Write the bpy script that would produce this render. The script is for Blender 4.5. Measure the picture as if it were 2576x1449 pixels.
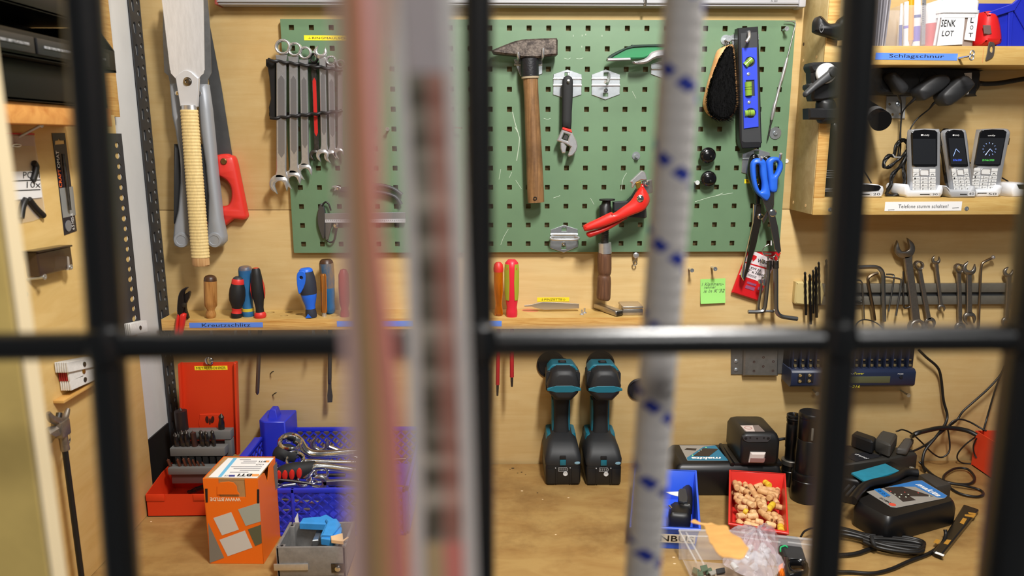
import bpy, bmesh, math, random
from mathutils import Vector, Matrix, geometry
random.seed(7)
for o in list(bpy.data.objects): bpy.data.objects.remove(o, do_unlink=True)
SC = bpy.context.scene
COL = SC.collection
# ---------------------------------------------------------------- camera
F = 1860.0; TH = math.radians(11.4); PS = math.radians(1.06); CAM = Vector((0, -1.5, 1.59))
FW = Vector((math.sin(PS)*math.cos(TH), math.cos(PS)*math.cos(TH), -math.sin(TH)))
RT = Vector((math.cos(PS), -math.sin(PS), 0)); UP = RT.cross(FW)
cd = bpy.data.cameras.new('camera'); cam = bpy.data.objects.new('camera', cd); COL.objects.link(cam)
cam.matrix_world = Matrix((( RT.x, UP.x, -FW.x, CAM.x), (RT.y, UP.y, -FW.y, CAM.y), (RT.z, UP.z, -FW.z, CAM.z), (0, 0, 0, 1)))
cd.sensor_width = 36.0; cd.lens = 36.0*F/2576.0; cd.clip_start = 0.01; cd.clip_end = 50
cd.dof.use_dof = True; cd.dof.focus_distance = 1.42; cd.dof.aperture_fstop = 5.0
SC.camera = cam
# ---------------------------------------------------------------- world, lamps, exposure
wd = bpy.data.worlds.new('world'); SC.world = wd; wd.use_nodes = True
wd.node_tree.nodes['Background'].inputs[0].default_value = (0.96, 0.98, 1.0, 1)
wd.node_tree.nodes['Background'].inputs[1].default_value = 0.1
ld = bpy.data.lights.new('bench_lamp_light', 'AREA'); ld.shape = 'RECTANGLE'; ld.size = 0.13; ld.size_y = 0.34
ld.energy = 33; ld.color = (1.0, 0.97, 0.93)
lo = bpy.data.objects.new('bench_lamp_light', ld); COL.objects.link(lo)
LAMP = Vector((0.29, -1.12, 2.48)); lo.location = LAMP
lo.rotation_euler = (math.radians(38), 0, 0)
l2 = bpy.data.lights.new('tube_lamp_light', 'AREA'); l2.shape = 'RECTANGLE'; l2.size = 1.5; l2.size_y = 0.035; l2.energy = 6; l2.color = (1, .98, .95)
l2o = bpy.data.objects.new('tube_lamp_light', l2); COL.objects.link(l2o); TUBE = Vector((0.35, -0.42, 2.66)); l2o.location = TUBE
l3 = bpy.data.lights.new('fill_lamp_light', 'AREA'); l3.shape = 'RECTANGLE'; l3.size = 0.6; l3.size_y = 0.2; l3.energy = 7; l3.color = (1, .98, .95)
l3o = bpy.data.objects.new('fill_lamp_light', l3); COL.objects.link(l3o); FILL = Vector((0.5, -2.15, 2.32)); l3o.location = FILL; l3o.rotation_euler = (math.radians(38), 0, 0)  # added fill light, brightens the straps and rope nearest the camera
SC.view_settings.view_transform = 'Standard'; SC.view_settings.look = 'None'
SC.view_settings.gamma = 1.0; SC.view_settings.use_curve_mapping = False
SC.view_settings.exposure = -0.07

# ---------------------------------------------------------------- measuring: a pixel of the photo to a point on a known plane
def ray(x, y): return FW + RT*((x-1288)/F) - UP*((y-724.5)/F)
def W(x, y, d=0.0):
    r = ray(x, y); return CAM + r*((-d-CAM.y)/r.y)
BENCH = 0.9
def Bn(x, y, z=BENCH):
    r = ray(x, y); return CAM + r*((z-CAM.z)/r.z)
def Sx(x, y, X):
    r = ray(x, y); return CAM + r*((X-CAM.x)/r.x)
def crop(x0, y0, s): return lambda *p: [(x0+a/s, y0+b/s) for a, b in p]

# ---------------------------------------------------------------- frames
def plp(fr, x, y):
    """photo pixel to the xy coordinates of a frame's own plane"""
    r = ray(x, y); t = (fr.o-CAM).dot(fr.z)/r.dot(fr.z); q = CAM+r*t-fr.o
    return (q.dot(fr.x), q.dot(fr.y))
class Fr:
    def __init__(s, o=(0, 0, 0), x=(1, 0, 0), y=(0, 1, 0), z=(0, 0, 1)):
        s.o, s.x, s.y, s.z = Vector(o), Vector(x).normalized(), Vector(y).normalized(), Vector(z).normalized()
    def p(s, a, b=0, c=0): return s.o + s.x*a + s.y*b + s.z*c
    def at(s, a, b, c): return Fr(s.p(a, b, c), s.x, s.y, s.z)
    def rot(s, deg, ax='z'):
        m = {'x': s.x, 'y': s.y, 'z': s.z}[ax]; R = Matrix.Rotation(math.radians(deg), 3, m)
        return Fr(s.o, R @ s.x, R @ s.y, R @ s.z)
def wallF(d=0.0, o=(0, 0)): return Fr((o[0], -d, o[1]), (1, 0, 0), (0, 0, 1), (0, -1, 0))
def sideF(X): return Fr((X, 0, 0), (0, 1, 0), (0, 0, 1), (1, 0, 0))
def axisF(a, b, hint=(0, -1, 0)):
    a, b = Vector(a), Vector(b); z = (b-a).normalized(); h = Vector(hint)
    if abs(z.dot(h)) > .95: h = Vector((1, 0, 0))
    x = h.cross(z).normalized(); y = z.cross(x)
    return Fr(a, x, y, z)

# ---------------------------------------------------------------- objects
WLOC = {}
def sharp(me, ang):
    if ang is None: return
    for p in me.polygons: p.use_smooth = True
    me.set_sharp_from_angle(angle=math.radians(ang))
def mk(name, V, Fc, mat, parent=None, ang=35, bev=0, seg=1):
    xs = [v[0] for v in V]; ys = [v[1] for v in V]; zs = [v[2] for v in V]
    c = Vector(((min(xs)+max(xs))/2, (min(ys)+max(ys))/2, (min(zs)+max(zs))/2))
    me = bpy.data.meshes.new(name)
    me.from_pydata([Vector(v)-c for v in V], [], Fc)
    if bev or True:
        bm = bmesh.new(); bm.from_mesh(me)
        bmesh.ops.recalc_face_normals(bm, faces=bm.faces)
        if bev:
            es = [e for e in bm.edges if len(e.link_faces) == 2 and e.calc_face_angle() > .6]
            bmesh.ops.bevel(bm, geom=es, offset=bev, segments=seg, affect='EDGES', clamp_overlap=True, profile=.5)
        bm.to_mesh(me); bm.free()
    sharp(me, ang)
    me.materials.append(mat)
    ob = bpy.data.objects.new(name, me); COL.objects.link(ob)
    if parent is not None:
        ob.parent = parent; ob.location = c - WLOC[parent.name]
    else: ob.location = c
    WLOC[ob.name] = c
    return ob
def tag(o, label=None, cat=None, group=None, kind=None):
    if label: o['label'] = label
    if cat: o['category'] = cat
    if group: o['group'] = group
    if kind: o['kind'] = kind
    return o
def thing(name, label, cat, loc, group=None, kind=None):
    o = bpy.data.objects.new(name, None); COL.objects.link(o); o.empty_display_size = .02
    o.location = Vector(loc); WLOC[o.name] = Vector(loc)
    return tag(o, label, cat, group, kind)
def dup(root, delta, label=None):
    def cp(o, par):
        c = o.copy(); COL.objects.link(c)
        if par is None: c.location = o.location + Vector(delta)
        else: c.parent = par
        WLOC[c.name] = WLOC[o.name] + Vector(delta)
        for ch in list(o.children): cp(ch, c)
        return c
    r = cp(root, None)
    if label: r['label'] = label
    return r

# ---------------------------------------------------------------- geometry
def area2(p): return sum(p[i-1][0]*p[i][1]-p[i][0]*p[i-1][1] for i in range(len(p)))/2
def inset(L, b):
    n = len(L); out = []
    for i in range(n):
        a, m, c = Vector(L[i-1][:2]), Vector(L[i][:2]), Vector(L[(i+1) % n][:2])
        e1, e2 = (m-a), (c-m)
        if e1.length < 1e-9 or e2.length < 1e-9: out.append(m); continue
        e1.normalize(); e2.normalize()
        n1, n2 = Vector((-e1.y, e1.x)), Vector((-e2.y, e2.x))
        k = 1+n1.dot(n2); v = (n1+n2)*(b/max(k, .45))
        out.append(m+v)
    return out
def clean(L):
    o = []
    for p in L:
        if not o or (Vector(p)-Vector(o[-1])).length > 1e-6: o.append(tuple(p))
    if (Vector(o[0])-Vector(o[-1])).length < 1e-6: o.pop()
    return o
def plate_vf(fr, loops, th, bev=0, z0=0.0, back=True):
    Ls = []
    for i, l in enumerate(loops):
        l = clean([(float(p[0]), float(p[1])) for p in l]); a = area2(l)
        if (i == 0 and a < 0) or (i > 0 and a > 0): l = l[::-1]
        Ls.append(l)
    V, Fc = [], []
    fl = []; base = []
    for l in Ls:
        n = len(l); b = len(V)
        ins = inset(l, bev) if bev else [Vector(p) for p in l]
        V += [fr.p(p[0], p[1], z0) for p in l]
        if bev:
            V += [fr.p(p[0], p[1], z0+th-bev) for p in l]
            V += [fr.p(p[0], p[1], z0+th) for p in ins]; rows = 3
        else:
            V += [fr.p(p[0], p[1], z0+th) for p in l]; rows = 2
        for r in range(rows-1):
            for i in range(n):
                j = (i+1) % n
                Fc.append((b+r*n+i, b+r*n+j, b+(r+1)*n+j, b+(r+1)*n+i))
        fl.append([Vector((p[0]*1000, p[1]*1000, 0)) for p in ins]); base.append((b, n, rows))
    tr = geometry.tessellate_polygon(fl)
    if any(q >= sum(len(l) for l in fl) for t in tr for q in t):
        print('BADPOLY', [[tuple(round(c, 4) for c in v[:2]) for v in l] for l in fl][0][:14])
        tr = [t for t in tr if all(q < sum(len(l) for l in fl) for q in t)]
    idx = [(bi, k) for bi, (b, n, rows) in enumerate(base) for k in range(n)]
    for t in tr:
        f = [base[idx[q][0]][0]+(base[idx[q][0]][2]-1)*base[idx[q][0]][1]+idx[q][1] for q in t]
        Fc.append(tuple(f))
        if back: Fc.append(tuple(base[idx[q][0]][0]+idx[q][1] for q in t)[::-1])
    return V, Fc
def plate(name, fr, loops, th, mat, parent=None, bev=0.0, z0=0.0, ang=35):
    V, Fc = plate_vf(fr, loops, th, bev, z0)
    return mk(name, V, Fc, mat, parent, ang)
def trw(name, pts, d, th, mat, parent=None, bev=0.0006, holes=(), ang=35):
    """outline given as photo pixels, built at its own distance d from the wall with thickness th"""
    f = lambda q: [(w.x, w.z) for w in (W(x, y, d+th*.5) for x, y in q)]
    return plate(name, wallF(d), [f(pts)]+[f(h) for h in holes], th, mat, parent, bev, ang=ang)
def cr(pts, n=4, closed=True):
    """Catmull-Rom smoothing"""
    P = [Vector(p) for p in pts]; m = len(P); out = []
    rng = range(m if closed else m-1)
    for i in rng:
        if closed: a, b, c, d = P[i-1], P[i], P[(i+1) % m], P[(i+2) % m]
        else: a, b, c, d = P[max(i-1, 0)], P[i], P[i+1], P[min(i+2, m-1)]
        for k in range(n):
            t = k/n
            out.append(0.5*((2*b)+(c-a)*t+(2*a-5*b+4*c-d)*t*t+(3*b-a-3*c+d)*t**3))
    if not closed: out.append(P[-1])
    return out
def circ(x, y, r, n=20, a0=0, a1=360, ry=None):
    full = abs(a1-a0) >= 360
    return [(x+r*math.cos(math.radians(a0+(a1-a0)*i/(n if full else n-1))), y+(ry or r)*math.sin(math.radians(a0+(a1-a0)*i/(n if full else n-1)))) for i in range(n)]
def rrect(x0, y0, x1, y1, r, n=4):
    o = []
    for cx, cy, a in ((x1-r, y1-r, 0), (x0+r, y1-r, 90), (x0+r, y0+r, 180), (x1-r, y0+r, 270)):
        o += [(cx+r*math.cos(math.radians(a+90*i/n)), cy+r*math.sin(math.radians(a+90*i/n))) for i in range(n+1)]
    return o
def lathe_vf(fr, prof, n=20, sx=1, sy=1, a0=0):
    V, Fc = [], []; rows = []
    for r, z in prof:
        if r < 1e-6: rows.append([len(V)]); V.append(fr.p(0, 0, z))
        else:
            rows.append(list(range(len(V), len(V)+n)))
            V += [fr.p(r*sx*math.cos(a0+2*math.pi*i/n), r*sy*math.sin(a0+2*math.pi*i/n), z) for i in range(n)]
    for A, B in zip(rows, rows[1:]):
        if len(A) == 1 and len(B) == 1: continue
        for i in range(n):
            j = (i+1) % n
            if len(A) == 1: Fc.append((A[0], B[j], B[i]))
            elif len(B) == 1: Fc.append((A[i], A[j], B[0]))
            else: Fc.append((A[i], A[j], B[j], B[i]))
    if len(rows[0]) > 1: Fc.append(tuple(rows[0][::-1]))
    if len(rows[-1]) > 1: Fc.append(tuple(rows[-1]))
    return V, Fc
def lathe(name, fr, prof, mat, parent=None, n=20, sx=1, sy=1, ang=35, a0=0):
    V, Fc = lathe_vf(fr, prof, n, sx, sy, a0); return mk(name, V, Fc, mat, parent, ang)
def tube_vf(path, r, n=8, caps=True, twist=0.0):
    P = [Vector(p) for p in path]; V, Fc = [], []
    R = r if isinstance(r, (list, tuple)) else [r]*len(P)
    if len(R) != len(P):
        q = len(R)-1; R = [R[min(int(f), q-1)]*(1-(f-min(int(f), q-1)))+R[min(int(f), q-1)+1]*(f-min(int(f), q-1)) for f in (q*i/(len(P)-1) for i in range(len(P)))]
    nx = None
    for i, p in enumerate(P):
        t = (P[min(i+1, len(P)-1)]-P[max(i-1, 0)]).normalized()
        if nx is None:
            h = Vector((0, 0, 1)) if abs(t.z) < .9 else Vector((1, 0, 0)); nx = h.cross(t).normalized()
        else: nx = (nx - t*nx.dot(t)).normalized()
        ny = t.cross(nx)
        V += [p+(nx*math.cos(2*math.pi*k/n+twist)+ny*math.sin(2*math.pi*k/n+twist))*R[i] for k in range(n)]
    for i in range(len(P)-1):
        for k in range(n):
            j = (k+1) % n; Fc.append((i*n+k, i*n+j, (i+1)*n+j, (i+1)*n+k))
    if caps: Fc.append(tuple(range(n))[::-1]); Fc.append(tuple(range((len(P)-1)*n, len(P)*n)))
    return V, Fc
def tube(name, path, r, mat, parent=None, n=8, sm=0, closed=False, ang=50, twist=0.0):
    P = [Vector(p) for p in path]
    if sm: P = cr(P, sm, closed)
    if closed: P = list(P)+[P[0], P[1]]
    V, Fc = tube_vf(P, r, n, not closed, twist); return mk(name, V, Fc, mat, parent, ang)
def box_vf(fr, x0, x1, y0, y1, z0, z1, tx=1, ty=1):
    cx, cy = (x0+x1)/2, (y0+y1)/2
    q = lambda x, y, z, k: fr.p(cx+(x-cx)*(tx if k else 1), cy+(y-cy)*(ty if k else 1), z)
    V = [q(x, y, z, k) for k, z in ((0, z0), (1, z1)) for x, y in ((x0, y0), (x1, y0), (x1, y1), (x0, y1))]
    return V, [(3, 2, 1, 0), (4, 5, 6, 7), (0, 1, 5, 4), (1, 2, 6, 5), (2, 3, 7, 6), (3, 0, 4, 7)]
def box(name, fr, x0, x1, y0, y1, z0, z1, mat, parent=None, bev=0.001, seg=2, tx=1, ty=1, ang=35):
    V, Fc = box_vf(fr, x0, x1, y0, y1, z0, z1, tx, ty); return mk(name, V, Fc, mat, parent, ang, bev, seg)
def loft(name, rings, mat, parent=None, ang=35, bev=0):
    V, Fc = [], []; n = len(rings[0])
    for r in rings: V += r
    for i in range(len(rings)-1):
        for k in range(n):
            j = (k+1) % n; Fc.append((i*n+k, i*n+j, (i+1)*n+j, (i+1)*n+k))
    Fc.append(tuple(range(n))[::-1]); Fc.append(tuple(range((len(rings)-1)*n, len(rings)*n)))
    return mk(name, V, Fc, mat, parent, ang, bev)
def join_vf(*vfs):
    V, Fc = [], []
    for v, f in vfs:
        b = len(V); V += v; Fc += [tuple(b+i for i in q) for q in f]
    return V, Fc
def text(name, fr, s, x0, y0, x1, y1, mat, parent, th=0.0002, z0=0.0, shear=0, bold=0.0, keep=False):
    """lettering fitted into the box x0..x1, y0..y1 of a frame's xy plane"""
    cu = bpy.data.curves.new('t', 'FONT'); cu.body = s; cu.shear = shear; cu.resolution_u = 2; cu.offset = bold
    ob = bpy.data.objects.new('t', cu); me = ob.to_mesh()
    co = [v.co.copy() for v in me.vertices]; fc = [tuple(p.vertices) for p in me.polygons]
    ob.to_mesh_clear(); bpy.data.objects.remove(ob); bpy.data.curves.remove(cu)
    if not co: return None
    a0, a1 = min(c.x for c in co), max(c.x for c in co); b0, b1 = min(c.y for c in co), max(c.y for c in co)
    sx, sy = (x1-x0)/max(a1-a0, 1e-6), (y1-y0)/max(b1-b0, 1e-6)
    V = [fr.p(x0+(c.x-a0)*sx, y0+(c.y-b0)*sy, z0+th) for c in co]
    return mk(name, V, fc, mat, parent, None)
# ---------------------------------------------------------------- materials
def s2l(c):
    c /= 255.0
    return c/12.92 if c <= .04045 else ((c+.055)/1.055)**2.4
def rgb(r, g, b): return (s2l(r), s2l(g), s2l(b), 1)
MC = {}
def M(key, c=(128, 128, 128), rough=.5, metal=0.0, var=0.0, vs=60, bump=0.0, bs=400, coat=0.0, trans=0.0, alpha=1.0, emit=0, spec=.5, c2=None, stretch=None):
    if key in MC: return MC[key]
    m = bpy.data.materials.new(key); m.use_nodes = True; nt = m.node_tree; b = nt.nodes['Principled BSDF']
    b.inputs['Base Color'].default_value = rgb(*c); b.inputs['Roughness'].default_value = rough; b.inputs['Metallic'].default_value = metal
    b.inputs['Coat Weight'].default_value = coat; b.inputs['Transmission Weight'].default_value = trans
    b.inputs['Alpha'].default_value = alpha; b.inputs['Specular IOR Level'].default_value = spec
    if emit: b.inputs['Emission Color'].default_value = rgb(*c); b.inputs['Emission Strength'].default_value = emit
    if var or c2 or bump:
        g = nt.nodes.new('ShaderNodeNewGeometry'); mp = nt.nodes.new('ShaderNodeMapping')
        nt.links.new(g.outputs['Position'], mp.inputs['Vector'])
        if stretch: mp.inputs['Scale'].default_value = stretch
    if var or c2:
        n = nt.nodes.new('ShaderNodeTexNoise'); n.inputs['Scale'].default_value = vs; n.inputs['Detail'].default_value = 6; n.inputs['Roughness'].default_value = .65
        nt.links.new(mp.outputs[0], n.inputs['Vector'])
        r = nt.nodes.new('ShaderNodeValToRGB'); r.color_ramp.elements[0].position = .35; r.color_ramp.elements[1].position = .65
        k = rgb(*c); k2 = rgb(*c2) if c2 else None
        r.color_ramp.elements[0].color = k2 if k2 else tuple(x*(1-var) for x in k[:3])+(1,)
        r.color_ramp.elements[1].color = k if k2 else tuple(min(1, x*(1+var)) for x in k[:3])+(1,)
        nt.links.new(n.outputs['Fac'], r.inputs['Fac']); nt.links.new(r.outputs['Color'], b.inputs['Base Color'])
    if bump:
        n2 = nt.nodes.new('ShaderNodeTexNoise'); n2.inputs['Scale'].default_value = bs; n2.inputs['Detail'].default_value = 3
        nt.links.new(mp.outputs[0], n2.inputs['Vector'])
        bp = nt.nodes.new('ShaderNodeBump'); bp.inputs['Strength'].default_value = bump; bp.inputs['Distance'].default_value = .0006
        nt.links.new(n2.outputs['Fac'], bp.inputs['Height']); nt.links.new(bp.outputs[0], b.inputs['Normal'])
    MC[key] = m; return m
def wood(key, c1, c2, c3=None, stretch=(1.2, 1, 22), rough=.5, s=6, blot=0.0, bump=.12):
    """streaky grain: c1 light, c2 dark streak, c3 blotches"""
    if key in MC: return MC[key]
    m = bpy.data.materials.new(key); m.use_nodes = True; nt = m.node_tree; b = nt.nodes['Principled BSDF']; N = nt.nodes.new; L = nt.links.new
    b.inputs['Roughness'].default_value = rough; b.inputs['Specular IOR Level'].default_value = .35
    g = N('ShaderNodeNewGeometry'); mp = N('ShaderNodeMapping'); mp.inputs['Scale'].default_value = stretch; L(g.outputs['Position'], mp.inputs['Vector'])
    n = N('ShaderNodeTexNoise'); n.inputs['Scale'].default_value = s; n.inputs['Detail'].default_value = 8; n.inputs['Roughness'].default_value = .6; n.inputs['Distortion'].default_value = .6
    L(mp.outputs[0], n.inputs['Vector'])
    r = N('ShaderNodeValToRGB'); r.color_ramp.elements[0].position = .3; r.color_ramp.elements[1].position = .62
    r.color_ramp.elements[0].color = rgb(*c2); r.color_ramp.elements[1].color = rgb(*c1); L(n.outputs['Fac'], r.inputs['Fac'])
    out = r.outputs['Color']
    if c3:
        n3 = N('ShaderNodeTexNoise'); n3.inputs['Scale'].default_value = 5.5; n3.inputs['Detail'].default_value = 7; n3.inputs['Roughness'].default_value = .7; L(g.outputs['Position'], n3.inputs['Vector'])
        r3 = N('ShaderNodeValToRGB'); r3.color_ramp.elements[0].position = .48; r3.color_ramp.elements[1].position = .68
        r3.color_ramp.elements[0].color = (0, 0, 0, 1); r3.color_ramp.elements[1].color = (blot, blot, blot, 1); L(n3.outputs['Fac'], r3.inputs['Fac'])
        mx = N('ShaderNodeMixRGB'); L(r3.outputs['Color'], mx.inputs['Fac']); L(out, mx.inputs['Color1']); mx.inputs['Color2'].default_value = rgb(*c3); out = mx.outputs[0]
    L(out, b.inputs['Base Color'])
    bp = N('ShaderNodeBump'); bp.inputs['Strength'].default_value = bump; bp.inputs['Distance'].default_value = .0008; L(n.outputs['Fac'], bp.inputs['Height']); L(bp.outputs[0], b.inputs['Normal'])
    MC[key] = m; return m
PLY = wood('birch_plywood', (213, 185, 130), (205, 173, 116), (198, 161, 102), stretch=(1.0, 1, 12), s=7, blot=.5, bump=.06)
PLYS = wood('side_plywood', (228, 196, 130), (216, 180, 110), stretch=(1, 1.3, 6), s=6, bump=.06)
BENCHW = wood('worn_bench_wood', (172, 140, 86), (154, 118, 68), (118, 86, 48), stretch=(2.2, 6, 1), s=5, blot=.7, rough=.5, bump=.06)
PINE = wood('pine_edge', (222, 180, 108), (190, 136, 66), stretch=(3, 3, 60), s=5)
SHELFW = wood('maple_shelf', (204, 172, 106), (188, 150, 84), stretch=(3, 3, 30), s=5)
MDF = wood('greyed_board_side', (196, 176, 126), (176, 152, 102), stretch=(6, 6, 6), s=8)
PEG = M('green_enamel', (101, 130, 99), rough=.42, var=.06, vs=8)
STEEL = M('brushed_steel', (190, 192, 194), rough=.3, metal=1, var=.12, vs=120)
CHROME = M('chrome', (222, 224, 226), rough=.14, metal=1)
SATIN = M('satin_chrome', (208, 208, 210), rough=.3, metal=.78, var=.06, vs=200)
DSTEEL = M('dark_steel', (92, 90, 88), rough=.42, metal=1, var=.25, vs=150)
ZINC = M('zinc_plate', (206, 212, 216), rough=.3, metal=.9, var=.08, vs=60)
BLACK = M('black_plastic', (20, 20, 22), rough=.45)
BLACKG = M('glossy_black', (12, 12, 14), rough=.18, coat=.4)
RUBBER = M('black_rubber', (26, 27, 29), rough=.7)
DGREY = M('dark_grey_plastic', (52, 54, 57), rough=.5)
WHITE = M('white_paper', (236, 236, 236), rough=.7)
INK = M('black_ink', (16, 16, 20), rough=.6)
YEL = M('yellow_tape', (250, 226, 40), rough=.5)
BLUETAPE = M('blue_tape', (92, 140, 240), rough=.5)
def label_strip(name, fr, x0, y0, x1, y1, s, base, ink=INK, parent=None, pad=.12, wpad=.06, th=.0003):
    lb = plate(name, fr, [[(x0, y0), (x1, y0), (x1, y1), (x0, y1)]], th, base, parent)
    h = y1-y0; w = x1-x0
    text('lettering', fr, s, x0+w*wpad, y0+h*pad, x1-w*wpad, y1-h*pad, ink, lb, z0=th)
    return lb
def px_strip(name, quad, d, s, base, ink=INK, parent=None, pad=.2, wpad=.06, label=None):
    """sticker on a vertical plane at distance d; quad = bottom-left, bottom-right and top-left pixel"""
    a, b, c = W(*quad[0], d), W(*quad[1], d), W(*quad[2], d)
    x = (b-a); w = x.length; up = (c-a); z = Vector((0, -1, 0)); y = z.cross(x.normalized()); h = up.dot(y)
    fr = Fr(a, x, y, z)
    lb = plate(name, fr, [[(0, 0), (w, 0), (w, h), (0, h)]], .0003, base, parent)
    if s: text('lettering', fr, s, w*wpad, h*pad, w*(1-wpad), h*(1-pad), ink, lb, z0=.0003)
    return lb
def screw(fr, r, L, parent=None, mat=ZINC, name='screw', label=None, head=.0022, group=None, washer=0):
    """countersunk screw standing out of a surface: frame z points out"""
    t = thing(name, label, 'screw', fr.o, group) if parent is None else parent
    lathe('shank', fr, [(r*.5, -.004), (r*.5, L)], mat, t, n=10)
    lathe('head', fr, [(r*.5, L-head), (r, L-.0004), (r*.95, L+.0004), (r*.35, L+.0004), (r*.3, L-.0008), (0, L-.0008)], mat, t, n=14)
    if washer: lathe('washer', fr, [(r, 0.0002), (washer, .0002), (washer, .0016), (r*.6, .0016)], mat, t, n=24)
    return t
# ================================================================ setting
floor = box('floor', Fr(), -2.5, 2.5, -3, .3, -.05, 0, M('floor_concrete', (120, 118, 114), rough=.7, var=.1), None, 0); tag(floor, 'grey concrete floor of the workshop', 'floor', kind='structure')
wb = box('wall_back', Fr(), -.80, 1.6, .018, .12, 0, 2.75, M('plaster_white', (208, 208, 206), rough=.8, var=.05, vs=5), None, 0)
tag(wb, 'wall behind the bench clad with birch plywood panels', 'wall', kind='structure')
ZS = 1.4494
box('panel', Fr(), -.6835, 1.5, 0, .018, ZS+.0006, 2.7, PLY, wb, .0006)
box('panel', Fr(), -.6835, 1.5, 0, .018, .80, ZS-.0006, PLY, wb, .0006)
wl = box('wall_left', Fr(), -.80, -.6845, -1.2, .12, 0, 2.75, MC['plaster_white'], None, 0); tag(wl, 'white plastered side wall at the left end of the bench', 'wall', kind='structure')
sk = box('baseboard_left', Fr(), -.6845, -.6815, -.6, -.048, .80, 1.016, M('black_paint', (14, 14, 15), rough=.6), None, 0); tag(sk, 'black board along the foot of the white side wall', 'baseboard', kind='structure')
# side board in two pieces
sb = thing('wall_side_board', 'light plywood side board at the left end of the bench', 'wall', (-.667, -.6, .9), kind='structure')
ZT = Sx(294, 290, -.657).z
box('panel', Fr(), -.677, -.657, -1.12, -.187, .9005, ZT, PLYS, sb, .0008)
E2 = Sx(250, 290, -.69)
box('panel', Fr(), -.6843, -.679, -1.12, -.165, ZT-.01, 2.3, PLYS, sb, .0008)
box('edge_strip', Fr(), -.6790, -.668, -.165, -.145, Sx(280, 294, -.68).z, 2.3, PINE, sb, .0008)
# workbench
wk = thing('workbench', 'wide worn wooden workbench top below the tool wall', 'workbench', (.3, -.35, 0))
box('tabletop', Fr(), -.70, 1.5, -.78, -.0055, BENCH-.04, BENCH, BENCHW, wk, .0015)
for x in (-.6, 1.4):
    for y in (-.72, -.08): box('leg', Fr(), x-.035, x+.035, y-.035, y+.035, 0, BENCH-.04, PINE, wk, .002)
for k, (x, y, r, m) in enumerate(((1290, 1178, 4, 0), (1302, 1190, 2, 0), (1312, 1188, 2.5, 0), (1322, 1194, 1.5, 0), (1283, 1181, 2, 0), (1313, 1235, 3, 1), (1365, 1256, 2, 1), (1430, 1252, 2.5, 1), (1398, 1345, 2, 1), (1695, 1402, 3, 1), (1697, 1418, 3, 1), (380, 1312, 2, 1), (1352, 1240, 2, 0))):
    c = Bn(x, y); plate('paint_spot', Fr(c), [circ(0, 0, r*.0009, 7, ry=r*.0006)], .0002, M('spot%d' % m, (40, 32, 24) if m == 0 else (226, 200, 160), rough=.6), wk)
# slotted angle posts
AIRON = M('dark_grey_enamel', (48, 51, 56), rough=.5, var=.08)
def slotted_post(name, label, X, y0, y1, z0, z1, rows, th=.002):
    t = thing(name, label, 'angle post', (X, (y0+y1)/2, z0))
    fr = sideF(X)
    step = max(r[2] for r in rows); n = int((z1-z0)/step); vfs = []
    for m in range(n+1):
        za, zb = z0+m*step, min(z0+(m+1)*step, z1)
        if zb-za < .002: continue
        hs = []
        for (yc, kind, pitch, ph) in rows:
            z = za+ph
            while z < zb-.006 and z > za+.0056:
                if kind == 'slot':
                    if z+.0118 < zb: hs.append(rrect(yc-.0042, z-.011, yc+.0042, z+.011, .0041, 3))
                elif kind == 'wide': hs.append(circ(yc, z, .0092, 14, ry=.0056))
                else: hs.append(circ(yc, z, .0052 if pitch < .03 else .0074, 12, ry=.0052))
                z += pitch
        vfs.append(plate_vf(fr, [[(y0, za), (y1, za), (y1, zb), (y0, zb)]]+hs, th))
    V, Fc = join_vf(*vfs); mk('slotted_flange', V, Fc, AIRON, t)
    return t
c1 = slotted_post('slotted_angle_post', 'black slotted steel angle post in the corner beside the saws', -.682, -.046, -.0015, .905, 2.4, [(-.032, 'slot', .0395, .02), (-.011, 'round', .0198, .010)])
ztop = Sx(304, 336, -.656).z
p2 = slotted_post('slotted_angle_post', 'dark perforated steel angle strip screwed along the edge of the side board', -.6565, -.262, -.1745, Sx(345, 835, -.656).z, ztop, [(-.1935, 'round', .036, .009), (-.1945, 'wide', .036, .027)])
# lamp fixture that holds the light
lf = thing('bench_lamp', 'white ceiling lamp above the bench', 'lamp', LAMP)
box('lamp_housing', Fr(LAMP).rot(38, 'x'), -.09, .09, -.2, .2, .012, .05, M('white_enamel', (235, 235, 235), rough=.4), lf, .004)
lf = thing('tube_lamp', 'long white fluorescent tube lamp on the ceiling over the bench', 'lamp', TUBE)
box('lamp_housing', Fr(TUBE), -.78, .78, -.03, .03, .01, .05, MC['white_enamel'], lf, .004)
lf = thing('fill_lamp', 'unseen white fill lamp added behind the camera', 'lamp', FILL)  # made-up fixture around the added fill light
box('lamp_housing', Fr(FILL).rot(38, 'x'), -.32, .32, -.12, .12, .012, .05, MC['white_enamel'], lf, .004)
# ================================================================ foreground: grille, ropes, post
BLKP = M('black_gloss_paint', (7, 8, 10), rough=.28, spec=1.0, bump=.15, bs=120)
gr = thing('window_grille', 'black painted iron grille standing close in front of the camera', 'grille', (0, -1.25, 1.2))
def gpt(x, y, d): return W(x, y, d)
def bar(name, a, b, d, r, sq=False):
    A, Bp = gpt(*a, d), gpt(*b, d); dr = (Bp-A); A = A-dr*1.0; Bp = Bp+dr*1.0
    if sq: tube(name, [A, Bp], r*1.25, BLKP, gr, n=4, twist=math.pi/4)
    else: tube(name, [A+(Bp-A)*i/12 for i in range(13)], r, BLKP, gr, n=16)
GD = 1.25
bar('bar', (210, 0), (308, 1449), GD, .0060)
bar('bar', (1203, 0), (1212, 1449), GD, .0048)
bar('bar', (2163, 0), (2072, 1449), GD, .0062)
bar('bar', (2694, 0), (2523, 1449), GD, .0085)
bar('crossbar', (0, 872), (2576, 850), GD+.001, .0050)
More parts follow.
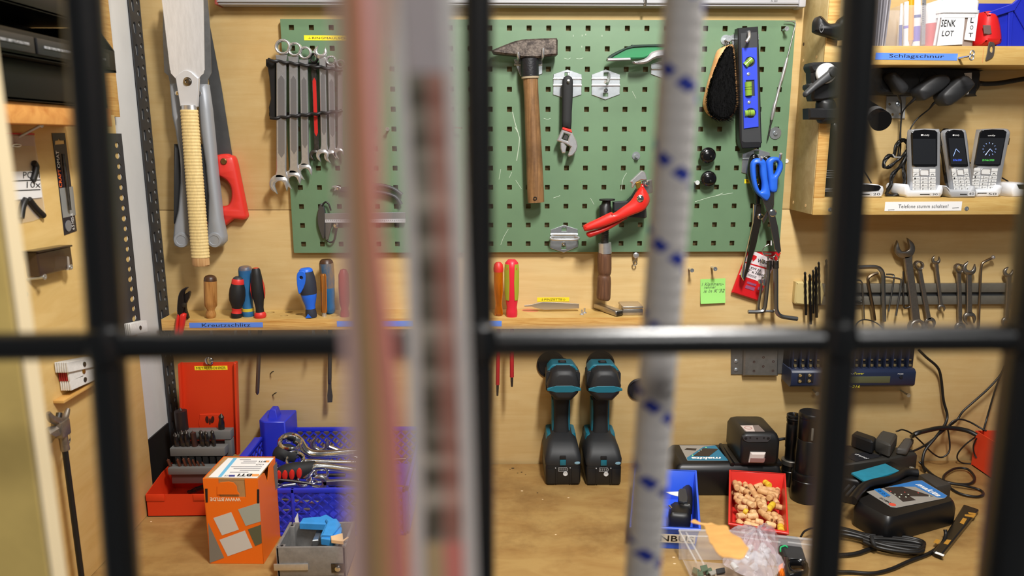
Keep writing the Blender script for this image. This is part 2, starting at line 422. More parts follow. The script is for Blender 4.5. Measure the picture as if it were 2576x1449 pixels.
# weld beads where bars cross
for (x, y) in ((266, 870), (1209, 861), (2110, 854), (2585, 850)):
    c = gpt(x, y, GD+.003); lathe('weld_bead', Fr(c+Vector((0, 0, -.009))), [(0, 0), (.0055, .003), (.0068, .009), (.0055, .015), (0, .018)], BLKP, gr, n=12)
# white rope with blue tracer yarn, hanging behind the grille
def rope_mat(key, base, base2, tracer, pitch, n2=2):
    m = bpy.data.materials.new(key); m.use_nodes = True; nt = m.node_tree; b = nt.nodes['Principled BSDF']; N = nt.nodes.new; L = nt.links.new
    b.inputs['Roughness'].default_value = .85
    tc = N('ShaderNodeTexCoord'); sp = N('ShaderNodeSeparateXYZ'); L(tc.outputs['Object'], sp.inputs[0])
    at = N('ShaderNodeMath'); at.operation = 'ARCTAN2'; L(sp.outputs['Y'], at.inputs[0]); L(sp.outputs['X'], at.inputs[1])
    def mth(op, a, bb=None, v=None):
        q = N('ShaderNodeMath'); q.operation = op; L(a, q.inputs[0])
        if bb is not None: L(bb, q.inputs[1])
        elif v is not None: q.inputs[1].default_value = v
        return q.outputs[0]
    ang = mth('MULTIPLY', at.outputs[0], v=1/(2*math.pi)); zz = mth('MULTIPLY', sp.outputs['Z'], v=1/pitch)
    u = mth('FRACT', mth('MULTIPLY', mth('ADD', ang, zz), v=1.0)); v = mth('FRACT', mth('MULTIPLY', mth('SUBTRACT', zz, ang), v=3.0))
    f1 = mth('LESS_THAN', mth('ABSOLUTE', mth('SUBTRACT', u, v=.5)), v=.085); f2 = mth('LESS_THAN', mth('ABSOLUTE', mth('SUBTRACT', v, v=.5)), v=.33)
    f = mth('MULTIPLY', f1, f2)
    mx = N('ShaderNodeMixRGB'); L(f, mx.inputs['Fac']); mx.inputs['Color1'].default_value = rgb(*base); mx.inputs['Color2'].default_value = rgb(*tracer)
    L(mx.outputs[0], b.inputs['Base Color']); MC[key] = m; return m
def rope(name, label, a, b, d, r, mat, rel=0.0):
    A, Bp = W(*a, d), W(*b, d); dr = Bp-A; A = A-dr*.6; Bp = Bp+dr*.6
    fr = axisF(A, Bp); L = (Bp-A).length; V, Fc = [], []; n = 24; rows = int(L/.0022)
    for i in range(rows+1):
        z = L*i/rows
        for k in range(n):
            an = 2*math.pi*k/n
            rr = r*(1+.06*math.sin(6*an+z*900)*math.sin(6*an-z*900))
            V.append(fr.p(rr*math.cos(an), rr*math.sin(an), z))
    for i in range(rows):
        for k in range(n):
            j = (k+1) % n; Fc.append((i*n+k, i*n+j, (i+1)*n+j, (i+1)*n+k))
    Fc.append(tuple(range(n))[::-1]); Fc.append(tuple(range(rows*n, rows*n+n)))
    o = mk(name, V, Fc, mat, None, 80); return tag(o, label, 'rope')
rope('rope', 'white braided rope with blue flecks hanging behind the grille', (1722, 0), (1616, 1449), 1.21, .0075, rope_mat('blue_fleck_rope', (205, 200, 196), (190, 186, 180), (34, 52, 150), .033))
# striped webbing strap nearest the camera
def strap(name, label, pts_l, pts_r, d, stripes, cat='strap', th=.0016, tilt=0.0):
    t = thing(name, label, cat, W(*pts_l[-1], d))
    for st in stripes:
        u0, u1, m = st[:3]; ia, ib = (st[3], st[4]) if len(st) > 3 else (0, 999)
        V, Fc = [], []
        Lp = cr([(x, y, 0) for x, y in pts_l], 12, False); Rp = cr([(x, y, 0) for x, y in pts_r], 12, False)
        rows = list(zip(Lp, Rp))[ia:ib+1]
        for a, b in rows:
            A, Bq = W(a.x, a.y, d), W(b.x, b.y, d-tilt)
            p0, p1 = A+(Bq-A)*u0, A+(Bq-A)*u1
            bul = .0012*math.sin(math.pi*(u0+u1)/2)
            V += [p0+Vector((0, -bul, 0)), p1+Vector((0, -bul, 0)), p1+Vector((0, th-bul, 0)), p0+Vector((0, th-bul, 0))]
        n = len(rows)
        for i in range(n-1):
            for k in range(4):
                j = (k+1) % 4; Fc.append((i*4+k, i*4+j, i*4+4+j, i*4+4+k))
        Fc.append((3, 2, 1, 0)); Fc.append(tuple((n-1)*4+k for k in range(4)))
        mk('stripe', V, Fc, m, t, 60)
    return t
PK = M('pink_webbing', (246, 206, 200), rough=.9, bump=.6, bs=600); RD = M('rose_webbing', (238, 150, 138), rough=.9, bump=.6, bs=600)
TN = M('tan_webbing', (206, 166, 104), rough=.9, bump=.6, bs=600); BR = M('brown_webbing', (180, 142, 116), rough=.9, bump=.6, bs=600); LI = M('lilac_webbing', (196, 188, 190), rough=.9, bump=.6, bs=600)
strap('webbing_strap', 'pink, tan and rose striped webbing strap hanging nearest the camera', [(790, -560), (820, -160), (838, 0), (852, 500), (868, 1000), (874, 1449), (876, 1600), (880, 2100)], [(885, -560), (915, -160), (925, 0), (952, 500), (1005, 1000), (1035, 1449), (1045, 1600), (1070, 2100)], 1.37, [(0, .24, PK), (.24, .46, BR), (.46, .66, TN), (.66, 1, RD)])
# pale strap with printed dark and red pattern
def print_mat(key, lo_, hi_):
    m = bpy.data.materials.new(key); m.use_nodes = True; nt = m.node_tree; b = nt.nodes['Principled BSDF']; N = nt.nodes.new; L = nt.links.new
    b.inputs['Roughness'].default_value = .85
    g = N('ShaderNodeTexCoord'); mp = N('ShaderNodeMapping'); mp.inputs['Scale'].default_value = (45, 45, 95); L(g.outputs['Object'], mp.inputs['Vector'])
    n = N('ShaderNodeTexNoise'); n.inputs['Scale'].default_value = 1.3; n.inputs['Detail'].default_value = 2; L(mp.outputs[0], n.inputs['Vector'])
    r = N('ShaderNodeValToRGB'); e = r.color_ramp.elements; e[0].position = .46; e[0].color = rgb(*lo_); e[1].position = .66; e[1].color = rgb(*hi_)
    L(n.outputs['Fac'], r.inputs['Fac']); L(r.outputs['Color'], b.inputs['Base Color']); return m
PM1, PM2 = print_mat('dark_print', (92, 88, 74), (206, 200, 184)), print_mat('red_print_webbing', (168, 118, 104), (222, 182, 166))
PW = M('pale_grey_webbing', (232, 230, 226), rough=.9, bump=.5, bs=600)
BG = M('beige_webbing', (206, 184, 140), rough=.9, bump=.5, bs=600); LI2 = M('pale_lilac_webbing', (226, 214, 214), rough=.9, bump=.5, bs=600)
strap('ribbon', 'pale lilac ribbon twisted against the upper part of the pink strap', [(880, -560), (892, -160), (896, 0), (925, 250), (952, 540)], [(975, -560), (988, -160), (990, 0), (972, 250), (958, 540)], 1.362, [(0, .6, LI2), (.6, 1, M('dusty_webbing', (196, 170, 150), rough=.9))], cat='ribbon')
strap('webbing_strap', 'pale grey webbing strap with a dark blotchy print hanging beside the pink strap', [(905, -560), (955, -160), (975, 0), (1012, 500), (1028, 1000), (1038, 1449), (1042, 1600), (1050, 2100)], [(1120, -560), (1140, -160), (1145, 0), (1165, 500), (1185, 1000), (1200, 1449), (1206, 1600), (1225, 2100)], 1.33, [(0, .22, PW), (.22, .8, LI, 0, 29), (.22, .5, PM1, 29, 57), (.5, .8, PM2, 29, 57), (.22, .5, BG, 57, 999), (.5, .8, RD, 57, 999), (.8, 1, PW)])
# wooden door post at the extreme left, close to the camera
dp = thing('door_1', 'pale wooden door post at the left edge close to the camera', 'door post', (-.2, -1.2, 0), kind='structure')
pa, pb = W(14, 100, 1.15), W(128, 1300, 1.15)
xe = (pa.x+pb.x)/2
YW = M('yellowed_pine', (244, 210, 124), rough=.7, var=.12, vs=14)
box('post', Fr(), xe-.10, xe-.0015, -1.1615, -1.15, 0, 2.4, YW, dp, .001)
box('edge_lipping', Fr(), xe-.0015, xe, -1.161, -1.15, 0, 2.4, M('cream_lipping', (226, 208, 170), rough=.6), dp, 0)
# ================================================================ left: things on the side board
XS = -.657
def sp(*pts): return [(q.y, q.z) for q in (Sx(x, y, XS+.001) for x, y in pts)]
cA, cB, cC, cD, cZ = crop(0, 0, 4.025), crop(0, 280, 4.025), crop(0, 620, 3.623), crop(0, 980, 3.09), crop(0, 0, 4.831)
SF = sideF(XS)
CLEAR = M('clear_film', (235, 235, 235), rough=.12, trans=0, alpha=.22)
# zip bag with label
t = thing('zip_bag', 'clear zip bag with handwritten white label and black bits, hung on a screw', 'bag', Sx(65, 345, XS))
bag = sp(*cB((30, 230), (340, 230), (380, 480), (460, 1060), (330, 1110), (110, 1150), (60, 600)))
plate('bag_film', SF, [bag], .0016, CLEAR, t)
plate('red_seal', SF, [sp(*cB((50, 218), (340, 222), (342, 240), (50, 232)))], .0022, M('red_print', (205, 40, 40), rough=.5), t)
plate('header_strip', SF, [sp(*cB((55, 245), (345, 250), (350, 350), (60, 345)))], .0019, M('clear_header', (225, 200, 190), rough=.3, alpha=.55), t)
lab = plate('paper_label', SF, [sp(*cB((95, 612), (385, 602), (420, 872), (120, 900)))], .0022, WHITE, t)
q0, q1, q2 = Sx(*cB((120, 690))[0], XS), Sx(*cB((395, 680))[0], XS), Sx(*cB((105, 610))[0], XS)
def sfr(a, b, c, off):  # frame on the side board: origin a, x along a->b
    x = (b-a).normalized(); z = Vector((1, 0, 0)); y = z.cross(x); return Fr(a+z*off, x, y, z), (b-a).length, (c-a).dot(y)
fr, w, h = sfr(q0, q1, q2, .0024)
text('lettering', fr, 'POS1', w*.34, h*.08, w*.98, h*.95, INK, lab, shear=.1)
q0, q1, q2 = Sx(*cB((130, 785))[0], XS), Sx(*cB((410, 775))[0], XS), Sx(*cB((120, 705))[0], XS)
fr, w, h = sfr(q0, q1, q2, .0024)
text('lettering', fr, '10x', w*.42, h*.05, w*.95, h*.9, INK, lab, shear=.1)
for ya, yb in ((694, 704), (792, 802)): plate('ruled_line', SF, [sp(*cB((100, ya+8), (398, ya-4), (400, yb-4), (102, yb+8)))], .0025, INK, lab)
for pts in (((340, 520), (365, 560), (350, 640), (330, 700)), ((260, 890), (230, 960), (210, 1080)), ((290, 890), (360, 980), (440, 1060))):
    P = [Sx(x, y, XS+.004) for x, y in cB(*pts)]; tube('hook_bit', P, .0045, BLACK, t, n=8, sm=4)
s = screw(Fr(Sx(*cB((185, 262))[0], XS), (0, 1, 0), (0, 0, 1), (.78, .2, .45)), .0042, .035, label='long screw slanting out of the side board above the zip bag', name='screw')
s = thing('steel_ring', 'small shiny steel ring behind the zip bag header', 'ring', Sx(*cB((165, 345))[0], XS))
tube('ring', [Sx(*cB((165+45*math.cos(a), 345+13*math.sin(a)))[0], XS+.004) for a in [i*math.pi/8 for i in range(16)]], .0013, CHROME, s, closed=True)
# drill bit card
t = thing('drill_bit_card', 'black blister card with one drill bit pinned on the side board', 'package', Sx(160, 560, XS))
hole = sp(*cB((560, 300), (590, 295), (600, 270), (612, 295), (655, 295), (658, 330), (560, 340)))
card = plate('card', SF, [sp(*cB((528, 222), (660, 220), (700, 560), (780, 1210), (655, 1255), (590, 700))), hole], .0008, M('card_black', (22, 24, 40), rough=.35), t)
plate('silver_print', SF, [sp(*cB((604, 780), (738, 760), (768, 1050), (640, 1080)))], .001, M('grey_print', (140, 142, 140), rough=.4), t)
bl = [Sx(x, y, XS+.005) for x, y in cB((640, 430), (655, 560), (675, 700), (690, 830), (710, 1000))]
tube('drill_bit', bl, [.0026, .003, .003, .0022, .0022], DSTEEL, t, n=8)
fr, w, h = sfr(Sx(*cB((622, 770))[0], XS), Sx(*cB((585, 400))[0], XS), Sx(*cB((590, 775))[0], XS), .0011)
text('lettering', fr, 'CRAFT', 0, 0, w*.5, h*.9, M('orange_print', (240, 110, 50), rough=.5), card, bold=.01)
text('lettering', fr, 'OMAT', w*.53, 0, w, h*.9, WHITE, card, bold=.01)
fr, w, h = sfr(Sx(*cB((748, 1195))[0], XS), Sx(*cB((730, 1030))[0], XS), Sx(*cB((722, 1195))[0], XS), .0012)
text('lettering', fr, '6.5 HSS-R', 0, 0, w, h, WHITE, card)
plate('blister_disc', SF, [[(p.y, p.z) for p in (Sx(*cB((684+30*math.cos(a), 1160+58*math.sin(a)))[0], XS) for a in [i*math.pi/8 for i in range(16)])]], .002, M('grey_disc', (120, 122, 126), rough=.3), t)
# smoked plastic box on two screws
t = thing('plastic_case', 'small smoked clear case held on the side board by two screws', 'case', Sx(110, 690, XS))
SM = M('smoked_plastic', (70, 52, 40), rough=.12, alpha=.8)
plate('case_body', SF, [sp(*cC((225, 60), (540, -5), (568, 195), (255, 275)))], .018, SM, t, bev=.0015)
plate('case_lid', SF, [sp(*cC((180, 45), (545, -15), (548, 0), (230, 62)))], .02, M('dark_lid', (52, 40, 30), rough=.2), t, bev=.001)
plate('glint_strip', SF, [sp(*cC((505, 90), (522, 95), (530, 215), (512, 215)))], .0185, M('pale_glint', (200, 190, 180), rough=.2, alpha=.6), t)  # glint on the case, drawn as a pale strip
for i, (x, y) in enumerate(((250, 300), (500, 208))): screw(Fr(Sx(*cC((x, y))[0], XS), (0, 1, 0), (0, 0, 1), (.9, .25, .1)), .0042, .022, label=['round headed screw below the left end of the smoked case', 'screw sticking out below the right end of the smoked case'][i])
lathe_o = lathe('dowel_hole', Fr(Sx(67, 741, XS), (0, 1, 0), (0, 0, 1), (1, 0, 0)), [(.004, -.002), (.004, .0004), (.0025, .0005), (0, .0004)], M('grey_plug', (150, 140, 110), rough=.7), sb, n=12)
# folding rules
RW = M('rule_white', (230, 230, 228), rough=.5, var=.06, vs=200); RR = M('rule_red', (170, 40, 42), rough=.5); BRS = M('brass', (190, 150, 70), rough=.35, metal=1)
def rule(label, a, b, side, nleaf, mat, th=.0033, hgt=.016, spread=.0035):
    """folded rule: leaves stacked towards the room"""
    A, Bq = Sx(*a, side), Sx(*b, side); x = (Bq-A).normalized(); L = (Bq-A).length
    t = thing('folding_rule', label, 'folding rule', A, 'folding rules on the side board')
    for k in range(nleaf):
        fr = Fr(A+Vector((k*th, 0, 0)), x, (0, 0, 1), (1, 0, 0))
        box('leaf', fr, 0, L, -hgt/2, hgt/2, .0003, th-.0003, mat if k < nleaf-1 else RW, t, .0008, 1)
    fr = Fr(A+Vector((nleaf*th, 0, 0)), x, (0, 0, 1), (1, 0, 0))
    lathe('rivet', fr.at(L*.55, 0, 0), [(.004, -.0002), (.004, .0006), (.002, .0012), (0, .0013)], BRS if mat is RR else DSTEEL, t, n=12)
    return t
XR = XS+.001
rule('white folding rule lowest in the pile on the side board', cC((545, 1270))[0], cC((780, 1170))[0], XR, 5, RW)
rule('folding rule with red leaves in the middle of the pile', cC((530, 1185))[0], cC((770, 1105))[0], XR, 5, RR)
rule('grey-white folding rule topmost of the pile below the crossbar', cC((495, 1105))[0], cC((770, 1050))[0], XR, 6, RW)
rule('folding rule with a clip standing on the end of the perforated strip', cC((1110, 760))[0], cC((1262, 725))[0], -.66, 5, RW, hgt=.022)
rb = box('rule_holder', Fr(Sx(*cC((650, 1250))[0], XS)), 0, .016, -.05, .05, -.014, -.0092, PINE, None, .001); tag(rb, 'small wooden ledge under the folding rules', 'ledge')
# clamp with wing nut and black rod
t = thing('rod_clamp', 'steel clamp with wing nut holding a black rod on the side board', 'clamp', Sx(205, 1440, XS+.015))
GAL = M('galvanised', (150, 142, 134), rough=.45, metal=.9, var=.15, vs=100)
XC = XS+.022
P = lambda *q: [Sx(x, y, XC) for x, y in cD(*q)]
a = P((505, 470), (640, 1500)); tube('rod', a, .0042, BLACK, t, n=10)
tube('socket', P((488, 350), (508, 470)), .0062, GAL, t, n=12)
tube('arm', [Sx(*cD((360, 390))[0], XS), P((400, 330))[0], P((500, 300))[0]], .009, GAL, t, n=4, twist=math.pi/4)
box('clamp_block', Fr(P((475, 300))[0]), -.008, .008, -.011, .011, -.012, .012, GAL, t, .002)
tube('wing', P((375, 180), (400, 225), (450, 245), (500, 225), (530, 150)), [.003, .0055, .0065, .0055, .003], GAL, t, n=8, sm=3)
tube('threaded_stud', P((450, 250), (462, 180)), .0042, DSTEEL, t, n=10)
tube('ring', P((500, 370), (530, 330), (545, 380), (525, 440), (505, 400)), .0011, CHROME, t, n=6, sm=4, closed=True)
# ---------------------------------------------------------------- upper left shelf with black bins
WS = wood('knotty_shelf_end', (226, 164, 90), (190, 118, 52), stretch=(1, 10, 12), s=3)
y0b, y1b = -.92, -.36
zt = Sx(60, 262, -.62).z
sh = box('bin_shelf', Fr(), -.678, -.585, y0b, y1b+.02, zt-.026, zt, WS, None, .001); tag(sh, 'thick knotty wooden shelf carrying the black storage bins', 'shelf')
BINB = M('bin_black', (9, 9, 10), rough=.42, spec=.3)
def prof(*q, d=.36): return [(w.x, w.z) for w in (W(x, y, d) for x, y in cZ(*q))]
def bin_(label, pf, y0, y1, xin):
    """storage bin: side profile in x,z swept along the wall; open at the upper front"""
    t = thing('storage_bin', label, 'storage bin', (pf[0][0], (y0+y1)/2, min(p[1] for p in pf)), 'black bins on the upper left shelf')
    fr = Fr((0, y1, 0), (1, 0, 0), (0, 0, 1), (0, -1, 0))
    for z in (0, (y1-y0)-.004): plate('end_wall', fr, [pf], .004, BINB, t, z0=z)
    zs = min(p[1] for p in pf); zm = max(p[1] for p in pf); xm = max(p[0] for p in pf); x0 = min(p[0] for p in pf)
    lo_ = sorted(pf, key=lambda p: -p[0]); zl = max(p[1] for p in pf if p[0] > xm-.004)
    box('front_lip', Fr(), xm-.004, xm, y0, y1, zs, zl, BINB, t, .001)
    box('back_wall', Fr(), x0, x0+.004, y0, y1, zs, zm, BINB, t, .0005)
    box('bin_floor', Fr(), x0, xm, y0, y1, zs, zs+.004, BINB, t, .0005)
    return t, xm, zs, zl
pu = [(-.6780, W(248, 72, .36).z)] + prof((1200, 350), (1390, 620), (1410, 890)) + [(-.6780, W(291, 184, .36).z)]
t, xm, zs, zl = bin_('black storage bin with clear front windows on the upper left', pu, y0b, y1b, 0)
FOIL = M('crumpled_clear', (150, 152, 156), rough=.2, alpha=.75, bump=1.0, bs=500, var=.6, vs=220)
Lb = zl-zs
for k in range(6):
    ya = y0b+.02+k*.088
    box('window_frame', Fr(), xm, xm+.003, ya-.004, ya+.078, zs+.006, zl-.006, M('bin_frame', (38, 38, 40), rough=.4), t, .0008)
    box('clear_window', Fr(), xm+.003, xm+.0045, ya+.008, ya+.066, zs+.014, zl-.014, FOIL, t, .0005)
pl_ = [(-.6780, W(261, 186, .36).z)] + prof((1262, 895), (1285, 1220), (1200, 1268)) + [(-.6780, zt+.001)]
pl_[-2] = (pl_[-2][0], zt+.001)
bin_('deep black storage bin lying on the knotty shelf below the windowed bin', pl_, y0b, y1b, 0)
pt = [(-.6780, 2.2)] + prof((1090, -300), (1110, 40), (1180, 130), (1195, 340)) + [(-.6780, W(247, 70, .36).z)]
bin_('topmost black storage bin above the windowed bin', pt, y0b, y1b, 0)

# ================================================================ saws on the back wall
cE, cF = crop(380, 0, 3.622), crop(380, 360, 4.529)
def teeth(a, b, n, amp):
    """zigzag between two pixels"""
    o = []; dx, dy = b[0]-a[0], b[1]-a[1]; l = math.hypot(dx, dy); nx, ny = -dy/l, dx/l
    for i in range(n):
        o.append((a[0]+dx*i/n, a[1]+dy*i/n)); o.append((a[0]+dx*(i+.5)/n+nx*amp, a[1]+dy*(i+.5)/n+ny*amp))
    return o
SAWB = M('polished_saw_steel', (226, 228, 232), rough=.32, metal=.35, var=.06, vs=40, stretch=(6, 1, 1)); SAWD = M('dull_saw_steel', (132, 134, 136), rough=.38, metal=.6, var=.12, vs=50)
GH = M('grey_handle', (158, 162, 168), rough=.5, metal=.3, bump=.2, bs=900)
RAT = M('rattan', (226, 200, 138), rough=.6, var=.1, vs=300, stretch=(1, 1, .3))
# right hand grey saw
def pull_saw(label, blade, handle, grip, cap, d, slot):
    t = thing('pull_saw', label, 'saw', W(*cap, d), 'pull saws hanging on the back wall')
    trw('blade', blade, d, .0012, SAWD, t, bev=0)
    hb = [(w.x, w.z) for w in (W(x, y, d+.012) for x, y in handle)]
    V, Fc = plate_vf(wallF(d), [hb], .022, .006); mk('handle', V, Fc, GH, t, 60)
    gb = [(w.x, w.z) for w in (W(x, y, d+.01) for x, y in grip)]
    V, Fc = plate_vf(wallF(d), [gb], .019, .004); mk('rubber_grip', V, Fc, RUBBER, t, 60)
    c = W(*cap, d+.024); lathe('end_cap', Fr((c.x, c.y+.024, c.z), (1, 0, 0), (0, 0, 1), (0, -1, 0)), [(.0135, 0), (.015, .004), (.015, .023), (.0138, .0255), (.0095, .0258), (.0088, .0248), (0, .0248)], GH, t, n=28)
    s = W(*slot, d+.022); lathe('bolt', Fr((s.x, s.y, s.z), (1, 0, 0), (0, 0, 1), (0, -1, 0)), [(.004, -.002), (.0042, .0015), (.002, .0022), (0, .002)], CHROME, t, n=14)
    return t
pull_saw('grey handled pull saw at the left behind the rattan wrapped one', cE((112, 0), (108, 320), (122, 660), (160, 690), (175, 770), (240, 770), (260, 690), (300, 640), (300, 0)),
    cE((178, 765), (235, 760), (262, 900), (285, 1100), (305, 1300), (312, 1449))+cF((425, 560), (438, 900), (436, 1100), (410, 1170), (345, 1190), (280, 1165), (262, 1090), (275, 930), (320, 760), (345, 450), (345, 200))+cE((230, 1180), (200, 1050)),
    cF((275, 10), (330, 60), (345, 200), (348, 430), (320, 780), (278, 920)), cF((345, 1105))[0], .025, cE((240, 850))[0])
pull_saw('grey handled pull saw at the right behind the rattan wrapped one', cE((300, 0), (300, 640), (430, 690), (440, 770), (515, 775), (520, 725), (552, 662), (538, 250), (516, 0)),
    cE((438, 770), (512, 768), (545, 1000), (575, 1300))+cF((745, 300), (775, 560), (805, 850), (850, 1060), (850, 1120), (800, 1178), (720, 1182), (655, 1150), (638, 1090), (655, 900), (662, 600), (630, 250))+cE((460, 1200), (440, 950)),
    cF((560, 10), (600, 50), (660, 500), (655, 900), (630, 780), (600, 500), (570, 250)), cF((722, 1105))[0], .025, cE((440, 850))[0])
# rattan wrapped saw in front
t = thing('pull_saw', 'shiny double edged pull saw with a rattan wrapped handle', 'saw', W(505, 660, .04), 'pull saws hanging on the back wall')
D0 = .062
bl = cE((455, 700), (430, 700)) + cE((300, 720), (240, 720), (212, 702), (180, 655), (178, 640))
bl = teeth(cE((178, 640))[0], cE((100, -20))[0], 60, -1.7) + cE((100, -20), (475, -20)) + teeth(cE((475, -20))[0], cE((486, 640))[0], 60, -1.7) + cE((486, 640), (478, 672), (455, 690), (430, 730), (240, 730), (215, 704), (182, 668))
trw('blade', bl, D0, .0011, SAWB, t, bev=0)
sock = cE((230, 708), (262, 672), (300, 645), (335, 640), (372, 655), (410, 690), (438, 715), (425, 970), (415, 978), (282, 975), (272, 965))
trw('blade_socket', sock, D0-.003, .0085, M('white_socket', (214, 216, 220), rough=.32, metal=.25), t, bev=.0012)
c = W(*cE((334, 742))[0], D0+.0055); lathe('socket_screw', Fr(c, (1, 0, 0), (0, 0, 1), (0, -1, 0)), [(.0078, 0), (.0078, .001), (.006, .0012), (.006, .004), (.0035, .0045), (.003, .002), (0, .002)], M('bright_socket_screw', (150, 145, 138), rough=.3, metal=1), t, n=22)
ha, hb = W(*cE((347, 1000))[0], D0+.004), W(*cF((565, 1310))[0], D0+.004)
V, Fc = [], []; fr = axisF(ha, hb); L = (hb-ha).length; nr = 46
prof_ = []
for i in range(nr):
    for k, bump_ in ((0, 0), (.25, .0009), (.5, .0013), (.75, .0009)):
        prof_.append((.0150+.0012*(i/nr)+bump_, L*(i+k)/nr))
lathe('rattan_wrap', fr, prof_, RAT, t, n=20, sx=1.02, sy=.72, ang=70)
lathe('handle_end', fr, [(.0155, L-.002), (.0158, L+.013), (.0138, L+.0155), (0, L+.0155)], wood('cut_end_wood', (214, 172, 120), (180, 130, 80), stretch=(60, 1, 1), s=8), t, n=20, sx=1.05, sy=.75)
lathe('collar', fr, [(.0135, -.008), (.0145, 0)], SATIN, t, n=20, sy=.6)
# red handled saw behind
t = thing('hand_saw', 'grey bladed hand saw with an open red plastic handle', 'saw', W(580, 560, .01))
trw('blade', cE((470, -20), (498, -20), (530, 200), (640, 780), (738, 1400), (745, 1480), (590, 1480)), .002, .0011, M('grey_saw_blade', (108, 110, 112), rough=.45, metal=.8, var=.1, vs=30), t, bev=0)
outer = cr(cF((735, 145), (850, 122), (905, 138), (960, 180), (1010, 400), (1085, 770), (1095, 840), (1060, 872), (960, 862), (900, 900), (830, 950), (640, 1010), (600, 900), (620, 500), (690, 200)), 3)
hole = cr(cF((768, 380), (820, 390), (880, 430), (925, 510), (930, 620), (905, 690), (860, 712), (795, 718), (720, 700), (715, 420)), 3)
trw('handle', outer, .001, .022, M('red_plastic', (214, 52, 42), rough=.38), t, bev=.004, holes=[hole], ang=60)
c = W(*cF((828, 208))[0], .024); lathe('handle_bolt', Fr(c, (1, 0, 0), (0, 0, 1), (0, -1, 0)), [(.0062, -.003), (.0062, .001), (.005, .0022), (0, .0026)], M('old_brass', (150, 120, 80), rough=.35, metal=1), t, n=18)
# ================================================================ green pegboard and what hangs on it
cI, cJ, cK, cM, cN, cO, cR, cBB = crop(1180, 0, 4.262), crop(1180, 320, 4.262), crop(1180, 600, 4.293), crop(1700, 0, 4.025), crop(1660, 340, 4.5275), crop(1660, 600, 6.0375), crop(1960, 580, 4.182), crop(1780, 560, 5.573)
PD = .014
a, b, c = W(706, 47, PD), W(738, 636, PD), W(2002, 52, PD)
X0, X1, Z0, Z1 = (a.x+b.x)/2, c.x, b.z, (a.z+c.z)/2
t = thing('tool_pegboard', 'green steel pegboard with square holes mounted on the plywood wall', 'pegboard', ((X0+X1)/2, -PD, Z0))
h0 = W(733, 69, PD); hN = W(1971, 75, PD); hB = W(1279, 613, PD); px_ = (hN.x-h0.x)/25; pz = (h0.z-hB.z)/11
holes = [rrect(h0.x+i*px_-.0048, h0.z-j*pz-.0048, h0.x+i*px_+.0048, h0.z-j*pz+.0048, .0006, 1) for i in range(26) for j in range(12)]
plate('perforated_sheet', wallF(PD-.0015), [rrect(X0, Z0, X1, Z1, .002, 2)]+holes, .0015, PEG, t, bev=0)
for nm, q in (('top', (X0, X1, Z1-.0015, Z1)), ('bottom', (X0, X1, Z0, Z0+.0015)), ('left', (X0, X0+.0015, Z0, Z1)), ('right', (X1-.0015, X1, Z0, Z1))):
    box('folded_edge', Fr(), q[0], q[1], -PD+.001, -.001, q[2], q[3], PEG, t, 0)
SCR = M('scratch_white', (190, 205, 186), rough=.7)
def scratch(pts, r=.0005): return tube('scratch', [W(x, y, PD+.0001) for x, y in pts], r, SCR, t, n=4, sm=3)
scratch(cI((465, 1200), (490, 1310), (530, 1440)), .0009); scratch(cJ((490, 0), (540, 120), (510, 360)), .0009)
for q in (((1020, 625), (1060, 635), (1090, 622)), ((1150, 630), (1190, 632), (1225, 622)), ((800, 1270), (840, 1280), (875, 1270)), ((1750, 980), (1790, 1055))): scratch(cI(*q))
for q in (((320, 560), (340, 450)), ((430, 545), (460, 480)), ((500, 570), (520, 600), (560, 660)), ((1690, 490), (1650, 560), (1630, 680)), ((420, 1095), (370, 1180), (340, 1260)), ((905, 760), (975, 735)), ((1300, 760), (1340, 830))): scratch(cJ(*q))
for q in (((400, 760), (600, 700), (830, 660)), ((640, 690), (720, 660))): scratch(cN(*q))
for x, y in ((1117, 385), (1212, 382), (1250, 372), (1425, 385), (1208, 500)): scratch(cI((x, y-10), (x, y+10)), .0008)
# white rail along the top edge
t = thing('wall_rail', 'long pale metal rail along the top of the wall above the pegboard', 'rail', W(1290, 5, .02))
RAILM = M('pale_rail', (178, 178, 182), rough=.4); zb = W(1290, 14, .03).z
box('rail_body', Fr(), W(547, 10, .03).x, W(2020, 10, .03).x, -.03, -.001, zb, zb+.05, RAILM, t, .002)
box('rail_lip', Fr(), W(547, 10, .03).x, W(2008, 10, .03).x, -.0335, -.03, zb+.004, zb+.007, M('rail_grey', (150, 150, 152), rough=.4), t, .0005)
box('end_cap', Fr(), W(2008, 10, .03).x, W(2026, 10, .03).x, -.0345, -.001, zb-.002, zb+.052, RAILM, t, .003)
box('end_cap', Fr(), W(541, 10, .03).x, W(549, 10, .03).x, -.0335, -.001, zb-.001, zb+.052, M('red_line', (150, 70, 60), rough=.5), t, .002)
fr = wallF(.0335); q = W(1940, 3, .0335)
text('lettering', fr, 'N 402', q.x, q.z-.0012, q.x+.012, q.z+.0022, INK, t)
tube('hook', [W(*p_, .036) for p_ in cI((1893, -60), (1893, 40), (1888, 70))], [.0028, .0028, .0012], CHROME, t, n=8)
